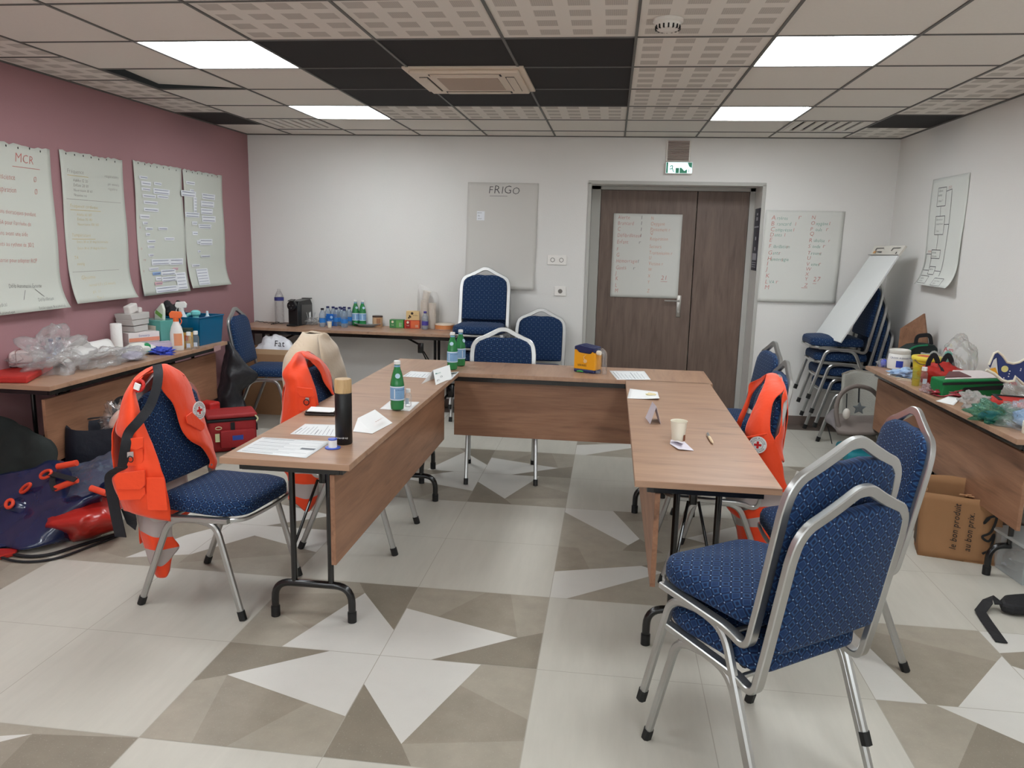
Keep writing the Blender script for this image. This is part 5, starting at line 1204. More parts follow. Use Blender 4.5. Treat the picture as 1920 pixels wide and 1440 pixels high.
# cardboard box + bag under the drinks table
CBD=mat('cardboard',(166,126,92),.8,noise_amt=.05,nscale=30)
q0,q1=at(462,776,z=0),at(560,778,z=0); t=thing('cardboard_box','large cardboard box on the floor in the back left corner','box',((q0.x+q1.x)/2,6.40,0),0); w=q1.x-q0.x+.06
b=B(); 
for s in (-1,1): b.box((s*w/2,.12,.29),(.006,.24,.58)); b.box((0,.12+s*.12,.29),(w,.006,.58))
b.box((0,.12,.004),(w,.24,.006)); b.done('carton',CBD,t)
b=B(); b.box((0,-.002,.56),(w,.004,.045)); b.done('flap_edge',mat('cardboard_light',(196,160,124),.8),t)
t=thing('shopping_bag','white plastic bag with black letters poking out of the cardboard box','bag',((q0.x+q1.x)/2+.02,6.50,.05)); b=B(); b.blob((0,0,.38),(w*.8,.2,.52),.12,2,4,4,False,.15); b.done('bag_film',mat('bag_white',(220,220,224),.4,bump=.4,bscale=20),t,smooth=True,thr=180)
word(t,'lettering','Fat',(.07,-.09,.585),.075,(0,-1,.25),mat('ink_solid_black',(20,20,20),.5),e=.006,sx=.9)
# ================================================================ left wall table
def slab(name,label,cat,uvs,h,m,z=.7505,bev=.008,lean=(0,0,0),part='body'):
    P=[at(u,v,z=z) for u,v in uvs]; c=sum(P,V())/len(P); t=thing(name,label,cat,(c.x,c.y,z)); b=B()
    b.prism([V((p.x-c.x,p.y-c.y,0)) for p in P],V(lean)+V((0,0,h))); b.done(part,m,t,bevel=bev); return t
REDN=mat('red_nylon',(176,40,32),.6,bump=.3,bscale=40); BLKN=mat('black_nylon',(24,24,27),.7,bump=.3,bscale=60)
t=slab('first_aid_pouch','flat red pouch with black edge at the near end of the left wall table','pouch',[(-40,718),(52,719),(100,692),(98,678),(40,672),(-40,690)],.035,REDN)
b=B(); 
P=[at75(u,v) for u,v in [(-30,703),(50,700),(92,680),(60,676),(-30,688)]]; c=V(t.location); b.prism([V((p.x-c.x,p.y-c.y,.036)) for p in P],(0,0,.012)); b.done('black_lining',BLKN,t,bevel=.004)
b=B(); b.prism([V((p.x-c.x,p.y-c.y+.01,.048)) for p in P],(0,0,.012)); b.done('open_flap',mat('red_flap',(188,60,56),.6),t,bevel=.004)
p=at(52,676,y=4.02); t=thing('dressing_pack','white dressing pack held by a thin elastic band on the red pouch','dressing',(p.x-.02,p.y,.812),28)
b=B(); b.box((0,0,.035),(.14,.11,.065),bev=.025,seg=4); b.done('pack',mat('pack_white',(220,208,204),.6,bump=.3,bscale=20),t,smooth=True)
b=B(); b.rect([(-.03,-.058,0),(-.03,-.058,.072),(-.03,.058,.072),(-.03,.058,0)],.003,.002,up=(1,0,0)); b.done('elastic_band',mat('band_brown',(130,60,40),.6),t)
p=at(46,690,y=3.98); bag('plastic_bag','clear plastic bag spread over the red pouch on the left wall table','bag',(p.x,p.y,.80),(.30,.24,.10),CLRB,11,.3,.5)
p=at(4,662,y=4.05); t=thing('plastic_case','white plastic case at the left picture edge of the wall table','case',(p.x,p.y,.80),20); b=B(); b.box((-.02,0,.03),(.10,.08,.07),bev=.015,seg=3); b.done('case_body',wpl,t,smooth=True)
b=B(); b.box((.02,-.041,.04),(.012,.004,.012)); b.done('catch',dk,t)
p=V((-3.17,4.10,.75)); bag('plastic_bag','large crumpled clear plastic bag standing up on the left wall table','bag',(p.x,p.y,.7505),(.26,.38,.27),CLRB,12,.5,.8)
p=V((-3.07,4.42,.75)); bag('plastic_bag','long crumpled clear plastic bag lying across the left wall table','bag',(p.x,p.y,.7505),(.26,.55,.12),CLRB,13,.35,.7)
p=at75(122,682); bag('plastic_bag','small clear bag with light blue contents beside the red pouch','bag',(p.x-.01,p.y,.7505),(.12,.13,.11),CLRB,14,.3,.4,inner=[((0,0,.005),(.08,.09,.075),mat('light_blue_cloth',(150,176,206),.6),'contents')])
p=V((-3.03,4.60,.75)); bag('plastic_bag','clear bag with lilac sheets near the paper roll on the left wall table','bag',(p.x,p.y,.7505),(.16,.20,.11),CLRB,15,.3,.5,inner=[((0,0,.005),(.10,.15,.06),mat('lilac_paper',(190,184,208),.6),'contents')])
for u,v,lb in ((89,660,'left small water bottle with navy cap behind the crumpled bag'),(101,655,'right small water bottle with navy cap behind the crumpled bag')):
    p=at(u,v,y=4.25 if u<95 else 4.32); small(V((max(p.x,-3.32),p.y,.7505)),lb,SW,CAPN,None)
# folded white towel / paper
G=[[V(q) for q in r] for r in ([(-3.33,4.20,.775),(-3.33,4.35,.83),(-3.32,4.5,.84),(-3.31,4.68,.85)],[(-3.27,4.20,.80),(-3.26,4.35,.85),(-3.25,4.5,.86),(-3.24,4.68,.86)],[(-3.20,4.22,.77),(-3.19,4.36,.79),(-3.18,4.5,.79),(-3.18,4.66,.80)])]
t=thing('white_cloth','folded white paper cloth lying behind the crumpled bags','cloth',(G[1][1].x,G[1][1].y,.7505)); iv=-V(t.location); b=B(); b.grid([[q+iv for q in r] for r in sheet(G,6,6,.006,12,3)]); b.done('cloth',mat('cloth_white',(226,224,220),.7,bump=.3,bscale=20),t,smooth=True,solid=.02)
b=B(); b.prism([at(u,v,y=4.4)+iv for u,v in ((126,648),(152,633),(166,641),(140,656))],(0,.004,0)); b.done('folded_corner',WHT,t)
p=at(223,664,y=4.80); p.x=-3.26; t=thing('paper_roll','white paper roll standing upright on the left wall table','roll',(at75(223,664).x+.0,4.80,.7505))
b=B(); b.lathe([(.034,0),(.036,.002),(.036,.205),(.034,.208),(.018,.208),(.018,.19)],32); b.done('roll',mat('roll_white',(232,230,226),.8,bump=.2,bscale=80),t,smooth=True)
# glove boxes
def gbox(label,u,v,y,z0,w,h,dp,top,side,rz,txt=None,tc=None,name='glove_box'):
    q=at(u,v,y=y); t=carton(name,label,'box',(min(max(q.x,-3.30+dp/2),-2.95),y,.7505+z0),(w,dp,h),rz,mat('carton_%d_%d_%d'%top,top,.5))
    for n,ww in (((0,-1,0),w),((1,0,0),dp)): 
        c=V(n)*(dp/2 if n[1] else w/2)+V((0,0,h*.25)); patch(t,'colour_band',c,ww*.98,h*.4,n,mat('band_%d_%d_%d'%side,side,.5))
    if txt: word(t,'lettering',txt,(0,-dp/2,h*.68),h*.33,(0,-1,0),mat('ink_c_%d_%d_%d'%tc,tc,.5))
    return t
gbox('white and orange carton under the glove box beside the paper roll',262,640,5.02,.0,.22,.065,.12,(214,206,204),(206,130,104),62)
gbox('white glove box lettered in blue grey, on the orange banded carton',262,625,5.02,.066,.22,.065,.12,(222,214,212),(216,140,112),60,'Sensory',(92,100,150))
gbox('blue carton right of the lettered glove box',295,638,5.20,.0,.16,.10,.10,(118,140,186),(96,118,170),60)
gbox('open lilac glove box behind the wipe pack',298,652,5.02,.0,.2,.06,.11,(200,186,206),(120,104,170),58)
p=at75(303,664); p=V((p.x-.0,p.y,.7505)); t=thing('glove_pile','crumpled bright blue gloves in front of the lilac box','gloves',p); b=B(); b.blob((0,0,.015),(.14,.08,.05),.5,3,9,4,True,.8); b.done('gloves',mat('glove_blue',(60,80,190),.5),t,smooth=True,thr=180)
p=at75(266,664); t=thing('wipe_pack','white and green pack of wipes at the front of the left wall table','wipes',(p.x-.02,p.y,.7505),52)
b=B(); b.blob((0,0,.035),(.21,.13,.085),.08,1.5,2,4,True,.05); o=b.done('pack',mat('wipe_white',(222,222,214),.45,bump=.4,bscale=15),t,smooth=True,thr=180)
b=B(); b.grid([[V((x,y,.079-((x/.105)**2+(y/.065)**2)*.02-abs(y)**3*40)) for x in (.025,.045,.062)] for y in (-.05,-.03,0,.03,.05)]); b.grid([[V((x,-.052-(.008*q),.066-.045*q)) for x in (.02,.06)] for q in (0,.5,1)]); b.done('green_band',mat('wipe_green',(20,140,80),.45),t,smooth=True)
# stacked trays and packets
q=at(266,612,y=5.15); t=thing('paper_tray','stack of pale grey document trays with small packets in it','tray',(-3.28,5.02,.885),-90)
b=B()
for k,(w,z) in enumerate(((.15,0),(.18,.045),(.2,.085))): b.prism([(-w/2,-.06,z),(w/2,-.06,z),(w/2+.01,-.066,z+.04),(-w/2-.01,-.066,z+.04)],(0,.12,0))
b.done('trays',mat('tray_grey',(186,182,178),.5),t,bevel=.002)
b=B(); b.box((.02,0,.155),(.10,.05,.06),rot=Euler((0,R(12),0)),bev=.01); b.box((-.06,0,.14),(.04,.05,.04),bev=.01); b.done('packets',mat('packet_white',(214,208,204),.5,bump=.3,bscale=25),t)
t=thing('cardboard_support','pale carton under the document trays against the pink wall','box',(-3.29,5.02,.7505)); b=B(); b.box((0,0,.0665),(.12,.16,.132)); b.done('carton',mat('tray_grey',(186,182,178),.5),t,bevel=.002)
TEAL=film('clear_teal',(90,190,180),.5,.15,.3,12)
t=thing('teal_tub','pale green translucent tub of leaflets beside the blue crate','tub',(-3.20,5.22,.7505),-25); 
b=B(); b.prism([(-.1,-.07,.0),(.1,-.07,.0),(.11,-.075,.2),(-.11,-.075,.2)],(0,.14,0)); b.done('tub',glassy('tub_teal',(104,178,168),.82),t,bevel=.004)
b=B(); b.box((-.01,-.079,.11),(.13,.003,.10),rot=Euler((R(-3),0,0))); b.done('leaflet',mat('leaflet_cream',(214,206,190),.6),t)
b=B(); b.prism([(-.07,0,.19),(.03,0,.19),(.04,0,.27),(.02,0,.315),(-.07,0,.25)],(0,.02,0)); o=b.done('packet',mat('packet_pale',(216,220,206),.5,bump=.3,bscale=20),t,bevel=.004)
patch(t,'green_print',(-.015,0,.235),.08,.03,(0,-1,0),mat('packet_green',(120,170,80),.5),up=(.45,0,1))
t=thing('black_bag','small black bag behind the green and white packet on the wall table','bag',(-3.27,5.5,.7505)); b=B(); b.blob((0,0,.16),(.12,.22,.27),.25,2,8,4,True,.3); b.done('bag_body',BLKN,t,smooth=True,thr=180)
# blue translucent crate
c0,c1,c2=at75(385,648),at75(428,638),at75(345,652)
t=thing('plastic_crate','translucent blue plastic crate full of bottles at the end of the wall table','crate',(-3.10,5.475,.7505),-4)
hx,hy,h=.16,.158,.205; BLC=glassy('crate_blue',(12,98,140),.84)
b=B(); bt,tp=.9,1.0
def wallp(a,c): b.prism([(a[0]*bt,a[1]*bt,0),(c[0]*bt,c[1]*bt,0),(c[0]*tp,c[1]*tp,h),(a[0]*tp,a[1]*tp,h)],V((0,0,0))-V(((a[0]+c[0])/2,(a[1]+c[1])/2,0)).normalized()*.004)
cs=[(-hx,-hy),(hx,-hy),(hx,hy),(-hx,hy)]
for k in range(4): wallp(cs[k],cs[(k+1)%4])
b.box((0,0,.003),(hx*1.8,hy*1.8,.006)); b.done('crate_wall',BLC,t)
b=B(); b.rect([(x,y,h) for x,y in cs],.012,.01,closed=True); b.done('crate_rim',BLC,t)
b=B()
for x,y,k in ((-.05,-.1,0),(.06,-.02,1),(-.03,.07,2),(.08,.1,3)): b.lathe([(.03,.01),(.032,.15),(.012,.18)],16,(x,y,0))
b.done('stored_bottle',mat('stored_teal',(60,150,160),.4),t,smooth=True)
def sprayer(name,label,p,rz,body,trig,h=.2,lab=None):
    t=thing(name,label,'spray bottle',p,rz); k=h/.2
    b=B(); G=[]
    for z,rx,ry in ((0,.033,.022),(.004,.036,.025),(.05,.037,.026),(.1,.036,.025),(.135,.028,.022),(.16,.017,.017),(.172,.014,.014)): G.append([V((rx*math.cos(a)*k,ry*math.sin(a)*k,z*k)) for a in [2*PI*i/24 for i in range(24)]])
    b.grid(G,close=True); b.bm.faces.new([v for v in b.bm.verts][:24]); b.done('bottle_body',body,t,smooth=True,thr=60)
    b=B(); b.lathe([(.016*k,.165*k),(.016*k,.188*k)],20); b.prism([(-.03*k,-.012*k,.186*k),(.028*k,-.012*k,.186*k),(.036*k,-.012*k,.2*k),(.03*k,-.012*k,.222*k),(-.022*k,-.012*k,.226*k),(-.034*k,-.012*k,.21*k)],(0,.024*k,0)); b.done('spray_head',trig,t,bevel=.004)
    b=B(); b.rect(cr([(.02*k,0,.19*k),(.03*k,0,.17*k),(.024*k,0,.15*k)],4),.012*k,.004*k,up=(1,0,0)); b.done('trigger',trig,t)
    if lab: b=B(); b.grid([[V((.0372*k*math.cos(a),.0262*k*math.sin(a)-.0003,z*k)) for a in (-1.9,-1.6,-1.2,-.9,-.6)] for z in (.03,.06,.1)]); b.done('printed_label',lab,t,smooth=True)
    return t
OR=mat('trigger_orange',(232,108,50),.4)
p=at75(333,657); sprayer('spray_bottle','white spray bottle with orange head at the table front',(p.x-.0,p.y,.7505),20,mat('spray_white',(228,226,222),.35),OR,.245,mat('spray_label',(224,150,110),.4))
sprayer('spray_bottle','white spray head sticking out of the blue crate at its left',(-3.14,5.40,.80),200,mat('spray_clear',(214,222,228),.3),mat('spray_white',(228,226,222),.35),.235)
t=thing('pump_bottle','teal resuscitator bulb standing up in the blue crate','bulb',(-3.08,5.49,.85)); b=B(); b.lathe([(.02,0),(.03,.04),(.022,.09),(.02,.10),(.034,.115),(.034,.135),(.02,.145)],20); b.done('bulb_body',mat('bulb_teal',(120,200,200),.35),t,smooth=True); b=B(); b.tube(cr([(-.02,0,.12),(-.05,-.02,.11),(-.07,-.03,.08)],4),.012,10); b.done('side_tube',mat('bulb_teal',(120,200,200),.35),t,smooth=True)
t=thing('nozzle_bottle','small pale nozzle bottle standing at the right of the blue crate','bottle',(-3.02,5.55,.86)); b=B(); b.lathe([(.02,0),(.022,.08),(.01,.095),(.008,.125),(.006,.127)],16); b.done('bottle_body',mat('nozzle_pale',(200,216,224),.35),t,smooth=True)
t=thing('tissue_box','yellow and green carton behind the small clear bottles','box',(-3.02,5.24,.7505),10); b=B(); b.box((0,0,.055),(.075,.06,.11)); b.done('carton',mat('carton_yellow',(222,176,92),.5),t,bevel=.002)
b=B(); b.box((0,0,.125),(.078,.062,.028)); b.done('dark_top',mat('carton_dark_green',(50,66,58),.5),t); patch(t,'orange_print',(.012,-.03,.07),.025,.04,(0,-1,0),mat('print_orange',(200,84,40),.5))
for u,v,lb in ((355,655,'left of the two small clear gel bottles beside the orange spray bottle'),(368,653,'right of the two small clear gel bottles beside the orange spray bottle')):
    p=at75(u,v); gel(V((p.x,p.y,.7505)),lb,None,20,.022,.125)
t=thing('paper_tag','small pinkish paper tag stuck on the far end of the wall table edge','tag',(-2.905,5.46,.72)); b=B(); b.box((0,0,0),(.002,.10,.04)); b.done('tag',mat('tag_pink',(168,134,132),.7),t)
# black bin bag hanging at the table end
K=crop(340,560,6)
rows=grow([[(505,470,5.67),(535,465,5.69),(555,475,5.70),(575,500,5.72)],[(490,620,5.68),(545,620,5.64),(610,640,5.64),(690,710,5.70)],[(455,800,5.70),(540,800,5.62),(650,820,5.63),(860,880,5.74)],[(405,980,5.70),(500,980,5.60),(590,990,5.62),(700,1030,5.72)],[(360,1120,5.70),(460,1140,5.58),(580,1150,5.60),(690,1120,5.70)],[(350,1300,5.68),(470,1320,5.56),(600,1330,5.58),(755,1325,5.66)]],K)
t=thing('bin_bag','thin black bin bag hanging between the wall table and the corner chair','bag',(rows[0][1].x,5.66,.3)); iv=-V(t.location); b=B(); b.grid([[q+iv for q in r] for r in sheet(rows,7,7,.02,7,4)]); b.done('bag_film',mat('bin_bag_black',(40,40,44),.35,bump=.7,bscale=22),t,smooth=True,solid=.002,thr=180)
# ---------------------------------------------------------------- floor on the left
p=at(400,800,z=0); t=thing('red_case','hard red plastic case on the floor behind the red bag','case',(-2.97,5.38,0),-20)
b=B(); b.box((0,0,.165),(.2,.1,.33),bev=.02,seg=3); b.done('case_body',mat('case_red',(180,36,34),.45),t,smooth=True); b=B(); b.rect(fillet([(-.1,-.0,.31),(-.13,0,.31),(-.15,0,.28),(-.1,0,.25)],.01),.02,.02,up=(0,1,0)); b.done('case_handle',mat('case_red',(180,36,34),.45),t,smooth=True)
p0,p1=at(398,852,z=0),at(478,836,z=0); t=thing('equipment_bag','red nylon equipment bag with black trim on the floor beside the table','bag',((p0.x+p1.x)/2-.05,(p0.y+p1.y)/2+.06,0),34)
b=B(); b.box((0,0,.125),(.34,.24,.25),bev=.03,seg=3); b.done('bag_body',mat('bag_red',(150,30,34),.65,bump=.3,bscale=30),t,smooth=True)
b=B(); b.box((0,0,.265),(.35,.25,.035),bev=.015,seg=3); b.done('bag_lid',mat('bag_red_top',(160,42,44),.6),t,smooth=True)
b=B(); b.box((0,0,.236),(.352,.252,.02),bev=.006); b.box((0,-.123,.12),(.03,.008,.2)); b.box((.172,.0,.17),(.01,.22,.05),bev=.004); b.done('black_trim',BLKN,t)
b=B(); b.box((.03,-.135,.10),(.24,.03,.13),bev=.012); b.done('front_pocket',mat('bag_red',(150,30,34),.65,bump=.3,bscale=30),t,smooth=True)
patch(t,'blue_label',(.03,-.151,.11),.075,.035,(0,-1,0),mat('label_blue_dark',(44,70,150),.5))
b=B(); b.box((-.11,-.152,.12),(.03,.004,.06)); b.tube([(-.10+.022*math.cos(a),-.152,.19+.010*math.sin(a)) for a in [2*PI*k/12 for k in range(12)]],.003,6,closed=True); b.tube(cr([(.16,-.12,.26),(.175,-.135,.24),(.165,-.14,.22)],4),.006,6); b.done('yellow_tag',mat('tag_yellow',(206,204,160),.5),t,smooth=True)
# jacket pile
rows=[[at(u,v,y=y) for u,v,y in r] for r in ([(-55,775,3.80),(0,775,3.80),(35,800,3.76),(75,806,3.73),(100,822,3.72)],[(-55,820,3.72),(0,820,3.72),(40,835,3.68),(80,835,3.67),(110,850,3.70)],[(-55,870,3.66),(0,870,3.66),(40,870,3.64),(80,868,3.64),(113,872,3.67)],[(-55,915,3.64),(0,912,3.64),(40,905,3.62),(80,895,3.62),(114,888,3.66)],[(-55,960,3.64),(0,960,3.64),(40,960,3.62),(80,955,3.62),(114,930,3.66)])]
t=thing('jacket','dark green jacket heaped on the floor under the wall table','jacket',(-3.02,3.75,0)); iv=-V(t.location)
for r in rows:
    for q in r: q.x=max(q.x,-3.32)
b=B(); b.grid([[q+iv for q in r] for r in sheet(rows,6,6,.035,5,31)]); b.done('cloth',mat('jacket_green',(28,34,32),.85,bump=.5,bscale=12),t,smooth=True,solid=.02,thr=180)
# navy bag with manikin face
t=thing('holdall','open navy holdall with a wrapped manikin head behind the front left chair','bag',(-2.83,4.02,.04),24)
b=B(); NB=mat('holdall_navy',(14,18,32),.6,bump=.4,bscale=18); W2,D2,H2=.40,.24,.30
G=[]
for z,k in ((0,.9),(.08,1.02),(.24,1.04),(.38,1.0),(.44,.97),(.41,.9),(.2,.85)): 
    G.append([V((W2/2*k*max(-1,min(1,1.25*math.cos(a))),D2/2*k*max(-1,min(1,1.25*math.sin(a))),z+.012*math.sin(3*a+z*9))) for a in [2*PI*i/32 for i in range(32)]])
b.grid(G,close=True); b.bm.verts.ensure_lookup_table(); b.bm.faces.new([b.bm.verts[i] for i in range(32)]); b.bm.faces.new([b.bm.verts[i] for i in range(192,224)]); b.done('bag_body',NB,t,smooth=True,thr=70)
b=B(); b.rect(cr([(-W2/2*.97,.0,.44),(-.12,D2/2,.445),(.12,D2/2,.445),(W2/2*.97,.0,.44)],6),.02,.006); b.rect(cr([(.02,D2/2,.42),(.03,D2/2,.53),(.08,D2/2,.56),(.13,D2/2,.53),(.15,D2/2,.42)],6),.03,.005,up=(0,1,0)); b.done('handle',BLKN,t)
b=B(); b.blob((.09,-.01,.44),(.15,.15,.15),.08,1.5,3,4,False); b.blob((.09,-.085,.43),(.04,.05,.05),.1,2,4,3,False); b.done('manikin_head',mat('manikin_skin',(216,176,160),.45),t,smooth=True)
b=B(); b.blob((.08,-.01,.46),(.2,.19,.19),.35,2.2,8,4,False,.5); b.done('clear_wrap',film('clear_wrap',(248,250,250),.03,.15,.3,22,.3),t,smooth=True,thr=180)
# vacuum mattress
NV=mat('vinyl_navy',(28,38,72),.22,bump=.5,bscale=7,coat=.5); RV=mat('vinyl_red',(170,36,28),.3,bump=.5,bscale=8,coat=.3); HO=mat('handle_orange',(222,72,44),.45)
I=lambda u,v,y:at(u,v,y=y); J=lambda u,v,z=.015:at(u,v,z=z)
rows=[[I(-60,905,3.62),I(0,890,3.62),I(60,880,3.60),I(110,862,3.62),I(165,868,3.64),I(212,856,3.64)],
 [I(-60,930,3.56),I(0,915,3.56),I(60,905,3.54),I(110,888,3.54),I(160,892,3.56),I(224,872,3.58)],
 [I(-60,965,3.48),I(0,950,3.48),I(60,943,3.46),I(108,932,3.46),I(160,925,3.50),I(212,905,3.54)],
 [I(-60,1000,3.38),I(0,990,3.38),I(55,985,3.36),I(100,975,3.36),I(150,948,3.42),I(195,930,3.50)],
 [J(-60,1040),J(0,1028),J(50,1035),J(100,1026),J(150,1000),J(200,985)]]
for r in rows:
    for q in r: q.x=max(q.x,-3.33)
t=thing('vacuum_mattress','folded navy vinyl rescue mattress with orange handles heaped at far left','mattress',(-2.9,3.5,0)); iv=-V(t.location)
b=B(); b.grid([[q+iv for q in r] for r in sheet(rows,6,6,.028,5,7)]); b.done('mattress_cover',NV,t,smooth=True,solid=.012,thr=180)
b=B(); b.blob(V((-2.98,3.56,.10))+iv,(.5,.3,.22),.15,2,5,4,True,.1); b.done('mattress_fold',NV,t,smooth=True,thr=180)
b=B(); b.grid([[q+iv for q in r] for r in sheet([[I(120,868,3.60),I(170,862,3.60),I(210,852,3.60),I(232,850,3.60)],[I(140,900,3.50),I(170,890,3.50),I(205,876,3.52),I(225,872,3.53)],[I(130,930,3.42),I(165,925,3.42),I(190,905,3.46),I(212,890,3.49)]],6,6,.03,9,11)]); b.done('clear_cover',film('clear_vinyl',(150,170,200),.3,.08,1.0,9,.9),t,smooth=True,thr=180)
def handle(u,v,y,L_,ang,r=.012,w=.03,m=HO):
    c=I(u,v,y)+iv; d=V((math.cos(ang),-.25,math.sin(ang))).normalized(); n=V((.2,-.85,.45)).normalized(); s=d.cross(n).normalized()
    b=B(); P=[]
    for k in range(20): a=2*PI*k/20; P.append(c+n*.012+d*L_/2*math.cos(a)+s*w/2*math.sin(a))
    b.tube(P,r,8,closed=True,up=n); return b.done('handle_ring',m,t,smooth=True)
handle(88,890,3.50,.09,.4,.008,.035); handle(50,916,3.50,.10,.6,.008,.025); handle(20,945,3.44,.05,.1,.009,.04)
for u0,v0,u1,v1,y in ((108,875,144,868,3.53),(104,916,144,900,3.44),(170,915,200,925,3.43)):
    b=B(); b.tube([I(u0,v0,y)+iv,I(u1,v1,y)+iv],.016,12); b.done('grip',HO,t,smooth=True)
b=B(); b.rect([q+iv for q in cr([I(88,886,3.49),I(112,892,3.46),I(142,900,3.42)],4)],.03,.004,up=(0,-.6,1)); b.rect([q+iv for q in cr([I(100,890,3.48),I(98,905,3.45),I(104,918,3.42)],4)],.03,.004,up=(0,-.6,1)); b.done('black_strap',BLKN,t)
b=B(); b.rect([q+iv for q in cr([J(0,1030,.01),J(40,1042,.01),J(90,1040,.01),J(150,1022,.01),J(215,1003,.01)],5)],.02,.01); b.rect([q+iv for q in cr([J(-30,1032,.02),J(30,1052,.008),J(100,1048,.008),J(170,1024,.008),J(228,1002,.008)],5)],.014,.008); b.done('edge_strap',BLKN,t)
rows=[[I(100,945,3.52),I(150,935,3.50),I(190,932,3.56),I(226,938,3.62)],[I(96,970,3.38),I(145,962,3.38),I(190,955,3.44),I(228,955,3.52)],[I(90,985,3.33),I(140,985,3.33),I(165,985,3.36),I(225,972,3.45)],[J(84,1005),J(110,1000),J(152,1013),J(228,988)]]
t=thing('splint_bag','red vinyl splint bag wedged under the navy mattress','bag',(-2.65,3.45,0)); iv=-V(t.location); b=B(); b.grid([[q+iv for q in r] for r in sheet(rows,6,6,.02,8,17)]); b.done('vinyl_body',RV,t,smooth=True,solid=.01,thr=180)
t=thing('splint_bag','flat red and orange vinyl strip on the floor at the left picture edge','bag',(-3.0,3.25,0)); iv=-V(t.location); b=B(); b.prism([J(u,v,.002)+iv for u,v in ((-40,1042),(0,1035),(34,1035),(30,1042),(0,1050),(-40,1056))],(0,0,.02)); b.done('vinyl_body',RV,t,bevel=.004)
# ================================================================ right wall table
def R7(u,v): return at75(u,v)
def clampx(p,a=1.84,b_=2.31): return V((min(max(p.x,a),b_),p.y,.7505))
p=clampx(R7(1684,692)); t=thing('plastic_jar','white plastic jar lettered in blue at the far end of the right wall table','jar',p)
b=B(); b.lathe([(.062,0),(.072,.006),(.074,.06),(.068,.105),(.062,.112)],32); b.done('jar_body',mat('jar_white',(224,222,218),.4),t,smooth=True); b=B(); b.lathe([(.066,.11),(.068,.114),(.068,.134),(.06,.138),(.055,.13)],32); b.done('jar_lid',mat('jar_lid',(214,210,202),.4),t,smooth=True)
b=B(); rr=.0745; write(b,'CROIX-ROUGE FRANÇAISE',(0,0,0),(1,0,0),(0,0,1),.017,thin=False,surf=lambda px,py:V((rr*math.cos(-2.75+px/rr),rr*math.sin(-2.75+px/rr),.078+py))); b.done('lettering',mat('jar_navy',(60,64,110),.5),t)
b=B(); b.grid([[V((rr*math.cos(a),rr*math.sin(a),z)) for a in (-2.15,-1.95,-1.75,-1.55)] for z in (.02,.065)]); b.done('blue_label',mat('jar_blue',(44,66,170),.4),t,smooth=True)
p=clampx(R7(1656,688)); bag('plastic_bag','small crumpled clear and blue wrapper left of the white jar','wrapper',p,(.08,.10,.07),CLRB,31,.4,.6,inner=[((0,0,.0),(.04,.05,.06),mat('wrap_blue_deep',(40,60,190),.5),'contents')])
p=clampx(R7(1696,706)); t=thing('glove_pile','pale blue crumpled gloves in front of the white jar','gloves',p); b=B(); b.blob((0,0,.02),(.15,.13,.06),.45,2.6,32,4,True,.7); b.done('gloves',mat('glove_pale',(164,190,222),.5),t,smooth=True,thr=180)
for k,(u0,v0,u1,v1,lb) in enumerate(((1653,706,1708,713,'upper of the two pale wooden sticks at the front of the right wall table'),(1664,711,1712,716,'lower of the two pale wooden sticks at the front of the right wall table'))):
    a,c=R7(u0,v0),R7(u1,v1); a.x=max(a.x,1.83); c.x=max(c.x,1.83); t=thing('wooden_stick',lb,'stick',(a+c)/2); b=B(); b.rect([a-(a+c)/2+V((0,0,.003)),c-(a+c)/2+V((0,0,.003))],.008,.003); b.done('stick',mat('stick_cream',(226,216,196),.6),t)
t=thing('gauze_pack','small flat white gauze pad beside the pale blue gloves','gauze',clampx(R7(1674,704))); b=B(); b.box((0,0,.004),(.06,.05,.007),bev=.002); b.done('pad',WHT,t)
p=clampx(R7(1708,684)); t=thing('medicine_pack','small dark teal and red pack between the white jar and yellow bucket','pack',p,10); b=B(); b.box((0,0,.02),(.06,.09,.04),bev=.006); b.done('pack_base',mat('pack_teal',(30,72,88),.5),t); b=B(); b.box((0,0,.062),(.05,.06,.044),bev=.004); b.done('pack_top',mat('pack_maroon',(130,60,62),.5),t)
# sharps bucket
p=clampx(R7(1735,707)); t=thing('sharps_bucket','yellow sharps bucket with red lid centre on the right wall table','bucket',p)
YB=mat('bucket_yellow',(228,196,44),.4)
b=B(); b.lathe([(.070,0),(.073,.004),(.086,.115)],36); b.done('bucket_body',YB,t,smooth=True)
b=B(); b.lathe([(.092,.112),(.094,.116),(.094,.132),(.09,.137),(.07,.139),(.06,.132)],36); b.done('bucket_rim',mat('rim_yellow',(232,206,70),.4),t,smooth=True)
b=B(); b.lathe([(.06,.131),(.062,.136),(0,.136)],30,cap=False); b.done('red_lid',mat('lid_red',(206,70,44),.45),t,smooth=True)
b=B(); b.tube(cr([(-.09,-.03,.115),(-.07,-.075,.095),(0,-.098,.088),(.02,-.096,.086)],5),.003,6); b.done('wire_handle',mat('wire_brown',(90,60,40),.5),t,smooth=True)
b=B(); rr=.0805
for k in range(6):
    z=.09-k*.013; r2=.074+z*.105+.0008; b.grid([[V((r2*math.cos(a),r2*math.sin(a),q)) for a in [-2.2+.1*i for i in range(4+(k*5)%7)]] for q in (z,z+.0035)])
b.done('printed_text',mat('bucket_print',(120,100,30),.5),t)
p=clampx(R7(1716,723)); t=thing('measuring_cup','transparent yellow measuring cup in front of the yellow bucket','cup',p); b=B(); b.lathe([(.020,0),(.021,.003),(.024,.11),(.022,.11)],24,cap=False); b.done('cup_wall',film('clear_yellow',(226,216,70),.35,.08,.2,12),t,smooth=True)
b=B()
for k in range(5): b.box((.0,-.0235,.03+k*.016),(.016,.0015,.002))
b.done('scale_marks',mat('bucket_print',(120,100,30),.5),t)
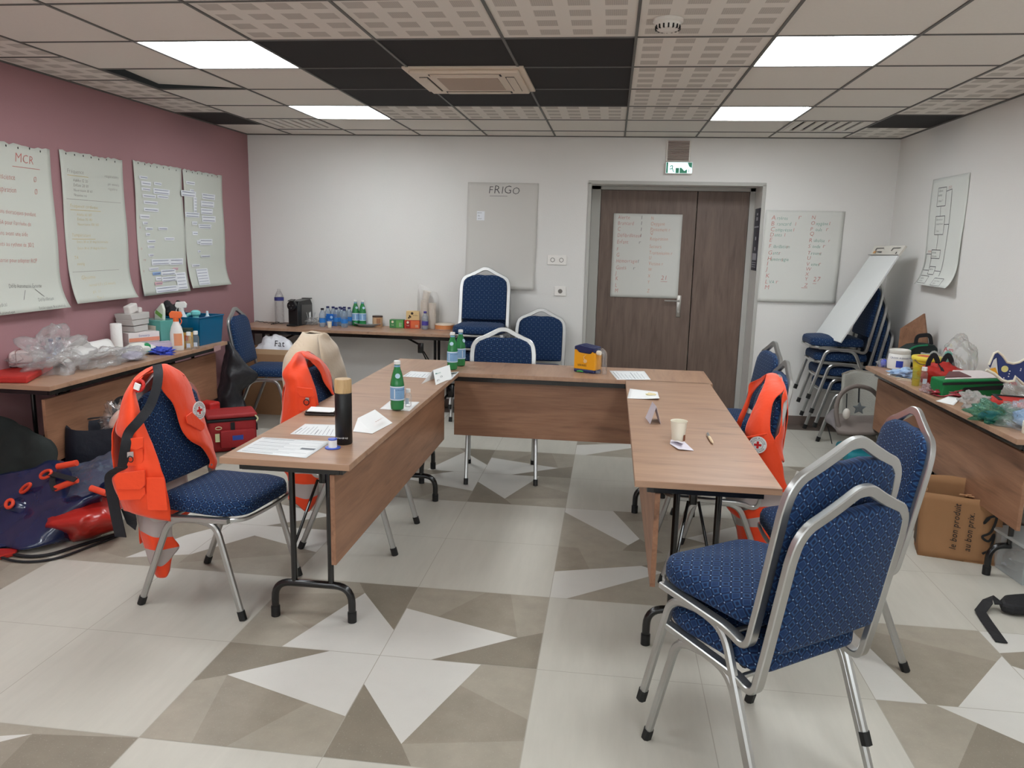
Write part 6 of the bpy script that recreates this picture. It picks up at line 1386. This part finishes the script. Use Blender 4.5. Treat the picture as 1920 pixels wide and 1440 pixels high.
p=clampx(R7(1730,723)); gel(p,'small clear bottle with white cap in front of the yellow bucket',None,0,.022,.115)
p=clampx(R7(1744,712)); t=thing('small_carton','small orange carton beside the green pouch','box',p,25); b=B(); b.prism([(-.02,-.03,0),(.02,-.03,0),(.02,-.03,.05),(-.02,-.03,.08)],(0,.06,0)); b.done('carton',mat('carton_orange',(226,128,70),.5),t)
p=clampx(R7(1738,736)); bag('plastic_bag','small pinkish clear wrapper beside the green pouch','wrapper',p,(.07,.09,.06),film('clear_pink',(222,190,196),.4,.15,1,20),33,.35,.6)
# board and bags behind
b=B(); t=thing('wooden_board','thin brown wooden board leaning behind the black bag near the corner','board',(2.2,5.95,.76))
P=[at(1688,616,y=6.15),at(1732,588,y=5.86),at(1738,640,y=5.84)]; P+=[V((P[2].x,P[2].y,.012)),V((P[0].x,P[0].y,.012))]; t.location=(P[0].x,P[0].y,0); iv=-V(t.location); b.prism([q+iv for q in P],(.012,.006,0)); b.done('board',WP,t)
p=V((2.16,5.78,.7505)); t=thing('first_aid_bag','black and green bag with carrying handle on the right wall table','bag',p,14)
b=B(); G=[]
prof=[(-.13,0),(-.13,.06),(-.10,.12),(-.04,.155),(.04,.165),(.11,.16),(.14,.13),(.15,0)]
b.prism([V((x,-.055,z)) for x,z in prof],(0,.11,0)); b.done('bag_body',mat('bag_black_green',(20,34,32),.6,bump=.3,bscale=40),t,bevel=.012)
b=B(); b.rect(cr([V((-.125,-.06,.0)),V((-.12,-.06,.06)),V((-.085,-.06,.12)),V((-.03,-.06,.15)),V((.05,-.06,.158))],5),.012,.008,up=(0,-1,0)); b.done('green_piping',mat('piping_green',(20,120,80),.5),t)
b=B(); b.rect(fillet([(.0,0,.155),(.0,0,.215),(.10,0,.225),(.12,0,.155)],.03,5),.028,.008,up=(0,1,0)); b.done('handle',BLKN,t,smooth=True)
p=V((2.16,5.42,.7505)); bag('plastic_bag','milky plastic bag of white dressings behind the yellow bucket','bag',p,(.26,.24,.18),BAGW,34,.35,.5,inner=[((0,0,.0),(.18,.15,.11),mat('dressing_white',(224,220,212),.7),'contents')])
p=V((2.18,5.13,.7505)); t=bag('plastic_bag','tall clear plastic bag with red letters leaning on the right wall','bag',p,(.20,.32,.36),CLRB,35,.15,.25,inner=[((-.02,0,.0),(.1,.1,.06),mat('gold_item',(196,150,50),.5),'gold_item'),((-.03,.08,.1),(.05,.05,.1),mat('teal_item',(70,170,150),.5),'teal_item')])
word(t,'lettering','Am',(-.10,-.10,.22),.035,(-.5,-.8,0),mat('letter_red',(190,60,70),.5),e=.03)
p=V((2.26,4.45,.7505)); t=bag('plastic_bag','clear plastic bag against the wall behind the neck collar','bag',p,(.12,.62,.24),CLRB,36,.3,.5); word(t,'lettering','Am',(-.05,.0,.12),.035,(-1,-.3,0),mat('letter_red',(190,60,70),.5),e=.03)
p=at(1806,672,y=5.0); p=V((2.06,5.04,.7505)); t=thing('first_aid_pouch','red pouch with upright black handles in the middle of the right wall table','pouch',p,10)
b=B(); b.blob((0,0,.055),(.26,.17,.15),.15,1.6,37,4,True,.2); b.done('pouch_body',REDN,t,smooth=True,thr=180)
b=B()
for x,a in ((-.07,-8),(.02,8)): b.rect(cr([(x-.03,0,.09),(x-.025,0,.14),(x,0,.18),(x+.025,.0,.15),(x+.04,0,.10)],4),.03,.008,up=(0,1,0))
b.done('handle',BLKN,t,smooth=True); b=B(); b.rect(cr([(-.04,-.085,.02),(-.045,-.07,.09),(-.04,-.02,.125)],4),.02,.003,up=(0,-1,0)); b.done('black_strap',BLKN,t)
# green pouch
p0,p1=R7(1752,736),R7(1850,713); p0.x=max(p0.x,1.86); d=V((.36,.05,0)); c=V((2.03,4.66,.7505))
t=thing('green_pouch','large open green pouch with black zip bands on the right wall table','pouch',c,8)
GN=mat('pouch_green',(14,112,58),.55,bump=.3,bscale=20)
b=B(); b.prism([(-.17,-.07,0),(.17,-.07,.0),(.175,-.085,.115),(-.175,-.085,.10)],(0,.13,.0)); b.done('pouch_body',GN,t,bevel=.01)
b=B(); b.prism([(-.172,-.083,.070),(.174,-.089,.088),(.176,-.091,.102),(-.174,-.085,.084)],(0,.004,0)); b.prism([(-.06,-.081,.040),(.165,-.086,.052),(.17,-.088,.078),(-.05,-.083,.058)],(0,.004,0)); b.done('zip_band',BLKN,t)
b=B(); b.prism([(-.16,-.07,.101),(.17,-.07,.116),(.12,.05,.135),(-.04,.06,.132)],(0,0,.004)); b.done('open_flap',mat('pouch_lining',(206,196,194),.5),t,bevel=.002)
b=B(); b.prism([(-.15,-.055,.108),(.0,-.055,.113),(-.02,.03,.128),(-.08,.03,.126)],(0,0,.006)); b.done('contents',mat('pouch_maroon',(90,50,52),.5),t)
p=clampx(R7(1782,742)); t=thing('red_packet','crumpled red plastic packet in front of the green pouch','packet',p); b=B(); b.blob((0,0,.02),(.2,.12,.05),.35,2.4,38,4,True,.6); b.done('packet',mat('packet_red',(160,54,62),.3,coat=.4,bump=.6,bscale=18),t,smooth=True,thr=180)
t=flat('leaflet','small white leaflet at the front edge of the right wall table','paper',quad([(1754,752),(1778,746),(1800,750),(1788,760)]),WHT,curl=lambda u,v:.01*u*u)
# neck collar
K8=lambda a,c,y:at(1780+a/6,620+c/6,y=y)
t=thing('neck_collar','navy cervical collar with cream edging standing on the right wall table','neck collar',(2.12,4.3,.7505)); iv=-V(t.location); Y0=4.34
out=[(450,390),(500,270),(545,248),(590,290),(650,370),(720,385),(790,370),(860,325),(1000,330),(1000,600),(830,590),(740,520),(730,555),(650,560),(590,545),(560,500),(540,300),(500,330),(465,420)]
b=B(); b.prism([K8(a,c,Y0)+iv for a,c in out],(.0,.012,0)); b.done('collar_shell',mat('collar_navy',(40,56,108),.5),t,bevel=.002)
b=B(); edge=[(445,385),(500,255),(545,235),(600,280),(650,355),(720,370),(790,355),(860,310),(1000,312)]; b.tube([K8(a,c,Y0)+iv for a,c in edge],.006,8); edge=[(415,440),(500,480),(590,555),(650,575),(725,565),(742,515),(830,600),(1000,620)]; b.tube([K8(a,c,Y0)+iv for a,c in edge],.008,8); b.done('foam_edge',mat('foam_cream',(222,216,196),.8),t,smooth=True)
b=B(); b.prism([K8(a,c,Y0+.004)+iv for a,c in ((455,430),(520,415),(555,505),(500,470))],(0,.004,0)); b.done('yellow_chin_tab',mat('chin_yellow',(228,166,44),.5),t)
b=B(); c=K8(622,430,Y0-.002)+iv; b.lathe([(.017,0),(.017,.003)],24,c,'y',rot=Matrix.Rotation(PI/2,3,'X')); b.done('round_sticker',mat('sticker_yellow',(214,206,130),.5),t)
b=B()
for a,c in ((680,455),(672,485),(665,515),(805,430),(800,448),(612,532)): b.lathe([(.003,0),(.003,.002)],10,K8(a,c,Y0-.001)+iv,'y',rot=Matrix.Rotation(PI/2,3,'X'))
b.done('rivet',WHT,t)
# red black pouch
t=thing('first_aid_pouch','flat red pouch with black zip in front of the neck collar','pouch',(2.10,4.16,.7505),-14)
b=B(); b.prism([(-.16,-.10,0),(.18,-.10,0),(.18,.08,0),(-.13,.08,0)],(0,0,.08)); b.done('pouch_body',REDN,t,bevel=.015); b=B(); b.box((-.115,-.0,.0815),(.018,.17,.004)); b.box((.03,.055,.083),(.28,.016,.006)); b.box((.03,-.1015,.045),(.30,.004,.012)); b.done('black_zip',BLKN,t)
b=B()
for x in (.02,.06): b.lathe([(.009,0),(.009,.03),(.006,.035)],14,(x,.0,.08))
b.done('vial',mat('vial_clear',(206,200,190),.3),t,smooth=True)
# plastic bags in front
bag('plastic_bag','clear bag with white lining between red packet and teal bag','bag',clampx(R7(1824,766)),(.15,.17,.11),BAGW,41,.35,.6)
bag('plastic_bag','clear bag with teal green film inside on the right wall table','bag',clampx(R7(1860,790)),(.2,.22,.11),CLRG,42,.4,.7,inner=[((0,.02,0),(.10,.10,.05),mat('blue_item',(40,110,160),.5),'contents')])
bag('plastic_bag','large clear bag with blue contents at the right picture edge','bag',V((1.98,3.86,.7505)),(.26,.28,.14),CLRB,43,.35,.7,inner=[((.04,0,0),(.2,.2,.10),mat('blue_fill',(110,150,190),.5),'contents')])
t=thing('tape_roll','pale tape roll at the near end of the right wall table','tape',(clampx(R7(1921,808)).x,3.72,.7505)); b=B(); b.lathe([(.035,0),(.036,.002),(.036,.055),(.034,.057),(.018,.057),(.018,.04)],28); b.done('roll',mat('tape_cream',(214,214,200),.6),t,smooth=True)
# ---------------------------------------------------------------- flip chart board
n0,n1=at(1575,642,y=6.36),at(1528,627,y=6.84); m0,m1=at(1684,479,y=6.36),at(1632,478,y=6.84); h0,h1=at(1698,460,y=6.34),at(1640,461,y=6.84)
t=thing('flip_chart','white flip chart board leaning on the corner stack of chairs','flip chart',n0); iv=-V(t.location)
nn=(m0-n0).cross(n1-n0).normalized(); nn=nn if nn.x>0 else -nn
b=B(); b.prism([q+iv for q in (n0,n1,m1,m0)],nn*.014); b.done('board',mat('board_white',(216,218,216),.5),t,bevel=.002)
b=B(); b.prism([q+iv for q in (m0,m1,h1,h0)],nn*.018); b.done('header_bar',mat('header_cream',(210,206,196),.5),t,bevel=.002)
ex=(h1-h0); ey=(h0-m0); o0=m0+iv-nn*.0015
def hq(x0,y0,x1,y1): return [o0+ex*x0+ey*y0,o0+ex*x1+ey*y0,o0+ex*x1+ey*y1,o0+ex*x0+ey*y1]
b=B(); 
for q in ((.08,.7,.32,.78),(.3,.45,.33,.75),(.62,.7,.86,.78),(.84,.5,.87,.75),(.6,.3,.76,.4),(.1,.15,.13,.35),(0,0.0,1,.06)): b.poly(hq(*q))
b.done('header_marks',mat('header_dark',(70,68,66),.5),t); b=B(); b.poly(hq(.8,.2,.88,.45)); b.done('header_logo',mat('header_orange',(200,150,90),.5),t)
# ---------------------------------------------------------------- floor on the right
# baby bouncer
t=thing('baby_bouncer','grey baby bouncer seat with toy bar and teal base near the corner','baby seat',(1.88,5.92,0)); iv=-V(t.location)
I=lambda u,v,y:at(u,v,y=y)+iv
GK=mat('knit_grey',(150,148,140),.9,bump=.6,bscale=120); GB=mat('bouncer_taupe',(116,106,100),.7,bump=.2); 
rows=[[I(1580,702,6.15),I(1600,696,6.2),I(1625,698,6.2),I(1645,702,6.15)],[I(1578,730,6.05),I(1600,728,6.12),I(1625,728,6.12),I(1650,730,6.05)],[I(1574,765,5.95),I(1600,765,6.02),I(1630,765,6.02),I(1655,765,5.95)],[I(1572,790,5.85),I(1600,792,5.9),I(1632,792,5.9),I(1660,790,5.85)]]
b=B(); b.grid(sheet(rows,5,5,.004,10,2)); b.done('knit_back',GK,t,smooth=True,solid=.02)
b=B(); b.tube(cr([rows[0][0],rows[0][1],rows[0][2],rows[0][3]],4),.012,8); b.done('top_rim',mat('rim_grey',(132,126,116),.7),t,smooth=True)
rows=[[I(1572,778,5.86),I(1600,782,5.88),I(1632,782,5.88),I(1658,780,5.85)],[I(1565,795,5.75),I(1600,798,5.72),I(1632,798,5.72),I(1662,795,5.75)],[I(1570,812,5.66),I(1600,815,5.62),I(1632,815,5.62),I(1662,812,5.66)]]
b=B(); b.grid(sheet(rows,5,5,.006,10,2)); b.done('seat_cloth',GB,t,smooth=True,solid=.03)
b=B(); b.grid(sheet([[I(1556,775,5.9),I(1566,768,5.88),I(1576,790,5.8)],[I(1548,785,5.85),I(1560,786,5.8),I(1574,806,5.7)],[I(1552,792,5.82),I(1562,800,5.75),I(1572,812,5.68)]],4,4)); b.done('side_wing',mat('wing_grey',(112,106,106),.8),t,smooth=True,solid=.02)
b=B(); b.tube(cr([I(1573,802,5.7),I(1568,775,5.72),I(1571,750,5.74),I(1584,732,5.76),I(1606,724,5.78),I(1632,730,5.8),I(1648,745,5.82)],6),.016,12); b.done('toy_bar',GB,t,smooth=True)
b=B(); b.blob(I(1587,776,5.70),(.052,.045,.08),.0,1,1,3,False); b.done('egg_toy',mat('egg_white',(206,200,192),.5),t,smooth=True); b=B(); b.tube([I(1587,765,5.70),I(1588,738,5.75)],.004,6); b.tube([I(1611,728,5.78),I(1610,755,5.75)],.006,6); b.done('toy_cord',BLKN,t,smooth=True)
b=B(); st=I(1610,765,5.76); b.prism([st+V((.05*(1 if k%2==0 else .45)*math.sin(PI*k/5),0,.05*(1 if k%2==0 else .45)*math.cos(PI*k/5))) for k in range(10)],(0,-.02,0)); b.done('star_toy',mat('star_grey',(100,106,108),.8),t,bevel=.006)
b=B(); b.box(V((1.93,5.78,.09))+iv,(.40,.34,.10),bev=.03,seg=3); b.done('teal_base',mat('base_teal',(30,136,150),.5),t,smooth=True)
b=B(); b.tube([V((1.74,5.66,.02))+iv,V((1.78,5.72,.16))+iv],.015,8); b.tube([V((2.1,5.66,.02))+iv,V((2.06,5.72,.16))+iv],.015,8); b.tube(cr([I(1552,800,5.85),I(1556,815,5.8),I(1560,832,5.75)],4),.004,6); b.box(V((1.66,5.70,.018))+iv,(.07,.08,.03),bev=.008); b.done('foot',BLKN,t,smooth=True)
# paper shopping bag
t=thing('paper_bag','brown paper shopping bag with printed slogan under the right wall table','bag',(1.84,4.10,0),-14); KP_=mat('kraft_paper',(152,112,76),.8,bump=.25,bscale=9,noise_amt=.05)
b=B(); w,dp,h=.35,.16,.34
for s in (-1,1): b.grid(sheet([[V((-w/2,s*dp/2,0)),V((0,s*dp/2,0)),V((w/2,s*dp/2,0))],[V((-w/2-.01,s*dp*.46,h*.5)),V((0,s*dp*.52,h*.5)),V((w/2+.01,s*dp*.46,h*.5))],[V((-w/2-.02,s*dp/2,h+(.05 if s>0 else 0))),V((0,s*dp*.55,h+(.06 if s>0 else 0))),V((w/2+.0,s*dp/2,h+(.02 if s>0 else 0)))]],5,5,.004,12,3))
for s in (-1,1): b.grid(sheet([[V((s*w/2,-dp/2,0)),V((s*w/2,0,0)),V((s*w/2,dp/2,0))],[V((s*(w/2+.01),-dp*.46,h*.5)),V((s*(w/2-.03),0,h*.5)),V((s*(w/2+.01),dp*.46,h*.5))],[V((s*(w/2+.01),-dp/2,h)),V((s*(w/2-.02),0,h)),V((s*(w/2+.0),dp/2,h+.03))]],5,5,.004,12,5))
b.box((0,0,.003),(w,dp,.004)); b.done('bag_paper',KP_,t,smooth=True,solid=.0012)
b=B(); Yf=-dp/2-.012
write(b,'le bon produit',(-.01,Yf,.06),(0,0,1),(-1,0,0),.044,thin=False,shear=.2,sx=.85); b.done('slogan',mat('ink_solid_black',(20,20,20),.5),t); b=B(); write(b,'au bon prix.',(.055,Yf,.06),(0,0,1),(-1,0,0),.044,thin=False,shear=.2,sx=.85)
b.done('slogan',mat('ink_solid_black',(20,20,20),.5),t)
b=B(); b.rect(cr([(.12,Yf-.001,.25),(.10,Yf-.001,.22),(.115,Yf-.001,.25),(.15,Yf-.001,.26),(.135,Yf-.001,.18),(.10,Yf-.001,.15),(.13,Yf-.001,.13),(.15,Yf-.001,.17),(.14,Yf-.001,.09),(.11,Yf-.001,.06)],5),.012,.0012,up=(0,-1,0)); b.done('script_logo',mat('ink_solid_black',(20,20,20),.5),t)
b=B(); b.grid([[V((-w/2-.012,-dp/2+.02,.05)),V((-w/2-.012,dp/2-.03,.05))],[V((-w/2-.02,-dp/2+.01,h*.8)),V((-w/2-.02,-dp/2+.03,h*.8))]]); b.done('side_print',mat('ink_side',(84,66,50),.7),t)
b=B(); 
for k in range(5): b.box((.02+k*.018,-.01+k*.01,h-.015),(.008,.12,.004),rot=Euler((R(10*k-20),R(15*k-20),R(40*k))))
b.done('wood_shavings',mat('shaving',(196,150,110),.7),t)
# clear storage box
p=at(1897,1094,z=0); t=thing('storage_box','clear plastic storage box with red and white label at the right edge','box',(p.x+.18,p.y+.12,0),6)
b=B(); 
for a,c in (((-.17,-.13),(.17,-.13)),((.17,-.13),(.17,.13)),((.17,.13),(-.17,.13)),((-.17,.13),(-.17,-.13))): b.prism([(a[0]*.92,a[1]*.92,0),(c[0]*.92,c[1]*.92,0),(c[0],c[1],.19),(a[0],a[1],.19)],-V(((a[0]+c[0])/2,(a[1]+c[1])/2,0)).normalized()*.004)
b.box((0,0,.003),(.31,.24,.005)); b.done('box_wall',glassy('box_clear',(214,220,220),.35),t)
b=B(); b.box((0,0,.198),(.37,.29,.016),bev=.005); b.done('box_lid',glassy('box_clear_lid',(220,226,226),.6),t)
b=B(); b.box((-.05,-.126,.10),(.1,.003,.13),rot=Euler((R(5),0,0))); b.done('label',WHT,t); b=B(); b.box((-.05,-.1285,.09),(.06,.003,.05),rot=Euler((R(5),0,0))); b.done('red_print',mat('label_red',(200,50,50),.5),t)
b=B(); b.blob((0,0,.07),(.26,.2,.12),.3,2,4,3,True,.3); b.done('contents',mat('box_stuff',(150,150,150),.7),t,smooth=True)
# knee pad and strap
t=thing('knee_pad','black knee pad with loose strap on the floor at the right edge','knee pad',at(1905,1150,z=0)); iv=-V(t.location)
pts=[at(u,v,z=.0)+iv for u,v in ((1960,1128),(1900,1132),(1880,1134),(1872,1142),(1876,1152),(1900,1158),(1960,1162))]
b=B(); b.prism([q+V((0,0,.008)) for q in pts],(0,0,.045)); b.done('pad',BLKN,t,bevel=.015)
b=B(); b.rect([at(u,v,z=z)+iv for u,v,z in ((1874,1133,.04),(1862,1120,.05),(1852,1128,.035),(1838,1146,.012),(1850,1165,.008),(1878,1204,.006))],.045,.005); b.done('strap',BLKN,t,bevel=.001)
